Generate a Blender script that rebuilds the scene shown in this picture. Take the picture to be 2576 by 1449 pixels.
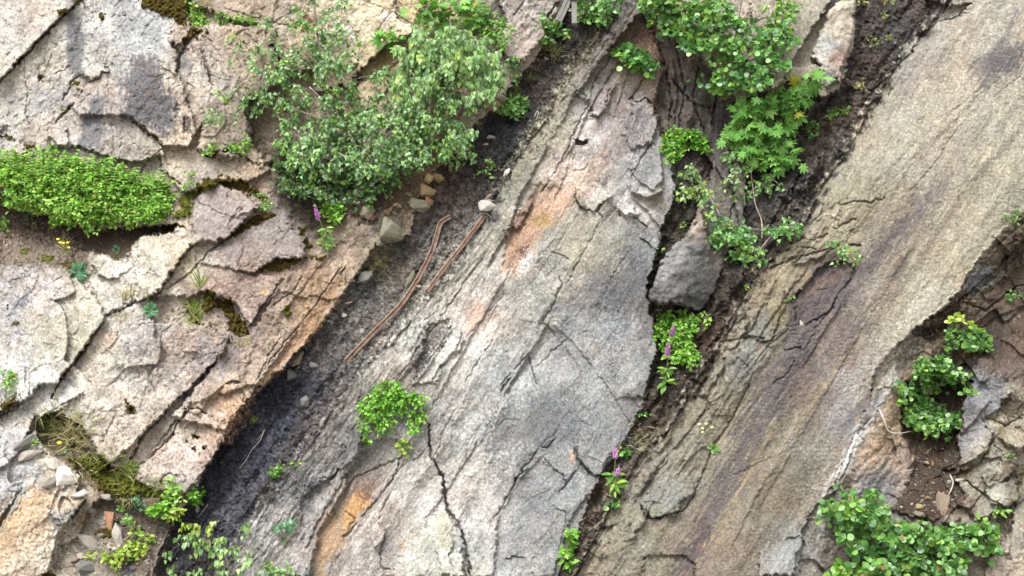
# Quarry rock face with inclined beds, soil gullies, shrubs, foxgloves and old rails
import bpy, bmesh, math, random
import numpy as np
from mathutils import Vector, Matrix

for o in list(bpy.data.objects):
    bpy.data.objects.remove(o)
scene = bpy.context.scene
COL = scene.collection
R = math.radians

# ---------------------------------------------------------------- camera, light
S = 14.0 / 2576.0          # metres per survey unit on the plane y = 0 (survey chart is 2576 x 1449 units)
CX, CY, DIST, ZC = 1288.0, 724.5, 18.0, 4.0
cam_d = bpy.data.cameras.new("camera")
cam_d.sensor_width = 36.0
cam_d.lens = 36.0 * DIST / 14.0
cam_d.clip_end = 500.0
cam = bpy.data.objects.new("camera", cam_d)
cam.location = (0, -DIST, ZC)
cam.rotation_euler = (R(90), 0, 0)
COL.objects.link(cam)
scene.camera = cam

SUN_EL, SUN_AZ = 58.0, -28.0       # azimuth of the sun seen from the face: in front and to the left
world = bpy.data.worlds.new("World")
scene.world = world
world.use_nodes = True
nt = world.node_tree
nt.nodes.clear()
wo = nt.nodes.new("ShaderNodeOutputWorld")
bg = nt.nodes.new("ShaderNodeBackground")
sky = nt.nodes.new("ShaderNodeTexSky")
sky.sky_type = 'NISHITA'
sky.sun_disc = False
sky.sun_elevation = R(SUN_EL)
sky.sun_rotation = R(180 - SUN_AZ)
sky.air_density = 1.0
sky.dust_density = 6.0
sky.ozone_density = 1.0
hsv = nt.nodes.new("ShaderNodeHueSaturation")      # overcast: a nearly white sky
hsv.inputs["Saturation"].default_value = 0.12
bg.inputs[1].default_value = 0.15
nt.links.new(sky.outputs[0], hsv.inputs["Color"])
nt.links.new(hsv.outputs[0], bg.inputs[0])
nt.links.new(bg.outputs[0], wo.inputs[0])
sun_d = bpy.data.lights.new("sun", 'SUN')
sun_d.energy = 1.3
sun_d.angle = R(20)
sun_d.color = (1.0, 0.975, 0.94)
sun = bpy.data.objects.new("sun", sun_d)
az = R(SUN_AZ)
sd = Vector((math.sin(az) * math.cos(R(SUN_EL)), -math.cos(az) * math.cos(R(SUN_EL)), math.sin(R(SUN_EL))))
sun.rotation_euler = sd.to_track_quat('Z', 'Y').to_euler()
sun.location = sd * 30
COL.objects.link(sun)
scene.view_settings.view_transform = 'Standard'
scene.view_settings.look = 'None'
scene.view_settings.exposure = 1.1
scene.view_settings.gamma = 1.0

# ---------------------------------------------------------------- helpers
def tag(o, label=None, cat=None, group=None, kind=None):
    if label: o["label"] = label
    if cat: o["category"] = cat
    if group: o["group"] = group
    if kind: o["kind"] = kind
    return o

def s2l(c):
    c = np.asarray(c, dtype=np.float64) / 255.0
    return np.where(c <= 0.04045, c / 12.92, ((c + 0.055) / 1.055) ** 2.4)

PERM = {}
def _perm(seed):
    if seed not in PERM:
        r = np.random.RandomState(seed)
        p = r.permutation(256).astype(np.int32)
        a = r.rand(256).astype(np.float32) * 6.2831853
        PERM[seed] = (np.concatenate([p, p]), np.cos(a), np.sin(a), r.rand(256).astype(np.float32))
    return PERM[seed]

def perlin(x, y, seed=0):
    p, gc, gs, _ = _perm(seed)
    xi = np.floor(x); yi = np.floor(y)
    fx = (x - xi).astype(np.float32); fy = (y - yi).astype(np.float32)
    xi = xi.astype(np.int32) & 255; yi = yi.astype(np.int32) & 255
    u = fx * fx * fx * (fx * (fx * 6 - 15) + 10); v = fy * fy * fy * (fy * (fy * 6 - 15) + 10)
    x1 = (xi + 1) & 255; y1 = (yi + 1) & 255
    def g(ix, iy, dx, dy):
        h = p[p[ix] + iy]
        return gc[h] * dx + gs[h] * dy
    n00 = g(xi, yi, fx, fy); n10 = g(x1, yi, fx - 1, fy)
    n01 = g(xi, y1, fx, fy - 1); n11 = g(x1, y1, fx - 1, fy - 1)
    a = n00 + u * (n10 - n00); b = n01 + u * (n11 - n01)
    return (a + v * (b - a)) * 1.5

def fbm(x, y, o=4, seed=0, gain=0.5):
    r = 0; a = 1.0
    for i in range(o):
        r = r + a * perlin(x, y, seed + i * 7)
        x = x * 2.03 + 11.3; y = y * 2.03 + 5.7; a *= gain
    return r

def ridged(x, y, o=4, seed=0, gain=0.5):
    r = 0; a = 1.0
    for i in range(o):
        r = r + a * (1 - np.abs(perlin(x, y, seed + i * 7)) * 2)
        x = x * 2.03 + 3.3; y = y * 2.03 + 8.7; a *= gain
    return r

def cells(x, y, seed=0):
    """Voronoi: returns id hash (0..255), offset to cell centre dx, dy, and F2-F1."""
    p, gc, gs, rv = _perm(seed)
    xi = np.floor(x).astype(np.int32); yi = np.floor(y).astype(np.int32)
    f1 = np.full(x.shape, 9.0, np.float32); f2 = f1.copy()
    hid = np.zeros(x.shape, np.int32); ox = np.zeros(x.shape, np.float32); oy = ox.copy()
    for i in (-1, 0, 1):
        for j in (-1, 0, 1):
            cx_ = xi + i; cy_ = yi + j
            h = p[p[cx_ & 255] + (cy_ & 255)]
            dx = (x - cx_ - rv[h]).astype(np.float32); dy = (y - cy_ - rv[(h * 7 + 13) & 255]).astype(np.float32)
            d = dx * dx + dy * dy
            m = d < f1
            f2 = np.where(m, f1, np.minimum(f2, d))
            f1 = np.where(m, d, f1); hid = np.where(m, h, hid)
            ox = np.where(m, dx, ox); oy = np.where(m, dy, oy)
    return hid, ox, oy, np.sqrt(f2) - np.sqrt(f1)

def lowpoly(u, v, seed):
    """angular relief: values on a skewed lattice joined by flat triangles"""
    p, _, _, rv = _perm(seed)
    u = u + 0.55 * v + 0.45 * perlin(u * .7, v * .7, seed + 1); v = v + 0.45 * perlin(u * .7 + 9, v * .7, seed + 2)
    iu = np.floor(u); iv = np.floor(v); fu = (u - iu).astype(np.float32); fv = (v - iv).astype(np.float32)
    iu = iu.astype(np.int32); iv = iv.astype(np.int32)
    def g(a, b): return rv[p[p[a & 255] + (b & 255)]]
    h00 = g(iu, iv); h10 = g(iu + 1, iv); h01 = g(iu, iv + 1); h11 = g(iu + 1, iv + 1)
    lo = h00 + (h10 - h00) * fu + (h11 - h10) * fv
    hi = h00 + (h11 - h01) * fu + (h01 - h00) * fv
    return np.where(fu > fv, lo, hi) - 0.5

def sstep(a, b, x):
    t = np.clip((x - a) / (b - a), 0, 1)
    return t * t * (3 - 2 * t)

# ---------------------------------------------------------------- survey grid (2 units inside the frame, coarser outside)
def axis(lo, hi, far):
    core = np.arange(lo - 60, hi + 62, 2.0)
    left = []; s = 3.0; v = core[0]
    while v > lo - far:
        v -= s; left.append(v); s = min(s * 1.08, 60)
    right = []; s = 3.0; v = core[-1]
    while v < hi + far:
        v += s; right.append(v); s = min(s * 1.08, 60)
    return np.array(left[::-1] + list(core) + right)
xs = axis(0, 2576, 1400); ys = axis(0, 1449, 1000)
X, Y = np.meshgrid(xs, ys)
X = X.astype(np.float32); Y = Y.astype(np.float32)
SH = X.shape
# bedding coordinates: A runs down the beds (to lower left), B across them
A = X * -0.54 + Y * 0.842
B = X * 0.842 + Y * 0.54
# warped coordinates give every traced outline an uneven, broken edge
_ta = np.abs(fbm(X / 33, Y / 27, 2, 7)) * 9 - 3; _tb = np.abs(fbm(X / 27, Y / 33, 2, 8)) * 9 - 3
WX = X + 3 * perlin(X / 50, Y / 50, 1) + _ta + 3 * perlin(X / 12, Y / 12, 2) + 2.6 * perlin(X / 5.5, Y / 5.5, 3)
WY = Y + 3 * perlin(X / 50, Y / 50, 4) + _tb + 3 * perlin(X / 12, Y / 12, 5) + 2.6 * perlin(X / 5.5, Y / 5.5, 6)
H = np.zeros(SH, np.float32)       # metres out of the leaning plane, towards the viewer

def T(i, j, pts):
    """chart tile coordinates (tile i, j read at three times scale) -> chart units"""
    return [(858.667 * i + p[0] / 3.0, 483.0 * j + p[1] / 3.0) for p in pts]

def box(pts, m):
    a = np.array([p[:2] for p in pts], float)
    i0 = np.searchsorted(xs, a[:, 0].min() - m); i1 = np.searchsorted(xs, a[:, 0].max() + m)
    j0 = np.searchsorted(ys, a[:, 1].min() - m); j1 = np.searchsorted(ys, a[:, 1].max() + m)
    return slice(max(j0, 0), max(j1, 1)), slice(max(i0, 0), max(i1, 1))

def segdist(px, py, pts, closed):
    d = np.full(px.shape, 1e9, np.float32); t_all = np.zeros(px.shape, np.float32)
    n = len(pts)
    for k in range(n if closed else n - 1):
        ax, ay = pts[k][:2]; bx, by = pts[(k + 1) % n][:2]
        vx, vy = bx - ax, by - ay
        L = vx * vx + vy * vy + 1e-9
        t = np.clip(((px - ax) * vx + (py - ay) * vy) / L, 0, 1)
        dd = (px - ax - t * vx) ** 2 + (py - ay - t * vy) ** 2
        m = dd < d
        d = np.where(m, dd, d); t_all = np.where(m, (k + t) / max(1, n - 1), t_all)
    return np.sqrt(d), t_all

def inside(px, py, pts):
    c = np.zeros(px.shape, bool); n = len(pts)
    for k in range(n):
        ax, ay = pts[k][:2]; bx, by = pts[(k + 1) % n][:2]
        if ay == by: continue
        m = ((ay > py) != (by > py)) & (px < (bx - ax) * (py - ay) / (by - ay) + ax)
        c ^= m
    return c

def sdf(pts, m=20, warp=1.0):
    sl = box(pts, m + 14)
    px = X[sl] + (WX[sl] - X[sl]) * warp; py = Y[sl] + (WY[sl] - Y[sl]) * warp
    d, _ = segdist(px, py, pts, True)
    return sl, np.where(inside(px, py, pts), d, -d)

def block(pts, h, gx=0, gy=0, e=4, warp=1.0):
    """raise (or sink) a traced block with its own tilt; the edges are steep steps"""
    sl, d = sdf(pts, e, warp)
    a = np.array(pts); cx_, cy_ = a[:, 0].mean(), a[:, 1].mean()
    H[sl] += sstep(-e * .5, e * .5, d) * (h + (gx * (X[sl] - cx_) + gy * (Y[sl] - cy_)) * S)

def crack(pts, w=4, depth=0.12, warp=0.65):
    w = 1.1 + w * 0.5; depth = depth * 0.65
    sl = box(pts, w + 14)
    px = X[sl] + (WX[sl] - X[sl]) * warp; py = Y[sl] + (WY[sl] - Y[sl]) * warp
    d, t = segdist(px, py, pts, False)
    ww = w * (0.35 + 0.65 * np.sqrt(np.clip(4 * t * (1 - t), 0, 1))) * (1 + 0.5 * perlin(X[sl] / 17, Y[sl] / 17, 77))
    H[sl] -= depth * sstep(1.0, 0.25, d / np.maximum(ww, 0.3))

def hole(x, y, r, depth=0.15, ry=None):
    pts = [(x - r, y - r), (x + r, y + r)]
    sl = box(pts, r)
    d = np.sqrt(((WX[sl] - x) / r) ** 2 + ((WY[sl] - y) / (ry or r)) ** 2)
    H[sl] -= depth * sstep(1.0, 0.5, d)

# ---------------------------------------------------------------- the units of the face
P_GULLY1 = [(1560,-1300),(1560,30),(1545,60),(1470,150),(1415,210),(1385,290),(1335,350),(1300,400),(1262,455),(1232,530),(1195,590),
            (1140,680),(1095,735),(1035,800),(970,880),(905,945),(850,1010),(795,1085),(740,1165),(680,1250),(620,1330),(560,1449),(100,2600),
            (-500,2600),(385,1449),(400,1385),(440,1300),(490,1232),(556,1115),(600,1045),(650,985),(715,922),(795,835),(880,722),(925,650),(945,610),
            (965,612),(1030,590),(1045,520),(1085,440),(1135,395),(1190,320),(1262,240),(1330,165),(1380,90),(1420,30),(1425,-1300)]
P_GULLY2 = T(2,0,[(1310,-3000),(1310,20),(1290,330),(1240,470),(1200,640),(1160,700),(1100,700),(1050,740),(960,560),(400,760),(0,300)]) + \
           [(1715,60),(1690,-20),(1610,30),(1640,85),(1665,175),(1640,250),(1655,325),(1685,400),(1700,470),(1668,560),(1648,640),(1625,720),
            (1640,800),(1650,890),(1600,1050),(1535,1160),(1490,1222),(1455,1330),(1400,1449),(1000,2500),(1000,2600),(1300,2600),
            (1445,1449),(1500,1345),(1545,1250),(1610,1150),(1695,1060),(1750,960),(1800,880),(1850,800),(1905,695),(1970,620),(2035,540),
            (2065,470),(2125,390),(2175,300),(2235,200),(2275,115),(2330,70),(2370,20),(2400,-20),(3100,-1300)]
P_CORNER = [(2640,470),(2576,528),(2500,600),(2440,680),(2398,752),(2352,790),(2290,838),(2240,880),(2195,950),(2190,1000),(2150,1100),(2120,1200),
            (2060,1260),(2020,1330),(2010,1449),(1900,2600),(4200,2600),(4200,-900),(3600,-600)]
P_RIDGE = [(1560,-1300),(1560,30),(1545,60),(1470,150),(1415,210),(1385,290),(1335,350),(1300,400),(1262,455),(1232,530),(1195,590),
            (1140,680),(1095,735),(1035,800),(970,880),(905,945),(850,1010),(795,1085),(740,1165),(680,1250),(620,1330),(560,1449),(100,2600),
            (1000,2600),(1400,1449),(1455,1330),(1490,1222),(1535,1160),(1600,1050),(1650,890),(1640,800),(1625,720),(1648,640),(1668,560),(1700,470),
            (1685,400),(1655,325),(1640,250),(1665,175),(1640,85),(1610,30),(1700,-20),(2000,-1300)]
def full(pts, warp=1.0):
    px = X + (WX - X) * warp; py = Y + (WY - Y) * warp
    d, _ = segdist(px, py, pts, True)
    return np.where(inside(px, py, pts), d, -d)
D1 = full(P_GULLY1); D2 = full(P_GULLY2); DR = full(P_RIDGE); DC = full(P_CORNER)
LAB = np.zeros(SH, np.int8)        # 0 left cliff
P_WALL = [(1560,-400),(2100,-400),(1990,-60),(1960,100),(1900,250),(1875,400),(1872,560),(1830,640),(1780,640),(1760,520),(1795,420),(1760,340),(1690,330),(1640,330),(1610,100)]
DW = full(P_WALL)
LAB[(B > 1690) & (D2 < 0) & (DR < 0)] = 4
LAB[(X > 1750) & (D2 < 0) & (DR < 0) & (Y > 1000)] = 4
LAB[DR > 0] = 2
LAB[D1 > 0] = 1
LAB[D2 > 0] = 3
LAB[(DC > 0) & (D2 <= 0)] = 5
LAB[(D2 > 0) & (DW > 0)] = 6

# broad form ---------------------------------------------------
cliff = (LAB == 0)
H += 0.25 * fbm(X / 520, Y / 520, 2, 21)
G1L = [(1425,-1300),(1420,30),(1380,90),(1330,165),(1262,240),(1190,320),(1135,395),(1085,440),(1045,520),(1030,590),(965,612),(945,610),(925,650),(880,722),(795,835),(715,922),(650,985),(600,1045),(556,1115),(490,1232),(440,1300),(400,1385),(385,1449),(-500,2600)]
G1R = [(1560,-1300),(1560,30),(1545,60),(1470,150),(1415,210),(1385,290),(1335,350),(1300,400),(1262,455),(1232,530),(1195,590),(1140,680),(1095,735),(1035,800),(970,880),(905,945),(850,1010),(795,1085),(740,1165),(680,1250),(620,1330),(560,1449),(100,2600)]
G2R = [(3100,-1300),(2400,-20),(2370,20),(2330,70),(2275,115),(2235,200),(2175,300),(2125,390),(2065,470),(2035,540),(1970,620),(1905,695),(1850,800),(1800,880),(1750,960),(1695,1060),(1610,1150),(1545,1250),(1500,1345),(1445,1449),(1300,2600)]
g1l, _ = segdist(WX, WY, G1L, False); g1r, _ = segdist(WX, WY, G1R, False); g2r, _ = segdist(WX, WY, G2R, False)
H += np.where(D1 > 0, -(0.10 + 0.08 * sstep(900, 1250, Y)) * sstep(0, 14, g1l) * sstep(-40, 120, g1r) - 0.10 * sstep(10, 70, g1l) * sstep(0, 120, g1r) - 0.10 * sstep(20, 160, g1r), 0)
H += np.where(D2 > 0, -(0.24 * sstep(0, 16, D2) * sstep(-25, 140, g2r)) - 0.10 * sstep(30, 160, g2r), 0)
# corner bay beyond the slab
H += np.where(DC > 0, sstep(980, 830, Y) * (-0.05 * sstep(0, 6, DC) - 0.06 * sstep(14, 20, DC + 6 * perlin(X/30,Y/30,98)) - 0.06 * sstep(34, 42, DC + 8 * perlin(X/30,Y/30,99))) - 0.12 * sstep(40, 110, DC), 0)
# slab: nearly plane, swelling slightly; left edge thins out towards the gully
H += np.where(LAB == 4, 0.05 - 0.12 * sstep(90, 0, g2r), 0)

# procedural relief by unit ------------------------------------
def facets(sa, sb, seed, off, tilt, ca=0.0):
    hid, ox, oy, e = cells(A / sa + 0.35 * perlin(X / 90, Y / 90, seed + 3), B / sb + 0.35 * perlin(X / 90, Y / 90, seed + 4), seed)
    _, gc, gs, rv = _perm(seed + 1)
    v = (rv[hid] - 0.5) * off + tilt * (gc[hid] * ox * sa + gs[hid] * oy * sb) * S
    if ca:
        v = v - ca * sstep(0.10, 0.02, e) * (rv[(hid * 3 + 7) & 255] > 0.35)
    return v
w_cl = sstep(0, 14, -D1) * cliff
w_rg = (LAB == 2).astype(np.float32)
w_sl = (LAB == 4).astype(np.float32)
w_co = (LAB == 5).astype(np.float32)
w_g1 = (LAB == 1).astype(np.float32)
w_g2 = (LAB == 3).astype(np.float32)
w_wl = (LAB == 6).astype(np.float32)
nz1 = fbm(X / 60, Y / 60, 6, 31, 0.55)
H += (w_cl + w_rg * 0.5 + w_co) * 0.016 * nz1
LPW = lambda a, b, sd: lowpoly(A / a, B / b, sd)
H += w_cl * (0.10 * LPW(230, 110, 601) + 0.055 * LPW(95, 52, 602) * (0.4 + 0.6 * sstep(300, 700, Y)) + 0.028 * LPW(42, 26, 603) + 0.013 * LPW(18, 12, 604) + 0.006 * LPW(8, 6, 605))
H += w_co * (0.09 * LPW(150, 70, 606) + 0.05 * LPW(60, 40, 607) + 0.025 * LPW(26, 18, 608) + 0.010 * LPW(11, 8, 609))
H += w_rg * (0.08 * LPW(260, 60, 611) + 0.03 * LPW(100, 26, 612) + 0.012 * LPW(36, 14, 613) + 0.006 * LPW(12, 7, 614))
H += w_wl * (0.16 + 0.20 * lowpoly(X / 60, Y / 130, 618) + 0.10 * lowpoly(X / 26, Y / 60, 619) + 0.02 * lowpoly(X / 13, Y / 18, 620) + 0.01 * fbm(X / 9, Y / 14, 3, 621))
H += w_cl * sstep(660, 760, X) * sstep(430, 460, Y) * sstep(640, 600, Y) * (0.10 * LPW(60, 50, 622) + 0.05 * LPW(26, 22, 623) - 0.05)
H += w_sl * (0.012 * LPW(120, 50, 615) + 0.006 * LPW(40, 20, 616) + 0.004 * LPW(14, 9, 617))
hf = fbm(X / 9, Y / 9, 3, 41, 0.6)
H += (w_cl * 0.8 + w_rg * 0.5 + w_co * 0.8 + w_sl * 0.25) * 0.0075 * hf
low_cl = sstep(500, 900, Y) * 0.8 + 0.25
H += w_cl * (facets(190, 120, 51, 0.03, 0.10, 0.0) * low_cl + facets(62, 44, 55, 0.006, 0.06, 0.0) * (0.25 + 0.75 * sstep(-0.2, 0.4, fbm(X / 200, Y / 200, 2, 56))) + facets(22, 18, 58, 0.006, 0.16))
# ridge: thin beds, stepped along A, on its left flank; smooth on the right
lam = sstep(0.15, 0.75, (np.clip((1240 - (B - 0)) / 520 + 1.2, 0, 1)) )
edgeB = B - (1180)
flank = sstep(420, 60, B - 1080) * w_rg
def terr(v, k):
    f = np.floor(v); t = v - f
    return f + sstep(0.5 - k, 0.5 + k, t)
tb = B / 26 + 1.6 * fbm(A / 260, B / 90, 3, 61) + 0.35 * fbm(X / 20, Y / 20, 2, 62)
H += w_rg * flank * (0.05 * (terr(tb, 0.12) - tb) )
tb2 = B / 9 + 1.8 * fbm(A / 170, B / 60, 3, 63) + 0.25 * perlin(X / 12, Y / 12, 64)
H += w_rg * (flank * 0.9 + 0.12) * 0.022 * (terr(tb2, 0.15) - tb2) * sstep(-0.3, 0.3, fbm(A / 150, B / 60, 2, 65))
H += w_rg * (0.02 * fbm(A / 240, B / 70, 4, 66) + facets(150, 60, 67, 0.01, 0.05) * (0.3 + 0.7 * flank) + facets(40, 22, 69, 0.008, 0.12) * (0.25 + 0.75 * flank))
# thin, broken natural cracks and chipped creases
def hair(sa, sb, seed, wd, thr=0.0, aniso=True):
    u, v = (A, B) if aniso else (X, Y)
    jx = 0.10 * perlin(X / 9, Y / 9, seed + 5)
    p = np.abs(perlin(u / sa + jx, v / sb + jx, seed)); m = sstep(thr, thr + .25, perlin(u / (sa * 1.3), v / (sb * 1.3), seed + 1))
    return sstep(wd, 0.0, p) * m
rock_w = w_cl + w_rg + w_co
H -= 0.020 * w_cl * (hair(190, 60, 501, .03) + hair(60, 120, 503, .025, .1)) + 0.010 * (w_cl + w_co) * (hair(40, 26, 505, .09) + hair(24, 30, 507, .1, .1, False))
H -= w_rg * (0.016 * hair(300, 30, 509, .06, .05) + 0.012 * hair(60, 14, 511, .16, .1) + 0.005 * hair(50, 60, 513, .03, .2, False))
H -= w_sl * (0.010 * hair(400, 45, 515, .03, .05) + 0.004 * hair(34, 90, 517, .04, .15))
H -= (w_cl + w_co) * (0.016 * np.abs(perlin(A / 30, B / 17, 521)) + 0.010 * np.abs(perlin(X / 12, Y / 10, 522)) + 0.006 * np.abs(perlin(X / 5.5, Y / 5, 523)))
fl2 = 0.12 + 0.88 * sstep(500, 200, B - 1080 + 120 * perlin(X / 150, Y / 150, 530)) * sstep(420, 760, Y)
H -= w_rg * (0.022 * fl2 * np.abs(perlin(A / 60, B / 13, 524)) + 0.011 * fl2 * np.abs(perlin(A / 26, B / 7, 525)) + 0.006 * (1 - fl2) * np.abs(perlin(X / 13, Y / 11, 532)) + 0.004 * np.abs(perlin(X / 5, Y / 5, 526)))
cr_sl = perlin((X + Y * .3) / 34 + .4 * perlin(X / 30, Y / 30, 536), (Y - X * .12) / 9, 535)
H -= w_sl * 0.008 * sstep(.12, 0, np.abs(cr_sl)) * sstep(-.1, .4, fbm(X / 120, Y / 120, 3, 537))
H -= w_sl * (0.004 * np.abs(fbm(A / 70, B / 22, 3, 527)) + 0.005 * np.abs(perlin((X + Y * .35) / 16, Y / 6, 528)) + 0.0025 * np.abs(perlin(X / 5, Y / 4, 529)))
# slab: fine ripple, long bed-parallel steps, broken flags on its left margin
H += w_sl * (0.05 * fbm(A / 500, B / 110, 3, 71) + 0.008 * fbm(A / 120, B / 26, 4, 72) + 0.006 * ridged(X / 26, Y / 11, 3, 73))
mar = w_sl * sstep(190, 40, -D2 + 60 * perlin(X / 120, Y / 120, 74)) * sstep(380, 560, Y)
tb3 = B / 30 + 1.2 * fbm(A / 160, B / 60, 3, 75)
H += mar * (0.06 * (terr(tb3, 0.1) - tb3) + facets(95, 46, 76, 0.035, 0.12, 0.0) + facets(34, 22, 78, 0.01, 0.14))
H += w_co * (facets(110, 70, 81, 0.04, 0.18, 0.0) + facets(40, 28, 83, 0.012, 0.18))
# soil: clods, crumbs, rills
clod = np.clip(ridged(X / 26, Y / 26, 3, 91, 0.6) - 0.6, 0, 2)
crumb = perlin(X / 5.5, Y / 5.5, 92) + 0.6 * perlin(X / 3.0, Y / 3.0, 93)
rill = fbm(A / 240, B / 24, 3, 94)
H += w_g1 * (0.07 * lowpoly(A / 60, B / 26, 631) + 0.035 * lowpoly(A / 24, B / 13, 632) + 0.015 * lowpoly(A / 11, B / 7, 633))
H += w_g2 * (0.05 * lowpoly(A / 70, B / 20, 634) + 0.02 * lowpoly(A / 24, B / 9, 635))
H += w_g1 * (0.05 * rill + 0.03 * fbm(X / 40, Y / 40, 5, 95, .6) + 0.016 * crumb - 0.02 * np.abs(perlin(X / 11, Y / 11, 97)) + 0.02 * clod)
H += w_g2 * (0.07 * rill + 0.05 * fbm(X / 45, Y / 45, 4, 96) + 0.018 * crumb + 0.03 * clod)
# ---------------------------------------------------------------- traced blocks and cracks of the left cliff
t00 = lambda p: T(0, 0, p)
t10 = lambda p: T(1, 0, p)
t20 = lambda p: T(2, 0, p)
t01 = lambda p: T(0, 1, p)
t11 = lambda p: T(1, 1, p)
t21 = lambda p: T(2, 1, p)
t02 = lambda p: T(0, 2, p)
t12 = lambda p: T(1, 2, p)
t22 = lambda p: T(2, 2, p)
block(t00([(-900,-900),(560,-900),(560,50),(400,190),(280,310),(190,410),(60,540),(-30,630),(-900,700)]), 0.10, 0.05, 0.12)
block(t00([(1160,340),(1000,420),(920,430),(870,465),(820,545),(640,650),(570,740),(540,810),(590,865),(980,870),(1110,990),(1240,1090),(1420,1100),(1480,1000),(1410,740),(1340,550),(1180,470)]), 0.16, 0.05, 0.16, 5)
block(t00([(590,865),(380,960),(350,1040),(380,1100),(600,1110),(1000,1230),(1240,1160),(1210,1080),(1110,1010),(980,875)]), 0.10, 0.0, 0.25, 5)
block(t00([(1160,340),(1240,200),(1290,330),(1340,420),(1325,550),(1180,470)]), 0.10, 0.2, 0.1, 4)
block(t00([(1290,200),(1440,170),(1400,290),(1340,345),(1270,300)]), 0.12, -0.3, 0.2, 4)
block(t00([(620,465),(690,445),(800,490),(825,535),(720,590),(600,555)]), 0.10, 0.15, 0.35, 4)
block(t00([(380,965),(420,910),(500,950),(525,1080),(470,1095),(375,1060)]), 0.09, 0.1, 0.2, 4)
block(t00([(10,1090),(90,1070),(190,1080),(180,1160),(60,1180)]), 0.07, 0.1, 0.3, 4)
block(t00([(1350,350),(1430,320),(1520,440),(1560,560),(1590,640),(1560,900),(1480,990),(1400,740),(1340,560)]), 0.08, 0.25, 0.05, 5)
block(t00([(1420,1100),(1480,1130),(1600,1190),(1690,1140),(1870,1190),(2040,1260),(1980,1310),(1880,1370),(1700,1360),(1480,1440),(1380,1440),(1280,1330),(1230,1290),(1200,1120),(1250,1090)]), 0.12, 0.0, 0.2, 6)
# rounded wall that turns away behind the birch
block(t00([(1560,180),(1980,180),(2040,330),(2105,460),(2100,560),(1860,800),(1910,960),(1890,1100),(2050,1200),(2030,1270),(1860,1190),(1600,1180),(1480,1130),(1560,900),(1600,620),(1500,300)]), 0.14, -0.22, 0.05, 9)
block(t00([(1860,790),(2200,560),(2700,480),(2700,1500),(2060,1300),(1900,1080)]), -0.35, 0.0, -0.25, 18)
block(t10([(-300,-600),(330,-600),(420,130),(600,240),(400,300),(200,470),(60,640),(-200,700)]), 0.15, 0.1, 0.1, 6)
block(t10([(400,300),(560,330),(440,420),(320,520),(150,620),(100,600),(220,470)]), -0.10, 0.3, 0.1, 5)
block(t10([(960,-600),(1700,-600),(1640,90),(1560,170),(1530,260),(1390,460),(1240,420),(1200,300),(1250,150)]), 0.28, -0.18, 0.05, 5)
block(t00([(1390,0),(1700,130),(1860,160),(1960,190),(1600,200),(1450,200)]), -0.22, 0, 0, 8)
for c_, w, d in [
    ([(560,50),(480,110),(400,190),(340,250),(280,310),(230,370),(190,410),(130,470),(60,540),(0,615),(-150,760)], 8, .30),
    ([(190,420),(180,520),(190,640),(215,680),(200,760),(195,880),(230,940)], 3, .05),
    ([(350,430),(340,470),(290,500),(290,560),(320,600)], 3.5, .05),
    ([(410,550),(480,530),(530,495)], 3, .05),
    ([(610,555),(540,620),(540,665),(500,700),(465,760)], 5, .10),
    ([(620,690),(560,780),(500,840),(440,900),(420,930)], 7, .14),
    ([(1340,550),(1345,480),(1365,410),(1410,320),(1500,240)], 6, .15),
    ([(1420,320),(1480,400),(1520,450),(1530,520),(1590,600)], 3.5, .05),
    ([(1500,260),(1600,310),(1650,400),(1680,470)], 3, .04),
    ([(1350,560),(1410,640),(1405,740),(1440,830),(1490,910),(1540,1000)], 3, .03),
    ([(1000,910),(1060,970),(1110,1000),(1180,1040),(1240,1080)], 5, .12),
    ([(760,860),(900,900),(1000,970)], 2.5, .03),
    ([(1200,1130),(1220,1280),(1280,1330),(1370,1385)], 4, .08),
    ([(1220,1120),(1130,1200),(1060,1300),(1020,1330)], 3.5, .06),
    ([(1480,1135),(1560,1170),(1600,1190),(1650,1150),(1740,1140),(1860,1190),(1910,1240)], 5, .14),
    ([(1690,1240),(1760,1200)], 2.5, .05), ([(1700,1240),(1840,1320)], 2, .03), ([(1690,1240),(1640,1200)], 2, .03),
    ([(2050,330),(2110,450),(2095,570)], 6, .2), ([(1820,780),(1870,900),(1915,980),(1900,1070)], 5, .15),
    ([(1740,290),(1810,240),(1880,200)], 3, .05), ([(1960,340),(1900,300),(1850,240)], 2.5, .04),
    ([(360,980),(375,1060),(395,1110)], 4, .10), ([(780,1140),(900,1100),(1010,1150)], 2, .02),
    ([(230,940),(250,880),(330,840)], 2.5, .03), ([(960,690),(1060,720),(1200,660)], 2, .02)]:
    crack(t00(c_), w, d)
for c_, w, d in [
    ([(380,80),(330,150),(250,250)], 3, .05), ([(430,-20),(380,80),(500,160),(600,240)], 4, .08),
    ([(400,300),(290,400),(200,480),(110,580),(60,640)], 7, .18), ([(540,350),(440,440),(330,560)], 4, .07),
    ([(1640,10),(1580,90),(1530,150)], 6, .2), ([(1390,0),(1340,60),(1300,110)], 4, .10), ([(1360,180),(1390,230)], 3, .05),
    ([(1700,10),(1640,90)], 4, .14), ([(0,-60),(200,20),(330,60)], 3, .05),
    ([(1210,320),(1230,420),(1290,500)], 4, .08)]:
    crack(t10(c_), w, d)
crack([(560,20),(700,60),(800,90),(870,80)], 3, .05)
hole(102, 196, 9, .12); hole(466, 315, 12, .10, 26); hole(12, 330, 14, .08)
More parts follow.
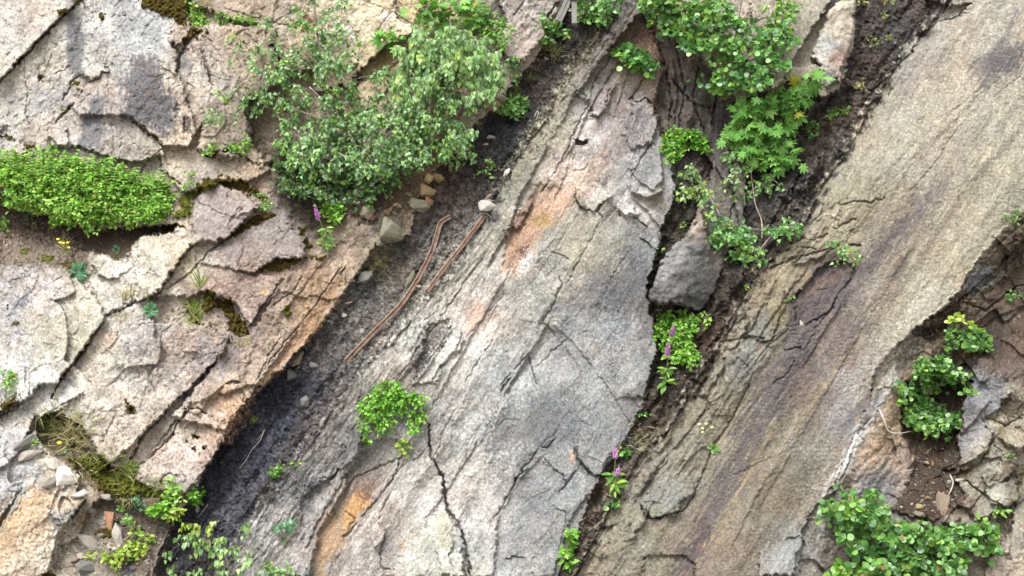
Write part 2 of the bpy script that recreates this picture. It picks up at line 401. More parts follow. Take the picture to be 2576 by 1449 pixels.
# soil ledge under the nettles
P_LEDGE = t01([(-900,-260),(-10,-40),(60,60),(110,110),(400,190),(700,280),(1000,250),(1180,250),(1330,260),(1300,320),(1130,310),(1040,350),(990,430),(950,510),(700,450),(600,440),(520,590),(440,560),(380,530),(200,560),(30,560),(-900,600)])
block(P_LEDGE, -0.28, 0, 0.62, 8)
block(t01([(0,560),(200,570),(380,530),(520,600),(620,690),(740,820),(800,940),(720,1060),(500,1350),(430,1449),(300,1449),(200,1560),(-900,2200),(-900,560)]), 0.14, 0.12, 0.10, 5)
block(t01([(700,460),(940,520),(1010,560),(960,600),(830,660),(760,640),(690,560)]), 0.06, -0.2, 0.5, 5)
block(t01([(660,640),(700,690),(780,670),(1010,580),(1030,740),(985,830),(800,930),(740,820)]), 0.04, 0.0, 0.05, 4)
block(t01([(1000,560),(980,420),(1050,350),(1130,310),(1330,310),(1380,265),(1450,300),(1490,370),(1400,460),(1300,600),(1250,700),(1130,790),(1000,840),(1030,740)]), 0.16, 0.1, 0.08, 5)
block(t01([(1490,380),(1450,290),(1440,100),(1490,70),(1540,-60),(1640,-70),(1830,0),(1960,110),(1830,210),(1740,320),(1690,360)]), 0.18, 0.15, 0.12, 5)
block(t01([(1860,40),(1960,110),(1750,200),(1790,100)]), 0.05, .2, .1, 4)
block(t01([(1700,370),(1830,280),(1990,230),(2080,190),(2200,260),(2300,350),(2300,490),(2080,500),(1900,610),(1500,530),(1600,440)]), 0.12, 0.12, 0.15, 5)
block(t01([(1490,540),(1900,620),(2130,640),(2090,760),(1980,860),(1880,1010),(1820,880),(1700,800),(1520,780),(1420,800),(1330,740),(1400,610)]), 0.07, 0.1, 0.1, 5)
block(t01([(800,940),(860,1000),(1090,960),(1280,1000),(1490,1010),(1560,990),(1640,1060),(1730,1100),(1690,1200),(1600,1300),(1300,1600),(1000,1900),(760,2100),(450,1700),(430,1500),(500,1380),(720,1070)]), 0.13, 0.12, 0.08, 5)
block(t01([(1730,1110),(1880,1080),(2000,900),(2140,650),(2240,560),(2480,440),(2560,520),(2500,700),(2300,960),(2200,1100),(1950,1449),(1900,1520),(1700,1800),(1300,1700),(1600,1320)]), 0.10, -0.10, 0.0, 5)
block(t01([(2140,1060),(2400,800),(2520,640),(2600,560),(2576,700),(2330,1100),(2200,1280),(2040,1400),(1950,1490),(1930,1440)]), 0.08, -0.3, 0.0, 4)
for c_, w, d in [
    ([(1490,380),(1400,460),(1310,590),(1250,700),(1200,750),(1130,800),(1000,840),(890,900),(800,935)], 5, .14),
    ([(1700,360),(1600,430),(1520,510),(1420,620),(1330,690),(1260,720)], 4, .10),
    ([(790,950),(740,1030),(690,1090),(640,1180),(590,1240),(500,1350),(450,1430),(380,1560)], 7, .26),
    ([(880,1040),(890,1090),(850,1160),(800,1190)], 3, .05), ([(1000,560),(1030,640),(1030,740),(980,830)], 3.5, .06),
    ([(760,640),(830,670),(960,600),(1010,560)], 2.5, .04), ([(600,700),(680,820),(760,920)], 1.5, .015),
    ([(1840,50),(1760,200),(1560,110),(1480,70)], 2.5, .05), ([(2140,1060),(2050,1200),(1980,1330),(1930,1440)], 4, .10),
    ([(2570,560),(2450,760),(2330,920),(2200,1080),(2100,1200),(2000,1330),(1930,1440)], 4, .10),
    ([(2130,640),(2080,740),(1990,850),(1890,1000)], 5, .10), ([(2300,620),(2200,760),(2060,850)], 4, .08),
    ([(1730,1110),(1660,1220),(1600,1310),(1560,1400)], 4, .08), ([(1500,780),(1420,840),(1300,980),(1000,1000)], 2.5, .04),
    ([(1240,470),(1420,300)], 2, .03), ([(1150,1400),(1300,1300),(1480,1290)], 2, .02),
    ([(1400,1300),(1550,1230),(1690,1200)], 3, .04)]:
    crack(t01(c_), w, d)
P_MLEDGE = t01([(1130,790),(1290,780),(1420,800),(1540,750),(1700,800),(1820,880),(1880,1010),(1870,1090),(1730,1080),(1640,1060),(1560,985),(1430,1010),(1180,950)])
block(P_MLEDGE, -0.10, 0, 0.30, 7)
# lower left
block(t02([(0,250),(180,130),(330,0),(440,-60),(620,60),(420,210),(260,250),(150,500),(0,640),(-900,900),(-900,250)]), 0.05, 0.1, 0.15, 4)
block(t02([(450,0),(1900,0),(1420,160),(1240,230),(1050,420),(960,620),(860,640),(760,520),(640,480),(640,320),(720,200),(600,100)]), 0.05, 0.05, 0.05, 5)
block(t02([(760,520),(890,220),(1240,220),(1060,400),(980,560),(1010,710),(870,640)]), 0.06, 0.12, 0.0, 4)
block(t02([(1440,180),(1270,380),(1060,600),(1020,710),(1100,770),(1400,830),(1440,790),(1600,560),(1700,440),(1700,300),(1600,240)]), 0.12, 0.05, 0.0, 4)
block(t02([(1240,220),(1420,170),(1250,380),(1060,590),(960,640),(1010,480)]), 0.05, 0.15, 0.0, 4)
block(t02([(1700,260),(1900,60),(1930,100),(1890,250),(1800,390),(1700,470)]), 0.10, -0.25, 0.1, 4)
block(t02([(0,1080),(190,750),(360,700),(330,620),(360,520),(560,560),(590,720),(570,800),(640,860),(480,1060),(370,1400),(300,1449),(-900,2000),(-900,1080)]), 0.16, 0.08, 0.0, 5)
block(t02([(0,1010),(190,750),(210,780),(60,1000),(-60,1150)]), -0.10, 0.3, 0, 4)
block(t02([(370,900),(430,790),(560,800),(640,860),(560,960),(490,1080),(380,990)]), 0.09, -0.1, 0.35, 4)
for c_, w, d in [
    ([(1260,200),(1180,290),(1100,360),(1050,430),(1010,520),(950,640)], 5, .12),
    ([(1440,180),(1370,260),(1310,370),(1240,450),(1130,550),(1060,610),(1010,700)], 5, .14),
    ([(880,220),(820,330),(760,500)], 3, .05), ([(1440,180),(1500,190),(1550,220),(1590,250)], 5, .12), ([(1590,250),(1650,290),(1690,300)], 2.5,.04),
    ([(1900,60),(1830,140),(1700,260),(1640,340)], 3.5, .07), ([(1700,300),(1700,440),(1620,560),(1500,700)], 3, .05),
    ([(640,480),(720,550),(860,640),(960,650),(1010,710),(1120,780)], 3, .08), ([(260,250),(240,350),(130,490)], 6, .14),
    ([(640,870),(560,980),(470,1080),(420,1200),(390,1320),(360,1420)], 6, .16), ([(380,980),(420,880),(440,790)], 3, .05),
    ([(170,570),(330,560),(400,480)], 2.5, .04), ([(10,1080),(120,950),(210,780)], 3, .05), ([(0,300),(40,330),(20,370)], 3, .05),
    ([(1200,740),(1240,690),(1300,675),(1350,700)], 5, .08), ([(700,210),(880,205)], 2, .03), ([(540,130),(470,150),(360,220)], 4, .06),
    ([(620,1140),(700,1200),(780,1290)], 4, .08), ([(840,980),(900,1070),(1100,1110)], 5, .08)]:
    crack(t02(c_), w, d)
for x_, y_, r_ in [(985,210,14),(1480,400,8),(1550,480,8),(1465,495,7),(1400,75,6),(1300,380,8),(1410,437,6)]:
    p = t02([(x_, y_)])[0]; hole(p[0], p[1], r_, .08)
P_MBANK = t02([(330,230),(460,220),(640,350),(760,540),(870,640),(1000,700),(1120,790),(1240,830),(1440,830),(1440,900),(1380,980),(1240,1000),(1000,900),(760,840),(620,700),(420,560),(290,420),(260,300)])
block(P_MBANK, -0.10, 0, 0.30, 7)
P_RUB = t02([(760,850),(1000,900),(1240,1000),(1300,1000),(1280,1100),(1200,1300),(1150,1500),(600,1500),(380,1420),(460,1230),(600,1140),(640,1000)])
block(P_RUB, -0.12, 0.0, 0.2, 8)

# ridge ---------------------------------------------------------
block([(1545,55),(1600,-20),(1640,-60),(1615,30),(1560,90),(1500,170),(1440,250),(1400,330),(1330,400),(1300,400),(1335,350),(1385,290),(1415,210),(1470,150)], 0.12, 0.2, 0.0, 6)
P_OR = t11([(1760,-20),(1720,90),(1640,200),(1600,240),(1540,280),(1500,310),(1450,420),(1380,600),(1330,640),(1220,560),(1240,400),(1290,260),(1350,130),(1420,60),(1480,-60)])
block(P_OR, -0.03, 0.1, 0.05, 7)
block(t11([(1290,260),(1330,130),(1440,60),(1440,100),(1360,230),(1310,280)]), 0.09, 0.2, 0.2, 4)
block(t11([(1370,80),(1440,65),(1410,150),(1350,170)]), 0.05, 0.3, 0.3, 3)
block(t11([(1230,290),(1290,190),(1350,210),(1310,280),(1250,340)]), 0.06, -0.2, 0.3, 3)
block(t10([(1740,700),(1860,590),(1960,640),(2070,640),(1990,840),(1920,880),(1860,760)]), 0.08, 0.1, 0.2, 4)
block(t10([(1680,1110),(1740,1050),(1860,1090),(1840,1160),(1750,1180)]), 0.0, 0, 0, 4)
block(t10([(1750,1050),(1850,1065),(1840,1110),(1770,1090)]), -0.14, 0, 0, 4)
block(t11([(1760,-30),(1770,60),(1830,110),(1900,145),(1990,60),(2040,30),(1950,-70)]), 0.10, 0.1, 0.3, 4)
block(t10([(2170,1360),(2230,1180),(2310,1060),(2400,1110),(2420,1210),(2430,1449),(2300,1490),(2190,1449)]), 0.12, 0.1, 0.2, 5)
block(t10([(2190,760),(2270,740),(2350,790),(2400,900),(2340,1080),(2180,1120),(2130,1000),(2200,850)]), 0.10, 0.2, 0.0, 6)
block(t11([(2000,60),(2080,20),(2210,100),(2230,170),(2120,190),(2080,120)]), 0.06, 0.2, 0.3, 4)
for c_, w, d in [
    ([(1720,630),(1800,690),(1850,720)], 3, .06), ([(2040,640),(1980,830),(1930,890),(1880,880)], 4, .07),
    ([(2180,740),(2230,770),(2300,740),(2360,800),(2400,900)], 5, .14), ([(2400,900),(2340,1080),(2290,1150),(2180,1350),(2180,1440)], 4, .10),
    ([(1760,1150),(1740,1280),(1830,1290),(1880,1220)], 2.5, .04), ([(2090,280),(2000,480),(1890,640),(1880,780),(1780,950),(1700,1130),(1620,1290),(1500,1449)], 4, .08),
    ([(2290,560),(2230,680),(2190,740)], 4, .08), ([(1990,860),(2100,900),(2200,860)], 2, .03)]:
    crack(t10(c_), w, d)
for c_, w, d in [
    ([(1760,-20),(1770,80),(1830,130),(1950,150),(1970,190)], 4, .10), ([(1580,450),(1640,460),(1690,490),(1710,500)], 4, .06), ([(1680,570),(1700,600),(1710,640)], 4, .06),
    ([(2100,120),(2110,180),(2200,170),(2260,230),(2310,280)], 5, .10), ([(2250,340),(2310,390),(2350,420)], 5, .10),
    ([(1960,190),(1900,330),(1770,560),(1700,700)], 3, .05), ([(1640,640),(1670,690),(1600,840),(1500,1000),(1560,1000),(1620,1100)], 4, .08),
    ([(1480,1449),(1400,1230),(1300,1340),(1210,1449)], 4, .08), ([(1620,1100),(1720,1220),(1800,1330),(1810,1400)], 2.5, .04),
    ([(1270,590),(1230,700),(1220,780),(940,1100)], 3, .05), ([(1140,1110),(1020,1300),(930,1449)], 4, .07), ([(2010,750),(2020,680),(2080,570),(2200,400)], 3, .05),
    ([(2310,840),(2350,900),(2370,1000)], 3, .05), ([(1750,1050),(1640,1160),(1480,1310)], 3, .05),
    ([(830,1010),(750,1160),(640,1300)], 6, .10), ([(920,1050),(860,1200),(740,1330),(680,1449)], 5, .08)]:
    crack(t11(c_), w, d)
block(t11([(860,1010),(920,1060),(900,1180),(760,1300),(720,1440),(560,1449),(640,1310),(770,1170),(800,1050)]), 0.07, .1, 0, 4)
block(t11([(420,1160),(520,1000),(640,1080),(620,1200),(420,1449),(300,1449)]), 0.05, .1, 0, 5)
block(t11([(660,1000),(820,960),(800,1060),(640,1300),(560,1420),(560,1300),(620,1180)]), -0.06, 0, 0, 6)
crack(t12([(660,300),(670,560),(710,610),(770,720),(780,860),(800,960),(880,1050),(930,1160),(950,1300),(980,1449)]), 8, .22)
crack(t12([(1490,480),(1440,560),(1380,640),(1310,740),(1250,850),(1200,950),(1150,1010)]), 5, .10)
for c_, w, d in [
    ([(1490,480),(1560,480),(1620,400)], 4, .08), ([(1530,560),(1600,640),(1680,700),(1700,760)], 4, .07), ([(1750,480),(1780,560),(1900,690),(1960,690)], 5, .10),
    ([(1640,820),(1720,730),(1770,650)], 5, .08), ([(1200,90),(1230,20),(1280,-40)], 8, .14), ([(1680,160),(1740,230),(1830,300)], 2.5, .03),
    ([(0,830),(100,700),(440,560),(400,690),(300,830),(60,1120),(0,1180)], 4, .08), ([(330,1090),(320,1180),(290,1290),(300,1390),(400,1400)], 4, .08),
    ([(800,1110),(850,1180),(810,1300),(850,1380)], 3, .05), ([(660,470),(600,540),(500,600),(440,640),(330,790)], 4, .06), ([(480,520),(440,570),(420,640)],4,.08),
    ([(40,960),(100,1020),(40,1130),(0,1160)], 3, .06), ([(280,1080),(300,960),(360,850)], 3, .05), ([(1600,940),(1690,960),(1700,1040),(1640,1250)], 4, .06),
    ([(860,200),(760,360),(720,560)], 3, .05), ([(1250,1320),(1310,1300),(1380,1310)], 5, .08), ([(1640,350),(1500,470)], 2.5, .03)]:
    crack(t12(c_), w, d)
block(t12([(690,590),(780,700),(780,860),(880,1050),(930,1160),(960,1449),(1600,1449),(1700,1100),(1760,960),(1900,800),(1960,700),(1760,520),(1490,480),(1430,560),(1190,620),(760,600)]), 0.03, 0.02, 0.03, 5)
block(t12([(1310,740),(1490,560),(1680,700),(1650,820),(1500,1100),(1440,1449),(1150,1449),(1180,1010)]), -0.05, 0.08, 0, 5)
block(t12([(1760,480),(1800,560),(1900,680),(1960,690),(2010,560),(2300,100),(2100,100),(1900,200)]), 0.07, -0.2, 0.1, 5)
block(t12([(250,1080),(330,1080),(310,1200),(270,1230),(230,1190)]), 0.06, 0.3, 0.2, 3)
block(t12([(-300,850),(100,560),(300,400),(440,430),(440,560),(330,740),(0,1180),(-300,1449)]), -0.06, 0.05, 0.1, 6)
block(t12([(-500,1449),(-250,1000),(0,640),(60,300),(160,380),(110,560),(0,840),(-160,1100),(-250,1449)]), 0.14, 0.2, 0.1, 7)
block(t12([(660,470),(440,640),(40,1140),(-100,1449),(940,1449),(920,1160),(780,960),(760,800),(760,720),(690,600)]), 0.05, 0.06, 0.0, 5)
block(t12([(690,960),(760,950),(800,1110),(850,1180),(810,1300),(900,1200),(930,1449),(760,1449),(700,1200),(640,1100)]), 0.05, 0.2, 0.1, 4)

# bed edges: sharp on one side, dying away on the other
def step(pts, h, w=30, warp=.6):
    sl = box(pts, w * 3)
    px = X[sl] + (WX[sl] - X[sl]) * warp; py = Y[sl] + (WY[sl] - Y[sl]) * warp
    best = np.full(px.shape, 1e9, np.float32); side = np.zeros(px.shape, np.float32); tt = side.copy()
    n = len(pts)
    for k in range(n - 1):
        ax, ay = pts[k]; bx, by = pts[k + 1]; vx, vy = bx - ax, by - ay; L = vx * vx + vy * vy
        t = ((px - ax) * vx + (py - ay) * vy) / L; tc = np.clip(t, 0, 1)
        d = np.hypot(px - ax - tc * vx, py - ay - tc * vy); m = d < best
        best = np.where(m, d, best); side = np.where(m, (px - ax) * vy - (py - ay) * vx, side); tt = np.where(m, (k + tc) / (n - 1), tt)
    end = sstep(0, .12, tt) * sstep(1, .88, tt)
    H[sl] += h * end * np.exp(-best / w) * sstep(-1.2, 1.2, np.sign(side) * best)
T5 = lambda p: [(644 + .8846 * x, 362.3 + .8846 * y) for x, y in p]
# (points run down the beds: the left, lower-left side of the line stands out for h > 0)
for p, h, w in [
    ([(830,0),(800,60),(750,150),(715,250),(640,370)], -.09, 40), ([(870,30),(830,110),(780,200),(735,280),(700,360)], .06, 30),
    ([(1060,95),(1000,150),(975,192),(945,185),(905,130),(870,182),(835,250),(800,300),(775,360)], .13, 45),
    ([(1050,100),(1075,160),(1110,185),(1150,240),(1140,270)], .09, 35), ([(1030,150),(1040,190),(1060,210),(1100,200)], .06, 20),
    ([(860,380),(800,500),(740,620),(690,720),(640,819)], .07, 26), ([(840,420),(760,560),(700,650),(620,790)], .05, 20), ([(705,390),(640,500),(560,640),(480,780)], -.06, 26),
    ([(720,430),(660,560),(600,700),(540,819)], .05, 22), ([(835,505),(770,610),(700,720)], -.10, 30), ([(835,505),(900,560),(1000,690),(1080,819)], .035, 60),
    ([(560,520),(500,620),(440,700)], -.08, 28), ([(640,330),(560,450),(480,560),(380,700)], .06, 24), ([(600,560),(540,660),(500,760),(460,819)], .05, 20),
    ([(760,640),(690,760),(640,880)], .04, 18), ([(660,300),(600,380),(520,500),(420,640),(340,760)], -.05, 30), ([(960,200),(900,330),(850,420)], .05, 26),
    ([(1010,260),(985,380),(960,460)], .04, 24), ([(1120,290),(1060,330),(1000,420),(985,480)], .045, 34), ([(900,20),(880,90),(840,170)], -.04, 20),
    ([(960,30),(930,90),(905,130)], .05, 24), ([(1060,60),(1080,100),(1130,130),(1160,100)], .07, 24), ([(780,80),(740,150),(700,230)], .04, 16), ([(1000,20),(975,60),(960,110)], .04, 20),
    ([(560,800),(500,900),(450,960)], .07, 26), ([(700,830),(600,1010),(520,1150)], .05, 24), ([(640,830),(560,960),(470,1080)], -.05, 24)]:
    step(T5(p), h, w)
for p, h, w in [ # upper ridge and its crest
    ([(1600,-20),(1530,110),(1450,210),(1400,300),(1330,400)], .06, 22), ([(1625,40),(1560,150),(1500,240),(1460,330),(1410,420)], -.07, 30), ([(1650,200),(1590,300),(1540,400),(1500,470)], .06, 30),
    ([(1560,180),(1510,250),(1480,330)], .05, 20), ([(1680,330),(1620,420),(1590,480)], .05, 26), ([(1590,150),(1570,220),(1540,300)], -.04, 22),
    # right lower ridge, left flank low down
    ([(1180,1000),(1100,1120),(1010,1260),(930,1400)], .06, 26), ([(1090,1010),(1010,1130),(930,1260),(850,1400)], .08, 30), ([(880,1080),(800,1180),(720,1290),(640,1420)], .07, 26),
    ([(940,1100),(860,1210),(800,1310),(760,1400)], -.07, 30), ([(1260,1200),(1190,1320),(1150,1440)], .05, 26), ([(1560,1130),(1500,1220),(1450,1340),(1410,1449)], -.06, 30),
    ([(1490,1180),(1440,1280),(1400,1400)], .05, 20), ([(1330,1160),(1270,1260),(1230,1360)], .05, 30),
    # slab margin
    ([(2110,540),(2010,620),(1940,690),(1880,770)], .09, 26), ([(2140,590),(2040,660),(1980,740),(1900,860)], -.06, 24), ([(2060,700),(1960,830),(1880,950),(1800,1060)], .07, 26),
    ([(2150,700),(2080,810),(2010,930),(1930,1050)], .06, 22), ([(2120,760),(2050,870),(1990,960)], -.05, 20), ([(1900,900),(1830,990),(1750,1090),(1680,1190)], .06, 26),
    ([(1800,1000),(1730,1090),(1640,1190),(1580,1290)], -.05, 26), ([(1750,1180),(1700,1260),(1640,1330)], .06, 22), ([(1680,1300),(1640,1370),(1600,1449)], .06, 22),
    ([(2560,190),(2400,320),(2200,490),(2100,620)], .025, 30), ([(2500,190),(2300,360),(2180,480)], -.015, 30), ([(2400,430),(2260,640),(2120,860),(1960,1130),(1850,1320)], .03, 34),
    ([(2330,560),(2150,860),(2000,1120),(1880,1330)], -.02, 30), ([(2460,420),(2330,600),(2220,780)], .015, 20), ([(1830,1400),(1900,1250),(1960,1160)], .03, 20),
    # bay under the slab: thin straight beds stepping down
    ([(2600,540),(2500,630),(2420,720),(2300,830)], .06, 18), ([(2620,590),(2520,680),(2440,760),(2340,840),(2260,900)], .07, 18), ([(2650,640),(2540,740),(2450,810),(2370,860)], .06, 18),
    ([(2300,900),(2220,1000),(2160,1110),(2110,1230)], .06, 20), ([(2340,920),(2260,1030),(2200,1150)], -.04, 20), ([(2600,760),(2500,800),(2420,860)], -.06, 20),
    # left cliff: joints parallel to the beds
    ([(640,1000),(560,1110),(490,1220)], -.06, 18), ([(930,640),(860,740),(780,850),(700,950),(640,1010)], -.07, 20), ([(880,640),(800,760),(720,860),(640,960)], .06, 24), ([(860,600),(780,700),(700,800)], -.05, 20),
    ([(560,930),(500,1010),(440,1100),(400,1170)], .05, 22), ([(700,900),(630,990),(560,1070)], .05, 18), ([(760,720),(700,790),(640,890)], .05, 20), ([(470,900),(400,990),(330,1080)], .04, 24),
    ([(320,1010),(270,1090),(240,1160)], .04, 18), ([(400,740),(340,810),(280,880)], .03, 20), ([(1090,200),(1010,280),(940,350)], .08, 24), ([(1060,140),(980,220),(900,300)], -.06, 24), ([(1460,-20),(1400,70),(1330,160)], -.08, 30),
    ([(1330,20),(1290,90),(1270,150)], .05, 20), ([(1400,60),(1360,130),(1310,190)], .05, 16)]:
    step(p, h, w)

# gully two: fixed wall of dark rock at its head, wedge, orange strip
block([(1880,-40),(1960,-40),(1950,60),(1920,160),(1900,240),(1870,200),(1890,80)], 0.15, 0.3, 0.0, 5)
block([(2000,-40),(2120,-40),(2050,60),(2000,140),(1960,220),(1930,260),(1950,120)], 0.22, 0.2, 0.2, 5)
block([(1930,180),(2060,160),(2150,210),(2070,245),(2030,300),(1950,330),(1900,300)], 0.22, 0.1, 0.1, 5)
for i in range(26):
    rr = np.random.RandomState(700 + i)
    a0 = rr.uniform(0, 1); cx0 = 2080 - 560 * a0 + rr.uniform(-70, 70); cy0 = 330 + 1000 * a0 + rr.uniform(-40, 40)
    L = rr.uniform(25, 70); w0 = rr.uniform(8, 16)
    block([(cx0 + L * .54, cy0 - L * .84), (cx0 + w0 + L * .3, cy0 - L * .3), (cx0 + w0 - L * .3, cy0 + L * .7), (cx0 - L * .54, cy0 + L * .84), (cx0 - w0, cy0)], rr.uniform(.05, .12), .3, 0, 5)

for c_ in ([(1700,110),(1722,220),(1705,330)], [(1765,120),(1742,250),(1775,345)], [(1810,190),(1788,320)], [(1850,300),(1838,450),(1862,600)], [(1690,200),(1740,260),(1800,270)], [(1670,150),(1690,260),(1680,320)], [(1800,420),(1850,500),(1820,620)]):
    crack(c_, 5, .12)
for p, h, w in [([(1730,100),(1745,200),(1730,320)], .10, 26), ([(1780,130),(1800,230),(1790,340)], -.09, 26), ([(1690,140),(1705,240),(1690,330)], -.08, 20), ([(1830,350),(1820,480),(1800,600)], .10, 26), ([(1655,120),(1680,190),(1665,280)], .07, 20)]:
    step(p, h, w)
# slab ----------------------------------------------------------
block(t20([(1310,1300),(1900,100),(2300,-200),(2900,-400),(3400,900),(2600,1700),(1600,2400),(700,3300),(300,3300),(1000,1449)]), 0.0, 0, 0)
crack(t20([(2560,560),(2300,760),(2150,880),(2020,1040),(1950,1160),(1870,1280),(1700,1449)]), 4, .04)
crack(t20([(2440,560),(2250,720),(1900,900),(1780,1040)]), 3, .02)
crack(t20([(2200,20),(2060,130),(1930,170),(1830,230),(1740,380),(1600,520),(1430,700)]), 4, .10)
block(t20([(1830,-20),(2000,40),(2200,20),(2080,130),(1900,180),(1850,150)]), -0.12, 0, 0.2, 5)
for c_, w, d in [
    ([(1170,80),(1210,100),(1280,80),(1340,70),(1420,80),(1450,60),(1530,50)], 5, .08), ([(1180,90),(1190,130),(1160,200),(1180,220)], 4, .05),
    ([(1140,280),(1200,250),(1290,200),(1310,210)], 5, .10), ([(1240,390),(1300,400),(1350,410)], 6, .12), ([(1260,290),(1300,280)], 6, .08),
    ([(1060,540),(1120,530),(1250,540),(1280,560),(1300,600),(1240,700),(1170,780),(1110,900),(930,1000)], 6, .12),
    ([(1350,480),(1300,560)], 5, .09), ([(830,540),(900,480),(960,470),(1050,440),(1100,420)], 5, .10), ([(630,600),(720,550),(830,510),(860,480)], 6, .10),
    ([(780,400),(860,370),(900,350),(1000,360),(1100,310)], 5, .08), ([(860,410),(960,420),(1010,440)], 4, .06), ([(450,1090),(520,1040),(610,860),(640,790)], 5, .09),
    ([(280,1130),(400,1110),(550,1090),(610,1100),(600,1130),(680,1120)], 5, .09), ([(680,1120),(720,980),(760,900),(800,820)], 4, .07),
    ([(760,1200),(870,1180),(890,1190),(880,1160)], 5, .09), ([(680,1449),(780,1380),(850,1270)], 4, .07), ([(500,1449),(560,1280),(640,1160),(800,1040)], 3, .05),
    ([(1100,900),(1010,1020),(980,1100),(900,1200)], 3, .05), ([(990,730),(1180,580)], 2, .03), ([(1600,470),(1700,420)], 2, .02)]:
    crack(t21(c_), w, d)
block(t21([(800,820),(980,640),(1060,545),(1250,545),(1290,600),(1240,710),(1100,830),(930,1000),(870,1000),(850,880)]), -0.10, 0.15, 0.15, 5)
block(t21([(600,860),(700,840),(730,960),(660,1130),(600,1120),(480,1080)]), 0.05, 0.1, 0.1, 4)
block(t21([(830,540),(960,470),(1060,450),(1060,480),(900,540)]), 0.06, 0, 0.2, 4)
block(t22([(0,860),(-60,1000),(-250,1000),(-320,900),(-200,700),(0,650),(60,700),(80,840)]), 0.07, 0.1, 0.2, 5)
crack(t22([(500,0),(380,250),(250,440),(190,570),(130,720),(60,870),(0,960)]), 5, .09)
crack(t22([(-320,900),(-290,1000),(-180,1010),(0,960)]), 7, .14)
crack(t22([(380,690),(560,600),(760,520)]), 2.5, .03)
block(t22([(0,1290),(80,1360),(110,1449),(-300,1449),(-300,1300)]), -0.05, 0, 0.1, 4)
crack(t22([(-50,1280),(30,1300),(90,1370),(80,1449)]), 5, .08)
block(t22([(620,1230),(800,1180),(880,1160),(920,1210),(900,1260),(840,1280),(860,1449),(560,1449),(570,1300)]), 0.09, 0, 0.2, 5)
crack(t22([(780,1175),(880,1155),(920,1200),(910,1260)]), 4, .10)
crack(t22([(1480,200),(1280,400),(1200,620),(1130,850),(1100,1000)]), 4, .06)

# corner bay ----------------------------------------------------
block([(2576,528),(2500,600),(2440,680),(2398,752),(2352,790),(2290,838),(2300,850),(2370,830),(2420,760),(2470,720),(2530,640),(2600,580),(2700,480)], 0.12, 0.25, -0.3, 8)
block([(2440,735),(2480,690),(2530,650),(2560,600),(2600,640),(2500,720),(2400,760)], 0.05, 0.3, 0, 5)
crack([(2700,480),(2520,660),(2430,745),(2330,810)], 6, .12)
crack([(2420,760),(2480,780),(2560,720),(2640,700)], 6, .10)
P_SCREE = t22([(1680,-10),(1900,-60),(2190,-20),(2100,150),(2110,280),(2060,420),(2090,560),(2030,680),(2080,760),(2140,840),(2100,960),(1960,980),(1900,1040),(1700,990),(1570,950),(1600,900),(1700,750),(1760,560),(1660,380),(1640,150)])
block(P_SCREE, -0.22, -0.1, 0.35, 7)
block(t22([(2190,-60),(2400,-60),(2480,60),(2420,120),(2380,200),(2250,260),(2280,330),(2340,360),(2300,480),(2150,640),(2040,680),(2090,560),(2060,420),(2110,260),(2100,130)]), 0.08, 0.15, 0.1, 5)
block(t22([(2290,770),(2500,720),(2540,770),(2530,880),(2440,930),(2330,900),(2290,840)]), 0.16, 0.1, 0.3, 5)
block(t22([(2260,700),(2440,560),(2500,640),(2440,720),(2310,780)]), 0.10, 0.1, 0.2, 4)
block(t22([(2150,930),(2250,860),(2370,900),(2330,980),(2200,1040)]), 0.10, 0.1, 0.3, 4)
block(t22([(1940,1040),(1990,970),(2100,1010),(2060,1080)]), 0.08, 0.1, 0.2, 4)
block(t22([(2380,400),(2560,260),(2700,260),(2700,480),(2540,500),(2440,460)]), 0.10, 0.1, 0.2, 5)
block(t22([(2490,980),(2576,700),(2900,500),(2900,1800),(2200,1800),(2300,1330),(2480,1130)]), 0.18, 0.1, 0.15, 6)
for c_, w, d in [
    ([(2050,690),(2140,660),(2240,600),(2330,430),(2400,370)], 3.5, .06), ([(2290,260),(2380,280),(2430,320),(2500,280),(2576,220)], 4, .08),
    ([(2110,710),(2200,780),(2290,850),(2370,900),(2440,930)], 6, .12), ([(2380,660),(2300,780)], 4, .06), ([(2500,640),(2540,760)], 3, .05),
    ([(2100,1280),(2230,1220),(2330,1130),(2400,960),(2440,930)], 6, .12), ([(2330,430),(2440,560),(2530,540)], 3.5, .05), ([(2380,400),(2460,500)], 3,.05)]:
    crack(t22(c_), w, d)
block(t21([(1770,1120),(1930,900),(2060,820),(2300,700),(2576,520),(2900,400),(2900,1300),(2450,1300),(2250,1230),(2100,1449),(1650,1449),(1600,1260)]), -0.04, 0.05, -0.12, 10)
# ---------------------------------------------------------------- mineral colours
def pts_color(cp, radius, sel):
    """mineral colour between sampled rock colours (display values, shade under the birch painted in)"""
    cp = np.array(cp, float)
    gx = np.linspace(-1500, 4100, 281); gy = np.linspace(-1200, 2600, 191)
    GX, GY = np.meshgrid(gx, gy)
    num = np.zeros(GX.shape + (3,)); den = np.zeros(GX.shape)
    for x, y, r, g, b in cp:
        w = 1.0 / (((GX - x) ** 2 + (GY - y) ** 2) / radius ** 2 + 0.15) ** 2.2
        num += w[..., None] * np.array([r, g, b]); den += w
    G = num / den[..., None]
    wx = (X + 45 * perlin(X / 70, Y / 70, 201) + 18 * perlin(X / 22, Y / 22, 202))[sel]
    wy = (Y + 45 * perlin(X / 70, Y / 70, 203) + 18 * perlin(X / 22, Y / 22, 204))[sel]
    fx = np.clip((wx + 1500) / 20, 0, 279.99); fy = np.clip((wy + 1200) / 20, 0, 189.99)
    ix = fx.astype(int); iy = fy.astype(int); fx = (fx - ix)[:, None]; fy = (fy - iy)[:, None]
    return (G[iy, ix] * (1 - fx) + G[iy, ix + 1] * fx) * (1 - fy) + (G[iy + 1, ix] * (1 - fx) + G[iy + 1, ix + 1] * fx) * fy

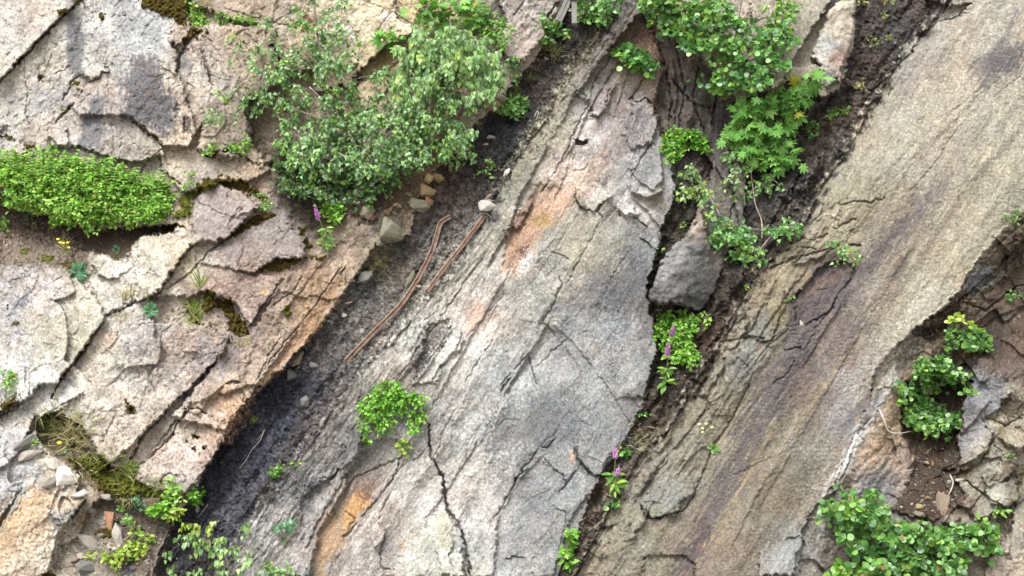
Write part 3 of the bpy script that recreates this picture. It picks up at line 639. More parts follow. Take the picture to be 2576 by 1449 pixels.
CP = {}
CP[0] = [(40,60,200,188,170),(100,40,202,187,170),(250,120,188,182,172),(380,60,188,188,186),(330,250,190,170,156),(200,300,190,176,162),(60,250,202,194,180),
 (60,150,205,196,178),(500,200,196,178,158),(500,100,190,168,148),(600,300,176,156,132),(640,100,192,168,138),(700,50,196,172,140),(900,80,226,208,165),
 (1000,60,228,203,160),(950,150,214,190,140),(1060,30,222,192,135),(1150,30,200,172,135),(1320,60,192,180,165),(1300,120,198,176,156),(450,400,196,178,152),
 (600,420,190,166,136),(550,520,172,154,146),(650,580,162,144,134),(700,620,168,148,134),(430,640,208,194,168),(300,700,216,202,186),(100,750,206,192,180),
 (200,850,204,194,168),(100,950,210,205,195),(60,560,150,128,108),(200,600,118,96,80),(400,850,190,176,165),(400,950,200,182,162),(500,900,172,156,148),
 (450,860,188,160,140),(300,1000,206,192,172),(600,880,176,152,132),(700,800,172,146,124),(750,760,190,150,110),(550,1050,205,178,152),(590,1020,214,166,124),
 (450,1150,210,185,166),(350,1100,198,182,162),(50,1200,196,192,188),(100,1300,222,186,142),(150,1350,218,202,178),(200,1150,184,168,142),(250,1350,198,192,175),
 (320,1300,160,142,118),(380,1350,130,118,105),(240,1220,190,165,135),(150,1180,205,190,165),(20,700,180,170,165),(850,640,195,165,135),(920,560,150,130,110),
 (600,960,196,168,136),(650,900,186,160,136),(330,620,206,194,170),(250,660,196,186,160),(640,740,182,152,136),(560,760,176,150,134),(120,300,196,178,160),
 (780,200,190,170,130),(800,300,180,160,130)]
CP[1] = [(1480,120,92,82,74),(1400,200,98,86,75),(1250,250,122,100,82),(1330,270,76,71,70),(1200,400,90,76,64),(1280,330,82,78,76),(1150,480,120,98,82),
 (1000,480,105,88,62),(1050,570,130,114,100),(1000,650,138,126,112),(930,720,134,128,114),(950,650,158,144,104),(850,850,124,114,108),(750,1000,95,92,98),
 (650,1050,78,78,92),(600,1200,74,76,92),(550,1300,78,78,90),(450,1400,96,88,86),(800,1050,124,112,106),(700,1200,116,108,104),(900,800,148,138,122),
 (960,850,158,148,128),(1080,650,148,136,122),(1180,560,140,128,116),(620,1350,150,142,128),(1380,320,84,78,76),(800,480,70,60,45),(870,500,60,50,40),(600,1130,70,72,88)]
CP[2] = [(1580,40,124,116,104),(1500,150,136,128,116),(1430,250,150,143,126),(1380,330,165,158,130),(1330,430,155,152,135),(1280,480,168,162,142),(1200,620,166,160,142),
 (1480,300,190,176,166),(1540,250,156,138,128),(1560,350,172,164,160),(1500,420,190,172,156),(1600,200,156,134,118),(1640,120,150,104,76),(1630,420,152,152,150),
 (1400,420,205,182,166),(1450,560,170,160,142),(1520,620,168,162,140),(1580,500,190,184,174),(1600,620,132,130,126),(1300,650,184,172,158),(1250,750,180,174,165),
 (1150,850,204,198,186),(1050,850,192,186,170),(1200,780,205,180,160),(1350,750,180,174,156),(1450,800,150,150,148),(1550,850,150,150,150),(1600,750,120,120,120),
 (1300,950,172,172,166),(1400,1050,132,134,134),(1500,1000,150,152,150),(1600,950,152,148,140),(1250,1100,182,178,170),(1350,1250,152,152,150),(1450,1150,148,148,146),
 (1150,1200,196,188,176),(1250,1300,190,184,175),(1080,1250,204,196,184),(1000,1100,168,162,150),(950,1050,166,156,146),(850,1150,142,136,130),(750,1230,120,118,115),
 (680,1350,168,164,158),(800,1300,152,142,135),(900,1250,180,156,138),(950,1380,190,176,164),(1100,1400,196,192,172),(1300,1400,168,166,162),(1450,1300,152,152,146),
 (1400,1400,148,148,144),(850,1050,132,126,120),(1000,950,166,156,146),(900,980,150,144,134),(1580,420,165,160,155),(1640,180,150,120,100),(1600,300,160,150,148),(620,1400,150,145,135)]
CP[3] = [(1700,150,120,104,90),(1750,230,118,102,92),(1720,300,122,106,95),(1800,350,92,78,68),(1850,450,92,82,74),(1750,500,104,94,84),(1700,560,96,84,70),
 (1900,600,82,70,60),(1850,700,78,66,56),(1780,850,90,72,60),(1720,950,78,64,54),(1650,1050,88,76,64),(1600,1150,100,86,74),(1540,1250,100,86,72),(1500,1350,94,82,70),
 (1700,1100,112,96,80),(2050,330,102,90,80),(2000,450,92,82,76),(2200,80,88,75,67),(2200,200,90,77,68),(2100,250,98,85,76),(1910,60,205,160,120),(2030,20,124,124,130),
 (1970,60,130,128,130),(1990,180,152,142,120),(1920,250,160,140,115),(1900,180,150,125,100),(2080,300,110,100,90),(1640,100,120,95,80)]
CP[4] = [(2500,60,186,174,152),(2400,200,182,171,146),(2300,300,184,172,144),(2250,400,182,170,145),(2400,400,172,157,134),(2500,450,188,177,146),(2150,450,172,160,130),
 (2100,550,176,162,130),(2250,550,158,143,122),(2450,600,182,170,140),(2200,700,160,143,124),(2350,700,180,166,134),(2000,680,168,156,120),(1950,800,156,141,110),
 (2080,700,118,102,96),(2040,760,110,98,94),(2000,830,135,122,106),(2100,850,152,133,120),(2250,800,182,168,136),(1900,850,166,156,130),(1850,950,150,142,120),(2000,950,136,118,108),(2150,950,172,162,150),
 (1800,1050,158,144,116),(1950,1100,156,140,112),(1700,1200,162,152,130),(1680,1250,146,144,130),(1800,1250,152,136,108),(1950,1250,146,130,108),(2050,1150,160,150,132),
 (2150,1050,160,150,150),(2200,1100,172,155,138),(1650,1350,156,146,118),(1750,1380,146,126,108),(1900,1350,150,134,112),(2000,1380,156,154,144),(2050,1300,156,146,122),
 (2180,1150,190,155,118),(2130,450,180,170,140),(2300,150,170,158,142),(2160,500,165,152,118),(2240,330,175,165,140)]
CP[5] = [(2500,640,122,106,86),(2450,760,116,100,82),(2550,700,112,96,80),(2350,830,118,102,84),(2300,900,150,134,116),(2400,900,92,78,64),(2500,850,96,80,68),
 (2550,900,124,100,84),(2450,1000,140,136,136),(2400,1100,108,92,80),(2350,1150,96,82,70),(2450,1100,176,170,162),(2520,1050,180,168,140),(2300,1200,170,154,144),
 (2250,1150,182,150,120),(2400,1200,108,92,78),(2350,1250,98,84,70),(2500,1250,176,170,150),(2540,1200,130,112,90),(2450,1300,160,150,132),(2550,1400,178,162,140),
 (2250,1350,122,112,96),(2300,1050,150,122,90),(2220,1080,186,160,124),(2470,700,125,125,122),(2200,1300,150,142,132),(2150,1230,178,160,150),(2480,1150,165,160,140)]
CP[0] += [(820,500,84,70,50),(900,505,112,92,68),(1000,480,150,122,86),(960,560,150,132,108),(760,470,70,58,42),(1040,520,140,116,90),(930,600,160,140,116),(880,580,130,112,92)]  # buff rubble, and dark soil with the birch's shadow put into its colour
CP[1] = [(x, y, r * .80, g * .80, b * .82) for x, y, r, g, b in CP[1]]
CP[6] = [(1910,60,205,160,120),(2030,20,130,130,134),(1970,60,136,134,136),(1700,150,130,114,98),(1660,100,152,108,82),(1740,240,122,108,98),(1790,250,112,102,95),(1680,260,126,106,92),(1850,400,116,108,100),
 (1860,520,132,122,106),(1820,600,118,112,106),(1830,330,100,88,80),(1900,180,150,125,100),(1800,150,104,92,84),(1880,-40,150,130,110),(1750,60,100,90,80)]
C = np.zeros(SH + (3,))
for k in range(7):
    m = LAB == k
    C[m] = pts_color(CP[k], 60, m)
def blend(la, lb, dist, sgn_mask, w=26, seed=260):
    near = (dist < w * 2.2) & ((LAB == la) | (LAB == lb))
    ca = pts_color(CP[la], 60, near); cb = pts_color(CP[lb], 60, near)
    s_ = np.where(LAB[near] == lb, dist[near], -dist[near])
    m = sstep(.25, .75, .5 + s_ / (2 * w) + 0.8 * fbm(A[near] / 22, B[near] / 12, 4, seed))[:, None]
    C[near] = ca * (1 - m) + cb * m
blend(1, 2, g1r, None, 26, 261); blend(3, 4, g2r, None, 22, 262)
blend(4, 5, np.where(Y > 880, np.abs(DC), 999), None, 40, 263)
# mineral mottling: grey and pink grains, rusty veins, lichen
mot = fbm(X / 46, Y / 46, 5, 211, 0.6)
fin = fbm(X / 8, Y / 8, 3, 212, 0.7)
pink = fbm(X / 130, Y / 130, 4, 213)
rockw = ((LAB == 6) | (LAB == 0) | (LAB == 2) | (LAB == 4) | (LAB == 5)).astype(np.float64)
C *= (1 + 0.13 * mot * np.where(LAB == 4, .5, 1) + 0.10 * fin * np.where(LAB == 4, .6, 1))[..., None]
C[..., 0] += 7 * pink; C[..., 2] -= 5 * pink
EXTRA_LICH = np.zeros(SH, np.float32)

def stain(pts, rgb, k=1.0, f=14, nf=12, na=0.9, ani=None, warp=1.0, seed=301):
    sl, d = sdf(pts, f * 2.5, warp)
    if ani == 'v': n = 0.75 * fbm(X[sl] / (nf * .9), Y[sl] / (nf * 3.5), 3, seed, 0.55) + 0.55 * fbm(X[sl] / nf, Y[sl] / nf, 4, seed + 9, 0.6)
    elif ani == 'b': n = fbm(B[sl] / (nf * .5), A[sl] / (nf * 4.5), 4, seed, 0.62)
    else: n = fbm(X[sl] / nf, Y[sl] / nf, 4, seed, 0.62)
    m = np.clip(0.5 + d / (2 * f) + na * n, 0, 1)
    m = (m * m * (3 - 2 * m) * k)[..., None]
    C[sl] = C[sl] * (1 - m) + np.array(rgb, float) * m

GR = (122, 122, 128)
# dark water stains of the left cliff (they run straight down)
stain(t00([(500,110),(560,90),(620,130),(635,300),(620,420),(600,560),(510,560),(505,300)]), (126,126,128), .85, 7, 10, .5, 'v')
stain(t00([(980,430),(1150,420),(1190,520),(1240,700),(1330,680),(1330,900),(1250,1020),(1130,960),(900,860),(940,640),(970,560)]), (118,112,116), .85, 12, 9, 1.0, 'v')
stain(t00([(1010,760),(1300,800),(1290,980),(1100,900)]), (108,106,110), .5, 14, 9, 1.0, 'v')
stain(t00([(700,720),(790,720),(780,860),(780,960),(770,1110),(600,1130),(600,930),(650,830)]), (122,122,126), .85, 9, 9, .8, 'v')
stain(t00([(860,60),(1180,160),(1180,330),(900,300),(880,200)]), (166,168,166), .6, 25, 14, .8, 'v')
stain(t00([(830,-30),(980,20),(1000,120),(900,70)]), (138,142,148), .7, 18, 12, .8)
stain(t00([(230,660),(500,640),(520,700),(440,800),(260,900),(200,760)]), (172,172,172), .7, 25, 14, .8)
stain(t00([(70,690),(120,690),(110,800),(75,800)]), (150,148,146), .6, 14, 10, .8)
stain(t00([(1380,880),(1430,900),(1430,980),(1380,1040)]), (110,96,84), .8, 8, 8, .8)
stain(t00([(1340,420),(1440,330),(1420,500),(1360,560)]), (140,136,138), .7, 14, 10, .8, 'v')
stain(t00([(800,1080),(1200,1080),(1180,1200),(900,1240)]), (150,140,122), .55, 25, 14, 1.0)
stain(t00([(640,60),(820,70),(860,180),(720,220),(640,220)]), (226,220,210), .6, 12, 10, .9)
stain(t00([(150,40),(200,30),(320,60),(260,200),(160,190)]), (188,160,146), .5, 20, 14, .9)
stain(t00([(1390,-20),(1560,-20),(1500,110),(1440,130)]), (110,106,104), .7, 12, 9, .8, 'v')
stain(t00([(1580,0),(1990,-20),(2000,100),(1700,120)]), (176,150,128), .5, 30, 14, .9, 'b')
stain(t00([(1960,210),(2110,330),(2300,540),(2280,900),(1900,1200),(1850,900),(1800,700),(2060,560)]), (146,122,96), .6, 25, 14, .8)
stain(t00([(2290,120),(2370,130),(2360,230),(2280,220)]), (190,120,70), .8, 10, 9, .8)
stain(t10([(0,170),(100,260),(80,300),(-60,200)]), (250,238,220), .9, 6, 8, .7)
stain(t10([(380,80),(420,120),(360,170),(300,170),(290,110)]), (246,226,206), .8, 6, 8, .7)
stain(t10([(440,140),(520,175),(500,195),(440,165)]), (250,225,205), .9, 3, 8, .4)
stain(t10([(230,420),(400,310),(540,350),(420,470),(280,520)]), (196,156,96), .6, 14, 10, 1, 'b')
stain(t10([(1300,150),(1500,150),(1560,300),(1400,440),(1260,420),(1260,250)]), (206,184,172), .6, 20, 10, 1.0)
stain(t10([(980,0),(1250,-20),(1300,120),(1120,150),(1000,80)]), (140,134,130), .6, 20, 12, 1.0)
stain([(690,450),(780,455),(900,440),(1040,455),(1060,500),(1000,540),(960,530),(930,560),(870,540),(840,560),(800,520),(760,500)], (88,72,56), .9, 10, 9, 1.2)  # dark soil; the shade under the birch is painted into the colour too
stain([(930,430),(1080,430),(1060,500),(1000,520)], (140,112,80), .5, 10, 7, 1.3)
# ledge soil and its dry edge
stain(P_LEDGE, (104,84,68), .95, 5, 10, .8)
stain(t01([(0,320),(440,350),(560,420),(500,520),(400,540),(200,560),(0,560)]), (172,150,126), .75, 14, 9, 1.4)
# block colours of the left centre
stain(t01([(1490,100),(1640,0),(1830,60),(1900,120),(1760,240),(1650,330),(1500,350)]), (172,156,148), .5, 14, 10, 1.0)
stain(t01([(1960,330),(2140,230),(2280,340),(2290,470),(2060,500),(1950,470)]), (166,150,140), .55, 12, 12, .8)
stain(t01([(1700,360),(1800,330),(1820,440),(1720,500)]), (150,136,132), .6, 12, 10, 1)
stain(t01([(60,850),(240,720),(230,840),(100,900)]), (136,138,146), .8, 12, 10, .8)
stain(t01([(60,720),(240,900),(190,1100),(20,1180),(20,900)]), (158,158,160), .55, 25, 14, .8, 'v')
stain(t01([(220,950),(620,880),(560,1200),(300,1300),(220,1200)]), (176,166,134), .5, 30, 18, .9)
stain(t01([(1690,1060),(1900,900),(2000,1000),(1760,1300),(1520,1420),(1400,1400)]), (140,126,128), .55, 25, 12, 1.1)
stain(t01([(1100,1200),(1420,1300),(1280,1449),(1080,1449)]), (140,134,130), .45, 25, 12, 1.1)
stain(t01([(760,1050),(880,1060),(860,1180),(770,1180)]), (220,176,148), .6, 12, 9, .8)
stain(t01([(1330,440),(1490,400),(1480,520),(1300,600)]), (206,184,136), .55, 12, 9, .8)
stain(t01([(1960,700),(2030,730),(2010,800),(1960,770)]), (214,180,120), .7, 6, 9, .8)
stain(t01([(1120,820),(1500,900),(1600,900),(1700,1050),(1500,1040),(1180,950)]), (206,184,146), .6, 12, 7, 1.2)
stain(t01([(2330,940),(2560,620),(2590,660),(2350,1090),(2060,1400),(1960,1449)]), (206,150,98), .6, 8, 10, .9, 'b')
stain(t02([(1700,260),(1900,80),(1930,110),(1890,250),(1770,420),(1690,470)]), (206,148,104), .85, 8, 10, .7)
stain(t02([(0,1100),(200,760),(380,720),(300,860),(180,1000),(60,1300),(0,1400)]), (216,164,108), .65, 16, 10, .9, 'b')
stain(t02([(380,980),(560,960),(470,1060),(400,1150)]), (150,154,160), .7, 8, 10, .9)
stain(t02([(10,960),(190,770),(210,790),(80,980),(-20,1080)]), (156,160,148), .7, 6, 6, .9, 'b')
stain(t02([(620,960),(700,980),(640,1090),(560,1080)]), (190,140,70), .7, 8, 8, .9)
stain(t02([(1700,300),(1560,560),(1500,620),(1640,360)]), (196,148,118), .5, 14, 9, .9)
stain(t02([(0,350),(230,390),(240,470),(0,520)]), (178,176,178), .7, 12, 9, .8)
stain(P_MBANK, (116,96,66), .8, 6, 8, 1.0)
stain(P_RUB, (150,132,110), .7, 10, 6, 1.3)
stain(t02([(800,930),(1200,1000),(1260,1080),(1200,1300),(1140,1449),(840,1449),(880,1100)]), (112,96,84), .75, 12, 8, 1.2)
stain(t02([(20,110),(150,60),(120,180),(0,240)]), (110,90,50), .8, 10, 6, 1)
# coal seam and its pale ash-coloured fringe
stain(t02([(1900,100),(2200,0),(2300,0),(2250,120),(1960,480),(1900,700),(1600,1000),(1420,1100),(1300,1050),(1500,820),(1640,520)]), (58,58,68), .7, 18, 8, 1.3)
stain(t02([(1980,180),(2100,400),(2000,640),(1800,900),(1700,1100),(1500,1200),(1500,1000),(1800,600)]), (112,112,126), .4, 20, 7, 1.4)
stain(t02([(950,1340),(1010,1360),(980,1440),(920,1430)]), (60,68,92), .8, 8, 8, .9)
stain(t11([(230,480),(330,480),(320,570),(230,600)]), (150,132,66), .7, 14, 7, 1.2)
stain(t10([(1700,480),(1560,760),(1400,1000),(1240,1300),(1180,1500),(1120,1500),(1230,1200),(1440,850),(1600,560)]), (64,60,62), .7, 12, 8, 1.2)
# ridge: lichen yellow crest, pale flank, rusty core
stain(t10([(1960,200),(1740,480),(1630,700),(1540,820),(1440,980),(1330,1160),(1240,1400),(1210,1449),(1290,1449),(1420,1150),(1560,900),(1700,640),(1850,420)]), (176,168,126), .6, 12, 6, 1.3)
stain(P_OR, (204,144,98), .8, 7, 7, 1.7, 'b')
stain([(1600,300),(1570,300),(1500,390),(1440,470),(1470,500),(1530,420)], (190,150,124), .4, 8, 8, 1.3, 'b')
stain(t11([(1430,190),(1560,150),(1600,240),(1550,270),(1480,250)]), (184,140,66), .75, 6, 8, .9)
stain(t11([(1500,-20),(1740,-20),(1690,120),(1560,160),(1470,140)]), (224,172,138), .7, 8, 8, 1.1)
stain(t11([(1310,300),(1460,250),(1440,400),(1340,430)]), (206,150,116), .8, 6, 8, 1.0)
stain(t11([(1330,430),(1400,410),(1390,520),(1340,480)]), (122,70,66), .9, 4, 6, .8)
stain(t11([(1400,440),(1460,500),(1400,600),(1340,640),(1330,560)]), (212,212,208), .8, 6, 5, 1.2)
stain(t11([(1230,300),(1350,140),(1440,60),(1440,110),(1330,270),(1290,290)]), (150,112,98), .8, 4, 8, .6)
stain(t11([(960,880),(1060,820),(1080,900),(1060,1000),(980,1090),(930,1080)]), (222,176,150), .8, 8, 6, 1.2, 'b')
stain(t11([(860,1000),(920,1050),(900,1180),(760,1300),(720,1440),(560,1449),(640,1310),(770,1170)]), (206,202,190), .75, 8, 6, .8)
stain(t11([(980,1080),(1150,1000),(1060,1180),(900,1260)]), (232,226,216), .7, 14, 6, 1.2, 'b')
stain(t11([(640,1000),(800,970),(780,1060),(640,1260),(560,1400),(520,1300)]), (98,88,84), .8, 10, 6, 1.2)
stain(t11([(760,480),(900,380),(860,520),(720,640),(640,760)]), (184,178,156), .6, 12, 5, 1.3)
stain(t11([(380,1050),(620,720),(900,560),(1150,540),(960,760),(820,940),(640,1000),(420,1160),(200,1449),(100,1449)]), (178,174,156), .5, 24, 6, 1.4, 'b')
stain(t11([(1640,180),(1900,150),(1960,200),(1880,340),(1760,560),(1600,460)]), (186,176,146), .6, 14, 8, .9)
stain(t11([(2110,40),(2230,40),(2330,180),(2150,180)]), (212,206,198), .6, 12, 6, 1.2)
stain(t10([(1240,1449),(1300,1300),(1500,1160),(1600,1200),(1480,1449)]), (150,148,128), .5, 14, 6, 1.3)
stain(t10([(1600,1360),(1760,1280),(1860,1300),(1840,1449),(1560,1449)]), (222,190,164), .8, 12, 7, 1.1)
stain(t10([(1750,1055),(1850,1065),(1840,1105),(1770,1090)]), (92,90,84), .8, 4, 8, .4)
stain(t10([(1760,900),(1900,880),(1840,1060),(1740,1080)]), (226,212,202), .6, 12, 6, 1.1)
stain(t10([(2200,160),(2400,220),(2380,380),(2260,360),(2240,260)]), (142,92,70), .7, 14, 10, .9)
stain(t10([(2100,520),(2270,560),(2240,640),(2130,640)]), (150,134,96), .5, 14, 8, 1)
stain(t10([(2180,880),(2300,820),(2240,1060),(2130,1200),(2080,1100)]), (104,100,100), .6, 20, 9, 1.0, 'b')
stain(t11([(1960,700),(2100,500),(2230,560),(2330,700),(2300,800),(2100,900),(1980,880)]), (112,112,114), .6, 26, 8, .9)
stain(t12([(1200,200),(1500,60),(1700,120),(1700,420),(1500,480),(1150,520),(1100,420)]), (120,122,122), .65, 30, 8, 1.0)
stain(t12([(1900,160),(2250,0),(2200,240),(2000,560),(1900,560)]), (138,138,134), .5, 24, 8, .9, 'b')
stain(t12([(1380,640),(1500,600),(1680,720),(1560,1000),(1400,1300),(1200,1300),(1300,900)]), (142,142,142), .6, 24, 8, .9, 'b')
stain(t12([(40,870),(110,800),(200,850),(230,900),(150,960),(60,1100),(10,1160),(10,980)]), (226,160,84), .9, 6, 10, .5)
stain(t12([(80,790),(220,740),(240,840),(190,880),(110,820)]), (150,104,78), .8, 8, 8, .7)
stain(t12([(-140,1020),(0,900),(10,1200),(-160,1449),(-230,1449)]), (212,158,100), .75, 10, 9, .9, 'b')
stain(t12([(430,1180),(480,1190),(470,1240),(430,1230)]), (228,176,120), .8, 5, 8, .6)
stain(t12([(700,980),(780,960),(860,1130),(820,1270),(760,1240),(700,1120)]), (196,190,160), .8, 8, 8, .8)
stain(t12([(1710,500),(1740,500),(1760,570),(1780,620),(1730,580)]), (222,170,128), .9, 4, 8, .4)
stain(t12([(1000,1449),(1180,1080),(1240,1000),(1200,1200),(1120,1449)]), (206,198,184), .6, 14, 8, 1.0, 'b')
stain(t12([(560,600),(740,600),(760,780),(700,900),(460,940),(400,800)]), (206,196,186), .5, 20, 7, 1.1, 'b')
stain(t12([(300,1100),(440,1100),(440,1400),(300,1390)]), (150,146,140), .6, 10, 8, .6)
# slab: purple-grey band, stripes, ochre joints, white wash at its foot
BD = (120,110,110)
for (x0, y0, x1, y1, w, k, c) in [(2345,480,2110,760,20,.8,BD),(2120,700,1985,930,34,.8,(122,110,110)),(2030,840,1880,1110,38,.75,(116,106,108)),(1900,1070,1760,1340,34,.75,(114,102,104)),(2180,760,2060,960,22,.5,(130,112,106)),(2110,960,1990,1180,20,.45,(128,112,102)),(1780,1320,1690,1500,22,.8,(104,90,90)),
    (2420,500,2150,900,9,.5,(140,122,100)),(2300,620,2180,840,14,.5,(128,110,96)),(2560,20,2470,220,10,.6,(120,114,114)),(2576,130,2500,190,24,.7,(112,108,110)),(2560,330,2440,460,8,.5,(124,112,104)),
    (2400,430,2250,640,9,.55,(122,112,108)),(2230,470,2110,640,8,.35,(176,158,110)),(2180,820,1960,1130,4,.8,(176,150,104)),(1960,1060,1740,1440,3.5,.7,(178,152,104)),(1900,1160,1760,1449,3,.6,(176,150,104)),
    (2260,930,2120,1180,14,.85,(196,194,190)),(2130,1170,2040,1400,13,.8,(176,174,170)),(2200,1010,2100,1200,7,.9,(228,226,220)),(2090,1200,2050,1310,6,.7,(214,210,204)),(2240,930,2160,1090,8,.7,(120,122,124)),
    (2290,880,2200,980,10,.6,(206,196,180)),(2520,180,2240,470,3,.5,(120,100,86)),(2440,260,2200,490,2.5,.5,(108,92,80)),(2380,120,2190,330,12,.35,(150,134,122)),(2060,1000,1900,1300,30,.3,(160,142,108))]:
    dx, dy = x1 - x0, y1 - y0; L = math.hypot(dx, dy); nx, ny = -dy / L * w, dx / L * w
    stain([(x0, y0), ((x0+x1)/2 + nx, (y0+y1)/2 + ny), (x1, y1), ((x0+x1)/2 - nx, (y0+y1)/2 - ny), ] if w < 6 else
          [(x0 + nx*.4, y0 + ny*.4), (x0*.6+x1*.4 + nx, y0*.6+y1*.4 + ny), (x1 + nx*.7, y1 + ny*.7), (x1 - nx*.7, y1 - ny*.7), (x0*.6+x1*.4 - nx, y0*.6+y1*.4 - ny), (x0 - nx*.4, y0 - ny*.4)],
          c, k, max(3, w * .5), max(5, w * .45), 1.25, 'b')
stain(t20([(2200,420),(2420,330),(2560,300),(2500,480),(2300,620),(2180,600)]), (120,112,112), .7, 14, 14, 1.0, 'b')
stain(t21([(960,640),(1060,545),(1250,560),(1230,700),(1050,850),(920,980),(880,900),(860,860)]), (112,94,96), .85, 10, 14, .8)
stain(t21([(960,720),(1180,590),(1200,600),(1000,760),(900,800)]), (160,126,96), .6, 8, 8, .9, 'b')
stain(t21([(510,1040),(640,870),(680,900),(640,1060),(560,1100)]), (120,122,118), .75, 12, 9, 1.1)
stain(t21([(380,1230),(560,1130),(580,1180),(470,1400),(380,1420),(360,1330)]), (126,126,126), .6, 14, 9, 1.1)
stain(t21([(840,510),(880,460),(1000,460),(900,540)]), (124,122,112), .7, 6, 9, .9)
stain(t21([(640,860),(760,830),(800,900),(740,1000),(690,1000)]), (176,156,96), .6, 12, 6, 1.2)
stain(t21([(1780,760),(2040,700),(2100,740),(1900,900),(1600,1260),(1560,1449),(1400,1449),(1550,1100)]), (206,198,178), .55, 22, 10, 1.1)
stain(t21([(2200,640),(2330,540),(2360,560),(2240,700),(2100,790),(2080,820)]), (112,120,130), .8, 8, 10, .8, 'b')
stain(t21([(1600,1449),(1800,1240),(1960,1080),(1980,1110),(1800,1330),(1700,1449)]), (222,186,144), .7, 8, 6, 1.1, 'b')
stain(t22([(1380,560),(1430,420),(1500,400),(1500,560),(1430,720),(1370,700)]), (222,180,142), .7, 12, 7, 1.2, 'b')
stain(t22([(1300,700),(1600,540),(1620,700),(1560,900),(1340,860)]), (140,146,154), .6, 16, 9, 1.1)
stain(t22([(1640,640),(1760,540),(1750,700),(1640,880),(1590,900)]), (206,178,158), .6, 12, 8, 1.1)
stain(t22([(600,1260),(880,1170),(910,1230),(850,1300),(860,1449),(560,1449)]), (166,166,162), .7, 14, 6, 1.3)
stain(t22([(880,560),(1000,600),(980,800),(800,820),(860,700)]), (118,104,88), .5, 20, 8, 1.1)
stain(t22([(2200,-40),(2420,-40),(2380,200),(2240,260),(2300,330),(2120,560),(2060,440),(2110,250),(2110,120)]), (152,152,156), .75, 14, 9, .9)
stain(P_SCREE, (92,74,60), .9, 6, 8, .8)
stain(t22([(2400,120),(2480,60),(2576,100),(2576,240),(2440,270),(2380,210)]), (96,80,62), .85, 8, 7, .9)
stain(t22([(2300,1130),(2440,920),(2490,960),(2460,1130),(2200,1280),(2120,1290)]), (98,84,66), .85, 8, 7, .9)
for c_, w in [([(2290,260),(2380,280),(2430,320),(2330,430),(2240,600),(2100,690)], 8), ([(2400,370),(2440,460),(2540,540)], 7), ([(2440,930),(2540,780),(2560,640)], 8)]:
    p = t22(c_)
    sl = box(p, 20); d, _ = segdist(WX[sl], WY[sl], p, False)
    m = (sstep(w, 1, d) * 0.7)[..., None]
    C[sl] = C[sl] * (1 - m) + np.array([140, 122, 86]) * m
# streaking of the slab and ridge along the beds
stk = fbm(B / 7, A / 75, 4, 221, 0.65)
C *= (1 + (0.07 * stk * (LAB == 4) + 0.17 * stk * fl2 * (LAB == 2)))[..., None]
# directional mineral grain, dark manganese flecks and white calcite flecks
gd = fbm(A / 16, B / 5.5, 3, 251, 0.7); g0 = fbm(X / 5.5, Y / 5.5, 3, 252, 0.7)
C *= (1 + 0.10 * g0 * rockw + (0.12 * (LAB == 2) * (.3 + .7 * fl2) + 0.07 * (LAB == 4) + 0.05 * (LAB == 0)) * gd)[..., None]
flk = perlin(X / 6.5, Y / 6.5, 253) * sstep(-.2, .5, fbm(X / 90, Y / 90, 3, 254))
mw = (sstep(.42, .62, flk) * rockw * 0.30)[..., None]; C = C * (1 - mw) + np.array([222, 218, 210.]) * mw
flk = perlin(A / 15, B / 6, 255) * sstep(-.1, .5, fbm(X / 110, Y / 110, 3, 256))
mw = (sstep(.36, .6, flk) * rockw * 0.35)[..., None]; C = C * (1 - mw) + np.array([96, 90, 88.]) * mw
# crumbs of soil: dark and pale grains
gr = perlin(X / 7.5, Y / 6.5, 231) + 0.8 * perlin(X / 4.2, Y / 4.0, 232)
gw = ((LAB == 1) | (LAB == 3)) * 1.0
C *= (1 + 0.26 * gw * gr + 0.30 * gw * fbm(X / 18, Y / 18, 3, 233))[..., None]
# lichen amount (white grains on the grey ridge, the slab and the dark rock)
LICH = (0.25 + 0.5 * (LAB == 2) * sstep(1120, 1350, B * 1.0) + 0.15 * (LAB == 4) + 0.35 * sstep(0.0, 0.6, fbm(X / 160, Y / 160, 3, 241)))
LICH = LICH * (1 - gw * 0.8)
C = C * 0.68 + 0.32 * C.mean(-1, keepdims=True)      # weathered stone is greyer than its freshest patches
vs_ = fbm(X / 14, Y / 34, 4, 271, .6) * (LAB == 6)
C *= (1 + .14 * vs_)[..., None]
Cs = 90 + (C - 90) * 1.05 + 2
gy_ = C.mean(-1, keepdims=True); sl4 = ((LAB == 4) * .16 + (LAB == 2) * .14 + (LAB == 0) * .12 + (LAB == 6) * .35)[..., None]; C = C * (1 - sl4) + gy_ * sl4
C = np.where(((LAB == 1) | (LAB == 3))[..., None], Cs, 150 + (C - 150) * 1.12 - 5 - 3 * (LAB == 4)[..., None])
C[..., 0] -= 1; C[..., 2] += 1
C = np.clip(C, 8, 250)
ALB = s2l(C) * 0.62       # reflectance that gives those display values in this light
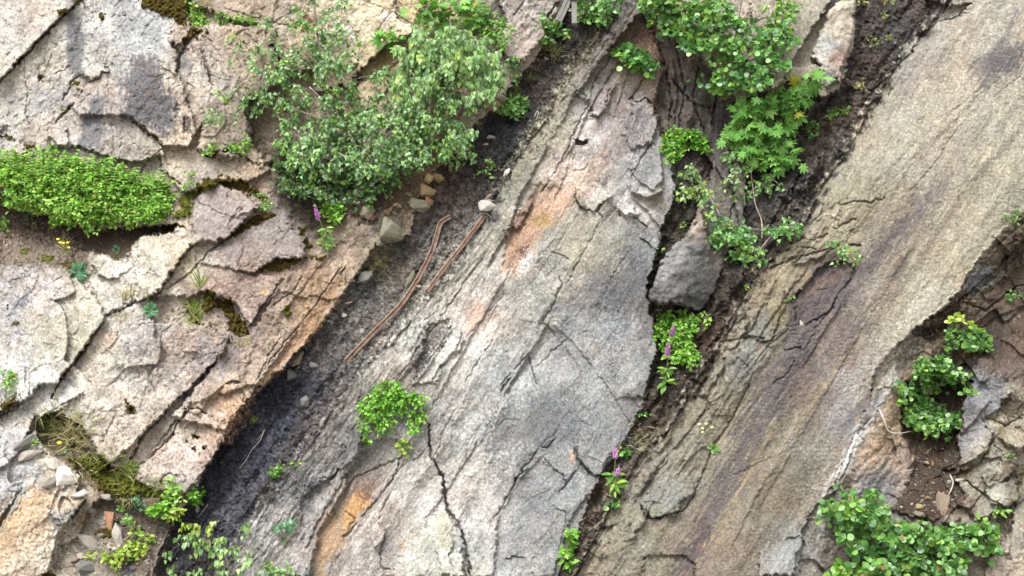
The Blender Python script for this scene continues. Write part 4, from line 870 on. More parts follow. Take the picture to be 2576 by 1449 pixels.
# ---------------------------------------------------------------- materials
def new_mat(name, rough=0.9, spec=0.25):
    m = bpy.data.materials.new(name); m.use_nodes = True
    nt = m.node_tree; bs = nt.nodes["Principled BSDF"]
    bs.inputs["Roughness"].default_value = rough
    bs.inputs["Specular IOR Level"].default_value = spec
    return m, nt, bs
def N(nt, t, **kw):
    n = nt.nodes.new(t)
    for k, v in kw.items(): setattr(n, k, v)
    return n
def noise(nt, scale, detail=4, rough=0.6, vec=None):
    n = N(nt, "ShaderNodeTexNoise"); n.inputs["Scale"].default_value = scale
    n.inputs["Detail"].default_value = detail; n.inputs["Roughness"].default_value = rough
    if vec is not None: nt.links.new(vec, n.inputs["Vector"])
    return n
def mapr(nt, src, a, b, c, d):
    n = N(nt, "ShaderNodeMapRange"); nt.links.new(src, n.inputs[0])
    for i, v in enumerate((a, b, c, d)): n.inputs[i + 1].default_value = v
    return n.outputs[0]
def mixc(nt, fac, a, b, blend='MIX'):
    n = N(nt, "ShaderNodeMix", data_type='RGBA', blend_type=blend)
    if isinstance(fac, (int, float)): n.inputs[0].default_value = fac
    else: nt.links.new(fac, n.inputs[0])
    for i, v in ((6, a), (7, b)):
        if isinstance(v, tuple): n.inputs[i].default_value = v + (1,)
        else: nt.links.new(v, n.inputs[i])
    return n.outputs[2]

def rock_mat(name, attr=True, color=(0.3, 0.28, 0.25), grain=1.0, lich=True, bump=1.0, soil=False):
    m, nt, bs = new_mat(name, 0.92, 0.18)
    geo = N(nt, "ShaderNodeTexCoord"); P = geo.outputs["Object"]
    if attr:
        at = N(nt, "ShaderNodeAttribute", attribute_name="Col"); base = at.outputs["Color"]
    else:
        base = N(nt, "ShaderNodeRGB"); base.outputs[0].default_value = tuple(color) + (1,); base = base.outputs[0]
        oi = N(nt, "ShaderNodeObjectInfo")
        v = mapr(nt, oi.outputs["Random"], 0, 1, 0.7, 1.3)
        vn = N(nt, "ShaderNodeVectorMath", operation='SCALE'); nt.links.new(base, vn.inputs[0]); nt.links.new(v, vn.inputs[3]); base = vn.outputs[0]
    n1 = noise(nt, 38, 6, 0.78, P); n2 = noise(nt, 11, 5, 0.65, P)
    g1 = mapr(nt, n1.outputs[0], 0.28, 0.72, 1 - 0.48 * grain, 1 + 0.42 * grain)
    g2 = mapr(nt, n2.outputs[0], 0.3, 0.7, 1 - 0.14 * grain, 1 + 0.14 * grain)
    mm = N(nt, "ShaderNodeMath", operation='MULTIPLY'); nt.links.new(g1, mm.inputs[0]); nt.links.new(g2, mm.inputs[1])
    vs = N(nt, "ShaderNodeVectorMath", operation='SCALE'); nt.links.new(base, vs.inputs[0]); nt.links.new(mm.outputs[0], vs.inputs[3])
    col = vs.outputs[0]
    # rusty and pale mineral veins
    n3 = noise(nt, 9, 6, 0.7, P)
    vf = mapr(nt, n3.outputs[0], 0.56, 0.70, 0.0, 0.22)
    if not soil: col = mixc(nt, vf, col, (0.36, 0.21, 0.11))
    if lich:
        vo = N(nt, "ShaderNodeTexVoronoi"); vo.inputs["Scale"].default_value = 38; nt.links.new(P, vo.inputs["Vector"])
        n5 = noise(nt, 50, 5, 0.7, P)
        la = N(nt, "ShaderNodeAttribute", attribute_name="Lich")
        a1 = mapr(nt, vo.outputs["Distance"], 0.02, 0.42, 1.0, 0.0)
        sm = N(nt, "ShaderNodeMath", operation='MULTIPLY_ADD'); nt.links.new(n5.outputs[0], sm.inputs[0]); sm.inputs[1].default_value = 1.5; nt.links.new(a1, sm.inputs[2])
        s2 = N(nt, "ShaderNodeMath", operation='MULTIPLY_ADD'); nt.links.new(la.outputs["Fac"], s2.inputs[0]); s2.inputs[1].default_value = 0.75; nt.links.new(sm.outputs[0], s2.inputs[2])
        lf = mapr(nt, s2.outputs[0], 1.74, 2.3, 0.0, 0.42)
        col = mixc(nt, lf, col, (0.56, 0.56, 0.53))
        # dark grains
        n6 = noise(nt, 60, 4, 0.7, P)
        df = mapr(nt, n6.outputs[0], 0.60, 0.72, 0.0, 0.45)
        dk = N(nt, "ShaderNodeMath", operation='MULTIPLY'); nt.links.new(df, dk.inputs[0]); nt.links.new(la.outputs["Fac"], dk.inputs[1])
        col = mixc(nt, dk.outputs[0], col, (0.07, 0.07, 0.07))
    nt.links.new(col, bs.inputs["Base Color"])
    b1 = N(nt, "ShaderNodeBump"); b1.inputs["Strength"].default_value = 0.9; b1.inputs["Distance"].default_value = 0.020 * bump
    nb = noise(nt, 20 if not soil else 30, 9, 0.74, P)
    nt.links.new(nb.outputs[0], b1.inputs["Height"]); nt.links.new(b1.outputs[0], bs.inputs["Normal"])
    return m
M_ROCK = rock_mat("weathered_rock")
M_SOIL = rock_mat("loose_soil", lich=False, grain=1.15, bump=2.0, soil=True)

# ---------------------------------------------------------------- terrain meshes
LEAN = 0.34
def place(dx, dy, h):
    """chart point and height out of the face -> world point"""
    y = LEAN * (CY - dy) * S - h
    k = S * (DIST + y) / DIST
    return (dx - CX) * k, y, ZC + (CY - dy) * k
def at_h(dx, dy, arr=None):
    a = H if arr is None else arr
    i = np.clip(np.searchsorted(xs, dx) - 1, 0, len(xs) - 2); j = np.clip(np.searchsorted(ys, dy) - 1, 0, len(ys) - 2)
    fx = np.clip((dx - xs[i]) / (xs[i + 1] - xs[i]), 0, 1); fy = np.clip((dy - ys[j]) / (ys[j + 1] - ys[j]), 0, 1)
    return (a[j, i] * (1 - fx) + a[j, i + 1] * fx) * (1 - fy) + (a[j + 1, i] * (1 - fx) + a[j + 1, i + 1] * fx) * fy
def P3(dx, dy, off=0.0):
    return Vector(place(dx, dy, float(at_h(dx, dy)) + off))

PX, PY, PZ = place(X, Y, H)
XYZ = np.stack([PX, PY, PZ], -1).reshape(-1, 3)
W_ = SH[1]
def mesh_arrays(name, v, f, mat, col=None, lich=None, smooth=True, parent=None, k=4):
    me = bpy.data.meshes.new(name)
    me.vertices.add(len(v)); me.vertices.foreach_set("co", np.ascontiguousarray(v, np.float32).ravel())
    nf = len(f); me.loops.add(nf * k); me.loops.foreach_set("vertex_index", np.ascontiguousarray(f, np.int32).ravel())
    me.polygons.add(nf); me.polygons.foreach_set("loop_start", np.arange(0, nf * k, k, dtype=np.int32))
    me.polygons.foreach_set("use_smooth", np.full(nf, smooth))
    me.update(calc_edges=True)
    if col is not None:
        a = me.color_attributes.new("Col", 'FLOAT_COLOR', 'POINT')
        a.data.foreach_set("color", np.concatenate([col, np.ones((len(col), 1))], 1).astype(np.float32).ravel())
    if lich is not None:
        a = me.attributes.new("Lich", 'FLOAT', 'POINT'); a.data.foreach_set("value", lich.astype(np.float32).ravel())
    if mat: me.materials.append(mat)
    o = bpy.data.objects.new(name, me); COL.objects.link(o)
    if parent is not None: o.parent = parent
    return o
jj, ii = np.meshgrid(np.arange(SH[0] - 1), np.arange(SH[1] - 1), indexing='ij')
FI = (jj * W_ + ii)
FLAB = LAB[:-1, :-1]
ALBF = ALB.reshape(-1, 3); LF = LICH.reshape(-1)
def sub_mesh(name, fmask, mat):
    q = FI[fmask]
    f = np.stack([q, q + W_, q + W_ + 1, q + 1], -1)
    u, inv = np.unique(f, return_inverse=True)
    return mesh_arrays(name, XYZ[u], inv.reshape(-1, 4), mat, ALBF[u], LF[u])
for lab, nm, mt, lb in [(0, "rock_face", M_ROCK, "pale beige and pink blocky rock face left of the dark soil gully"),
                    (1, "scree_gully", M_SOIL, "dark gully of coal grit and soil running down beside the rusty rails"),
                    (2, "rock_ridge", M_ROCK, "grey layered rock ridge standing between the two gullies"),
                    (3, "soil_gully", M_SOIL, "brown soil gully between the grey ridge and the big smooth slab"),
                    (4, "rock_slab", M_ROCK, "large smooth buff rock slab with a purple band"),
                    (5, "rock_bay", M_ROCK, "broken brown rock and scree bay under the right edge of the slab"),
                    (6, "rock_wall", M_ROCK, "dark brown streaked rock wall behind the aspens at the head of the gully")]:
    o = sub_mesh(nm, FLAB == lab, mt)
    tag(o, lb, kind="structure")
# quarry floor in front of the face
gm = rock_mat("quarry_floor_gravel", attr=False, color=(0.30, 0.28, 0.25), lich=False)
def simple_mesh(name, verts, faces, mat, parent=None, smooth=False):
    me = bpy.data.meshes.new(name); me.from_pydata([tuple(v) for v in verts], [], faces); me.update()
    if smooth: me.polygons.foreach_set("use_smooth", [True] * len(me.polygons))
    if mat: me.materials.append(mat)
    o = bpy.data.objects.new(name, me); COL.objects.link(o)
    if parent is not None: o.parent = parent
    return o
tag(simple_mesh("ground", [(-150, -160, -3.2), (150, -160, -3.2), (150, 30, -3.2), (-150, 30, -3.2)], [(0, 1, 2, 3)], gm), kind="structure")
# ---------------------------------------------------------------- things on the face: stones, rails, posts, moss
def empty(name, loc, label, cat, group=None):
    o = bpy.data.objects.new(name, None); o.location = loc; COL.objects.link(o)
    o.empty_display_size = 0.1
    tag(o, label, cat, group); return o

def child_mesh(name, verts, faces, mat, root, smooth=True):
    """verts in world space; stored relative to the root"""
    l = root.location
    o = simple_mesh(name, [(v[0] - l[0], v[1] - l[1], v[2] - l[2]) for v in verts], faces, mat, root, smooth)
    return o

def tube(pts, radii, sides=5):
    vs = []; fs = []; n = len(pts)
    for i, p in enumerate(pts):
        p = Vector(p)
        d = (Vector(pts[min(i + 1, n - 1)]) - Vector(pts[max(i - 1, 0)]))
        if d.length < 1e-6: d = Vector((0, 0, 1))
        d.normalize()
        u = d.cross(Vector((0.3, 1, 0.2))); u = u.normalized() if u.length > 1e-4 else Vector((1, 0, 0))
        w = d.cross(u)
        r = radii[i] if hasattr(radii, '__len__') else radii
        for k in range(sides):
            a = 6.28318 * k / sides
            vs.append(p + (u * math.cos(a) + w * math.sin(a)) * r)
    for i in range(n - 1):
        for k in range(sides):
            a = i * sides + k; b = i * sides + (k + 1) % sides
            fs.append((a, b, b + sides, a + sides))
    fs.append(tuple(range(sides))[::-1]); fs.append(tuple((n - 1) * sides + k for k in range(sides)))
    return vs, fs

def sweep(pts, prof, up=Vector((0, -1, 0))):
    vs = []; fs = []; n = len(pts); m = len(prof)
    for i, p in enumerate(pts):
        p = Vector(p); d = (Vector(pts[min(i + 1, n - 1)]) - Vector(pts[max(i - 1, 0)])).normalized()
        side = d.cross(up).normalized(); nn = side.cross(d)
        for a, b in prof: vs.append(p + side * a + nn * b)
    for i in range(n - 1):
        for k in range(m):
            a = i * m + k; b = i * m + (k + 1) % m
            fs.append((a, b, b + m, a + m))
    fs.append(tuple(range(m))[::-1]); fs.append(tuple((n - 1) * m + k for k in range(m)))
    return vs, fs

def catmull(pts, k=6):
    p = [Vector(q) for q in pts]; p = [p[0] * 2 - p[1]] + p + [p[-1] * 2 - p[-2]]
    out = []
    for i in range(1, len(p) - 2):
        for s in range(k):
            t = s / k
            out.append(0.5 * ((2 * p[i]) + (p[i + 1] - p[i - 1]) * t + (2 * p[i - 1] - 5 * p[i] + 4 * p[i + 1] - p[i + 2]) * t * t + (3 * p[i] - p[i - 1] - 3 * p[i + 1] + p[i + 2]) * t ** 3))
    out.append(p[-2]); return out

# rusty steel
def rust_mat(name, c1, c2, c3):
    m, nt, bs = new_mat(name, 0.8, 0.3)
    tc = N(nt, "ShaderNodeTexCoord"); P = tc.outputs["Object"]
    n1 = noise(nt, 14, 5, 0.7, P); n2 = noise(nt, 70, 4, 0.7, P)
    c = mixc(nt, mapr(nt, n1.outputs[0], .4, .6, 0, 1), c1, c2)
    c = mixc(nt, mapr(nt, n2.outputs[0], .5, .68, 0, .8), c, c3)
    nt.links.new(c, bs.inputs["Base Color"])
    b = N(nt, "ShaderNodeBump"); b.inputs["Distance"].default_value = 0.004; nt.links.new(n2.outputs[0], b.inputs["Height"]); nt.links.new(b.outputs[0], bs.inputs["Normal"])
    return m
M_RUST = rust_mat("rusted_steel", (0.17, 0.09, 0.07), (0.26, 0.21, 0.16), (0.09, 0.05, 0.04))
M_RUST2 = rust_mat("rusted_steel_dusty", (0.24, 0.17, 0.12), (0.18, 0.12, 0.08), (0.13, 0.07, 0.05))
M_CONC = rust_mat("weathered_grey_timber", (0.17, 0.16, 0.15), (0.12, 0.115, 0.11), (0.22, 0.21, 0.195))
M_BARK = rust_mat("brown_bark", (0.09, 0.065, 0.05), (0.14, 0.11, 0.09), (0.05, 0.035, 0.03))
M_PALE = rust_mat("pale_dead_wood", (0.42, 0.38, 0.35), (0.30, 0.26, 0.24), (0.55, 0.52, 0.48))
M_BIRCH = rust_mat("birch_bark", (0.42, 0.36, 0.32), (0.28, 0.21, 0.17), (0.10, 0.07, 0.06))

# rail cross-section: foot, web groove and head, seen with its groove towards the viewer
R1 = [(-.036,-.02),(-.036,.012),(-.020,.018),(-.013,-.008),(.008,-.008),(.014,.020),(.034,.014),(.034,-.02)]
def rail(pts, offs, label, prof, mats, name="steel_rail"):
    w = [P3(x, y, o) for (x, y), o in zip(pts, offs)]
    root = empty(name, w[0], label, "rail")
    ps = catmull(w, 8); jr = random.Random(3)
    ps = [p + Vector((jr.gauss(0, .0008), jr.gauss(0, .001), jr.gauss(0, .0008))) for p in ps]
    vs, fs = sweep(ps, prof)
    child_mesh("rail_bar", vs, fs, mats[0], root, False)
    return root
base = t11([(35,1275),(240,1062),(430,872),(500,780),(582,650),(645,530),(690,430),(728,300),(745,245),(775,212),(822,188)])
pl = [P3(x, y, 0) for x, y in base]
def smooth_off(base, want):
    # keep the bar clear of the ground: world depth follows a smooth curve
    ys_ = np.array([-p.y for p in [P3(x, y, 0) for x, y in base]])
    t = np.linspace(0, 1, len(base)); c = np.polyfit(t, ys_, 2); f = np.polyval(c, t)
    f += max(0, (ys_ - f).max()) * 0.5 + want
    return f - ys_
rail(base, smooth_off(base, .03), "long bent rusty steel rail with kinked top lying in the dark gully", R1, [M_RUST])
base2 = t11([(1082,178),(940,368),(800,545),(720,650),(645,752)])
R2 = [(-.033,-.02),(-.033,.012),(-.012,.022),(-.006,.004),(.006,.004),(.012,.022),(.033,.014),(.033,-.02)]
rail(base2, smooth_off(base2, .03), "short straight rusty steel rail below the white stone in the gully", R2, [M_RUST])

# loose stones
def rock_proto(seed, n=16, flat=(1, 1, 1)):
    r = random.Random(seed); bm = bmesh.new()
    for _ in range(n):
        v = Vector((r.gauss(0, 1), r.gauss(0, 1), r.gauss(0, 1))).normalized() * r.uniform(.85, 1.1)
        bm.verts.new((v.x * flat[0], v.y * flat[1], v.z * flat[2]))
    bmesh.ops.convex_hull(bm, input=bm.verts)
    for v in [v for v in bm.verts if not v.link_faces]: bm.verts.remove(v)
    bmesh.ops.bevel(bm, geom=list(bm.edges), offset=0.04, segments=1, affect='EDGES', profile=0.6)
    bmesh.ops.triangulate(bm, faces=bm.faces)
    bmesh.ops.subdivide_edges(bm, edges=bm.edges, cuts=2, use_grid_fill=True)
    from mathutils import noise as mn
    for v in bm.verts:
        q = v.co * 1.7 + Vector((seed * 3.1, 0, 0))
        v.co += v.co.normalized() * (0.10 * mn.noise(q) + 0.06 * mn.noise(q * 3.1) + 0.035 * mn.noise(q * 8))
    me = bpy.data.meshes.new("stone"); bm.to_mesh(me); bm.free()
    return me
PROTO = [rock_proto(s, 9 + s % 5, f) for s, f in [(1,(1,.7,.7)),(2,(1,.7,.55)),(3,(1,.8,.8)),(4,(1,.7,.4)),(5,(1,.8,.62)),(6,(1,.6,.5)),(7,(1,.7,.8)),(8,(1,.7,.6))]]
STM = {k: rock_mat("stone_" + k, attr=False, color=c, lich=False) for k, c in dict(white=(.60,.57,.52), pale=(.40,.37,.32), yellow=(.29,.22,.12), grey=(.20,.195,.185), dark=(.11,.10,.095), buff=(.30,.24,.18), rust=(.30,.17,.10), olive=(.19,.18,.13)).items()}
def stone(x, y, w, h, ang, mat, proto, label=None, group=None, off=None, name="stone"):
    """w, h chart size; ang rotation in the face"""
    me = PROTO[proto % len(PROTO)]
    o = bpy.data.objects.new(name, me); COL.objects.link(o)
    if not me.materials: me.materials.append(STM['grey'])
    o.material_slots[0].link = 'OBJECT'; o.material_slots[0].material = STM[mat]
    loc = P3(x, y, 0); o.location = loc + Vector((0, -(off if off is not None else .12 * min(w, h) * S), 0))
    bx = [max(abs(v.co[i]) for v in me.vertices) for i in range(3)]
    w *= 1.3; h *= 1.3
    o.scale = (w * S / 2 / bx[0], min(w, h) * S * .5 / bx[1], h * S / 2 / bx[2])
    o.rotation_euler = (R(-15), R(ang), R(12))
    tag(o, label, "stone", group)
    return o
def tp(i, j, x, y): return T(i, j, [(x, y)])[0]
def st(i, j, x, y, w, h, *a, **k):
    px, py = tp(i, j, x, y); return stone(px, py, w / 3, h / 3, *a, **k)
st(1,1,1093,105,128,80,-8,'white',3,"white boulder resting at the top end of the straight rusty rail",off=.07)
st(1,1,1110,35,90,26,-30,'buff',3,"thin buff flake leaning behind the white boulder at the rail end")
st(1,1,1130,62,60,18,10,'grey',5,"small grey flake wedged between white boulder and ridge")
st(1,0,1248,1300,66,34,-50,'white',1,"white elongated stone lying against the ridge foot above the straight rail",off=.04)
st(1,0,1130,1040,56,36,0,'pale',4,"cream stone on the dark soil beside the birch, uppermost of two close ones")
st(1,0,1095,1093,44,24,0,'pale',0,"flat cream stone just below the other on dark soil beside the birch")
st(1,0,1545,445,44,30,0,'pale',2,"pale stone beside the dry grass in the upper gully",off=.04)
st(1,0,1130,795,130,120,0,'yellow',6,"big yellow boulder right of the birch beside the small round bush",off=.05)
st(1,0,1195,735,90,50,20,'buff',7,"buff block above the big yellow boulder beside the birch")
st(1,0,1015,815,80,46,0,'dark',4,"dark flat block under the birch leaves beside the yellow boulder")
st(1,0,925,1140,30,36,0,'rust',2,"small orange stone below the birch at the edge of the rubble")
st(1,0,970,1195,70,50,0,'buff',0,"pinkish buff stone below the birch beside a grey cobble",off=.04)
st(1,0,1010,1218,30,26,0,'grey',1,"grey cobble beside the pinkish buff stone below the birch")
st(1,0,875,1165,34,34,0,'buff',3,"buff pebble at the lower tip of the birch crown")
st(1,0,825,1240,60,50,0,'rust',5,"rusty block at the lower edge of the birch crown")
st(1,0,720,1340,100,84,15,'yellow',6,"squared yellow block under the dark lower leaves of the birch",off=.05)
st(1,0,660,1345,60,70,-10,'yellow',1,"narrow yellow block touching the squared one under the birch")
st(1,0,825,1290,30,90,10,'yellow',0,"tall thin yellow block right of the squared one under the birch")
st(1,0,640,1440,130,110,0,'yellow',2,"large yellow block under the birch, lowest of the yellow rubble")
st(1,0,900,1300,90,40,20,'dark',4,"dark slab half buried in the rubble right of the yellow blocks")
st(1,1,370,290,215,190,10,'olive',2,"large greenish boulder at the head of the gully left of the bent rail",off=.03)
st(1,1,195,150,90,95,20,'buff',7,"buff angular block above and left of the greenish boulder")
st(1,1,290,385,60,50,0,'olive',3,"small olive stone tucked under the greenish boulder")
st(1,1,180,640,120,80,-30,'grey',1,"grey stone lying left of the gully under the orange boulder",off=.05)
st(1,1,590,110,140,130,0,'olive',6,"mossy olive block at the top of the gully above the bent rail",off=.05)
st(1,1,655,70,70,90,0,'rust',2,"rusty brown block beside the mossy olive block above the bent rail")
st(1,1,340,160,40,50,0,'rust',4,"small orange stone above the greenish boulder")
st(1,1,235,190,50,50,0,'rust',5,"orange brown cobble left of the greenish boulder")
st(1,1,520,660,70,150,25,'olive',3,"yellow lichened stone propped behind the bent rail",off=.02)
st(1,1,585,720,50,40,0,'pale',0,"pale broken stone right of the lichened one behind the bent rail")
st(1,1,20,930,44,34,0,'pale',1,"pale pebble on grey grit left of the lower bent rail")
st(1,1,45,840,60,24,-20,'buff',2,"buff flake on grey grit above the pale pebble")
st(0,1,2200,1375,74,80,0,'grey',2,"round grey cobble on the dark coal at the gully edge",off=.06)
st(0,1,2370,1310,56,60,0,'grey',6,"smaller grey cobble on the coal, upper right of the round one",off=.04)
st(0,1,2480,980,30,30,0,'grey',0,"little grey stone high on the coal under the cliff edge")
st(0,2,2300,130,60,70,0,'grey',7,"pale grey stone embedded in the black coal",off=.03)
st(0,1,2230,1260,130,90,-30,'buff',5,"buff block fallen from the cliff edge onto the coal",off=.05)
st(0,2,1495,935,26,60,0,'grey',1,"small upright blue grey stone in the coal under the leafy seedlings",off=.04)
# lower left rubble
for k, a in enumerate([(220,530,180,60,-20,'pale',3,"flat pale slab under the hanging dry grass at the left bottom"),
    (205,460,150,110,-45,'grey',4,"grey block with a dark underside left of the dry grass"),
    (500,700,150,150,0,'white',2,"white angular block with a moss spot on top in the lower left rubble"),
    (420,600,120,90,20,'pale',1,"pale block right of the flat slab below the dry grass"),
    (380,740,110,110,-20,'pale',6,"pale faceted block left of the white one with moss"),
    (610,840,110,60,-15,'white',0,"white lipped block below the mossy bank"),
    (830,1010,70,150,-12,'rust',5,"orange upright slab in the lower rubble beside seedlings"),
    (690,1190,180,80,35,'pale',1,"long pale slab tilted down the rubble at the bottom"),
    (890,1150,60,160,-15,'pale',7,"narrow upright pale stone beside the trailing seedling"),
    (660,1400,80,130,-35,'grey',4,"reddish grey stone leaning at the bottom edge"),
    (810,860,90,70,10,'pale',0,"pale block half hidden by the mossy bank's dry grass"),
    (340,200,160,90,-30,'pale',5,"pale flake standing left of the dry grass clump")]):
    if k == 11: continue
    st(0,2,a[0],a[1],a[2],a[3],a[4],a[5],a[6],a[7],off=.035)
# right corner
st(2,2,1948,880,80,190,6,'buff',5,"upright orange and grey stone standing in the scree at lower right",off=.08)
st(2,2,1905,170,165,64,4,'olive',6,"brick shaped buff stone among the round leaved shrub at right",off=.05)
st(2,2,1835,600,60,40,10,'buff',0,"pinkish flat stone in the middle of the brown scree")
st(2,2,1885,600,24,40,20,'rust',1,"small rusty pebble beside the pinkish flat stone in the scree")
st(2,2,1985,945,50,40,0,'buff',2,"buff stone at the foot of the upright orange stone")
st(2,2,1790,925,70,34,10,'yellow',3,"yellowish flat stone above the big round leaved shrub")
st(2,2,1850,870,50,40,0,'yellow',4,"yellowish stone left of the upright orange stone")
st(2,2,2010,740,50,34,10,'pale',7,"pale stone above the upright orange stone")
st(2,2,2000,885,40,60,20,'dark',0,"dark pebble at the right side of the upright orange stone")
st(2,2,1780,975,70,40,15,'olive',5,"olive slab at the lower edge of the scree")
st(2,2,2090,725,60,30,-10,'pale',6,"pale sliver at the right edge of the scree")
st(2,1,892,995,36,50,0,'white',2,"white rounded pebble stuck on the purple patch of the slab",off=.02)
def scatter(poly, n, mats, size, label, group, seed):
    r = random.Random(seed); a = np.array(poly); c = 0
    while c < n:
        x = r.uniform(a[:,0].min(), a[:,0].max()); y = r.uniform(a[:,1].min(), a[:,1].max())
        if not inside(np.array([x]), np.array([y]), poly)[0]: continue
        w = r.uniform(*size)
        stone(x, y, w, w * r.uniform(.4, .8), r.uniform(-50, 50), r.choice(mats), r.randrange(8), label, group, off=.004, name="pebble"); c += 1
scatter(t22([(1660,430),(2050,430),(2080,560),(2000,680),(1750,700),(1740,560)]), 45, ['grey','dark','buff','pale','grey'], (3,8), "small flat chip lying in the brown scree pocket at right", "chips in the scree pocket", 1)
scatter(t22([(1600,760),(2050,700),(2100,900),(1950,980),(1620,980)]), 48, ['grey','dark','buff','grey','pale'], (4,10), "flat stone chip in the lower scree above the round leaved shrub", "chips in the lower scree", 2)
scatter([(1190,420),(1290,300),(1380,230),(1300,400),(1230,520),(1130,640),(1080,700),(1100,560)], 42, ['pale','grey','buff','dark'], (2.5,6), "tiny pale pebble on the dark upper gully soil", "pebbles in the upper gully", 3)
scatter([(940,660),(1050,640),(980,760),(860,880),(760,980),(620,1080),(640,1020),(760,900),(860,780)], 34, ['pale','grey','grey','dark'], (2.5,8), "tiny grey pebble on the black gully floor", "pebbles on the black gully floor", 4)
scatter([(1060,850),(1140,880),(1080,960),(1000,1010),(960,1000)], 16, ['grey','dark','pale'], (2.5,6), "tiny chip in the soil pocket on the ridge flank", "chips on the ridge flank", 5)
scatter(t02([(400,900),(1100,1000),(1250,1050),(1100,1400),(450,1400)]), 80, ['pale','buff','pale','grey','buff'], (6,24), "small broken stone in the rubble at the lower left", "broken stones lower left", 6)
scatter([(880,430),(1080,420),(1020,520),(940,540),(860,520)], 36, ['yellow','buff','dark','yellow'], (6,18), "small yellowish stone in the rubble under the birch", "rubble under the birch", 7)
scatter([(1700,640),(1830,820),(1760,930),(1650,1060),(1560,1180),(1480,1320),(1540,1260),(1700,1040)], 24, ['grey','pale','buff'], (2.5,6), "tiny pebble on the brown soil beside the foxgloves", "pebbles in the brown gully", 8)
scatter(t01([(1150,840),(1850,1000),(1650,1060),(1200,960)]), 26, ['pale','pale','yellow'], (3,9), "small pale chip on the mossy ledge", "chips on the mossy ledge", 9)

# boulder perched in the brown gully, and the wedge block at the top
def outcrop(name, pts, hfun, label, cat, cols, lich, back=.35, seed=5):
    sl, d = sdf(pts, 6, .8)
    x, y = X[sl], Y[sl]
    h0 = hfun(x, y) + 0.15 * lowpoly(x / 60, y / 80, seed + 40) + 0.06 * lowpoly(A[sl] / 24, B[sl] / 18, seed + 41) + 0.02 * lowpoly(A[sl] / 9, B[sl] / 7, seed + 42) + 0.035 * fbm(x / 50, y / 50, 5, seed, .55) + .006 * perlin(x / 6, y / 6, seed + 3)
    edge = sstep(0, 7, d)
    hh = h0 - (1 - edge) * back
    m = d > -1.0
    px, py, pz = place(x, y, hh)
    V = np.stack([px, py, pz], -1).reshape(-1, 3); w = x.shape[1]
    q = (np.arange(x.shape[0] - 1)[:, None] * w + np.arange(w - 1)[None, :])
    fm = m[:-1, :-1] & m[1:, :-1] & m[:-1, 1:] & m[1:, 1:]
    q = q[fm]; f = np.stack([q, q + w, q + w + 1, q + 1], -1)
    u, inv = np.unique(f, return_inverse=True)
    c = pts_color(cols, 30, (sl[0], sl[1])) if False else np.tile(np.array(cols, float).mean(0)[2:], (V.shape[0], 1))
    cp = np.array(cols, float); xx = (x + 12 * perlin(x / 20, y / 20, 9)).ravel(); yy = (y + 12 * perlin(x / 20, y / 20, 10)).ravel()
    wt = 1 / (((xx[:, None] - cp[:, 0]) ** 2 + (yy[:, None] - cp[:, 1]) ** 2) / 600 + .1) ** 2
    c = (wt[..., None] * cp[None, :, 2:]).sum(1) / wt.sum(1)[:, None]
    c *= (1 + .12 * fbm(x / 20, y / 20, 4, seed + 1).ravel() + .06 * perlin(x / 4, y / 4, seed + 2).ravel())[:, None]
    base = Vector(place(np.mean([p[0] for p in pts]), max(p[1] for p in pts), 0))
    v = V[u] - np.array(base)
    o = mesh_arrays(name, v, inv.reshape(-1, 4), M_ROCK, s2l(np.clip(c * 1.13, 8, 250))[u] * .62, np.full(len(u), lich))
    o.location = base; tag(o, label, cat)
    return o, sl, hh, m
pb = t21([(140,60),(175,210),(200,350),(230,430),(350,400),(390,430),(300,620),(270,720),(200,830),(130,910),(60,890),(0,860),(-80,845),(-180,860),(-245,815),(-250,760),(-200,620),(-160,520),(-60,400),(20,330),(85,215)])
gh = float(at_h(1750, 660))
def hb(x, y):
    a = 0.60 + gh + (x - 1740) * .0009 * -1 + np.minimum(0, -(x - (1760 - (y - 640) * .35)) * .004) + np.minimum(0, (y - 745 - .25 * (x - 1740)) * -.003)
    return a + 0.02
outcrop("perched_boulder", pb, hb, "big grey speckled boulder perched in the brown gully above the bright green bush", "boulder",
    [(1700,640,132,132,130),(1740,560,150,140,130),(1660,740,104,104,104),(1720,760,78,78,78),(1760,640,92,94,94),(1800,560,116,98,80),(1790,640,100,94,88),(1740,700,78,78,78),(1660,680,140,140,140),(1700,780,104,102,100)], .6)
wd = t20([(1175,0),(1310,-10),(1300,190),(1285,300),(1270,350),(1240,440),(1210,520),(1210,600),(1170,700),(1155,600),(1130,640),(1020,735),(960,600),(900,600),(860,560),(950,500),(1030,490),(960,430),(980,330),(1060,180),(1120,60)])
gw2 = float(at_h(2080, 150))
def hw(x, y):
    r = 2100 - (y - 0) * -.02
    ridge = 2088 + (y - 60) * .05
    a = .42 + gw2 - np.abs(x - ridge - 0) * .0045
    a = np.where((y > 163 + (x - 2030) * .35) & (x < 2075), a - .22 - (y - 165) * .004, a)
    return a
outcrop("wedge_rock", wd, hw, "grey wedge of rock hanging beside the brown soil slope at the top right", "rock",
    [(2080,120,160,160,156),(2110,60,180,170,155),(2060,160,190,186,182),(2100,150,160,140,128),(2040,210,150,130,98),(2070,230,150,134,104),(2120,30,186,178,160),(2040,170,150,144,124),(1990,200,150,140,118),(2080,200,120,118,118)], .6)

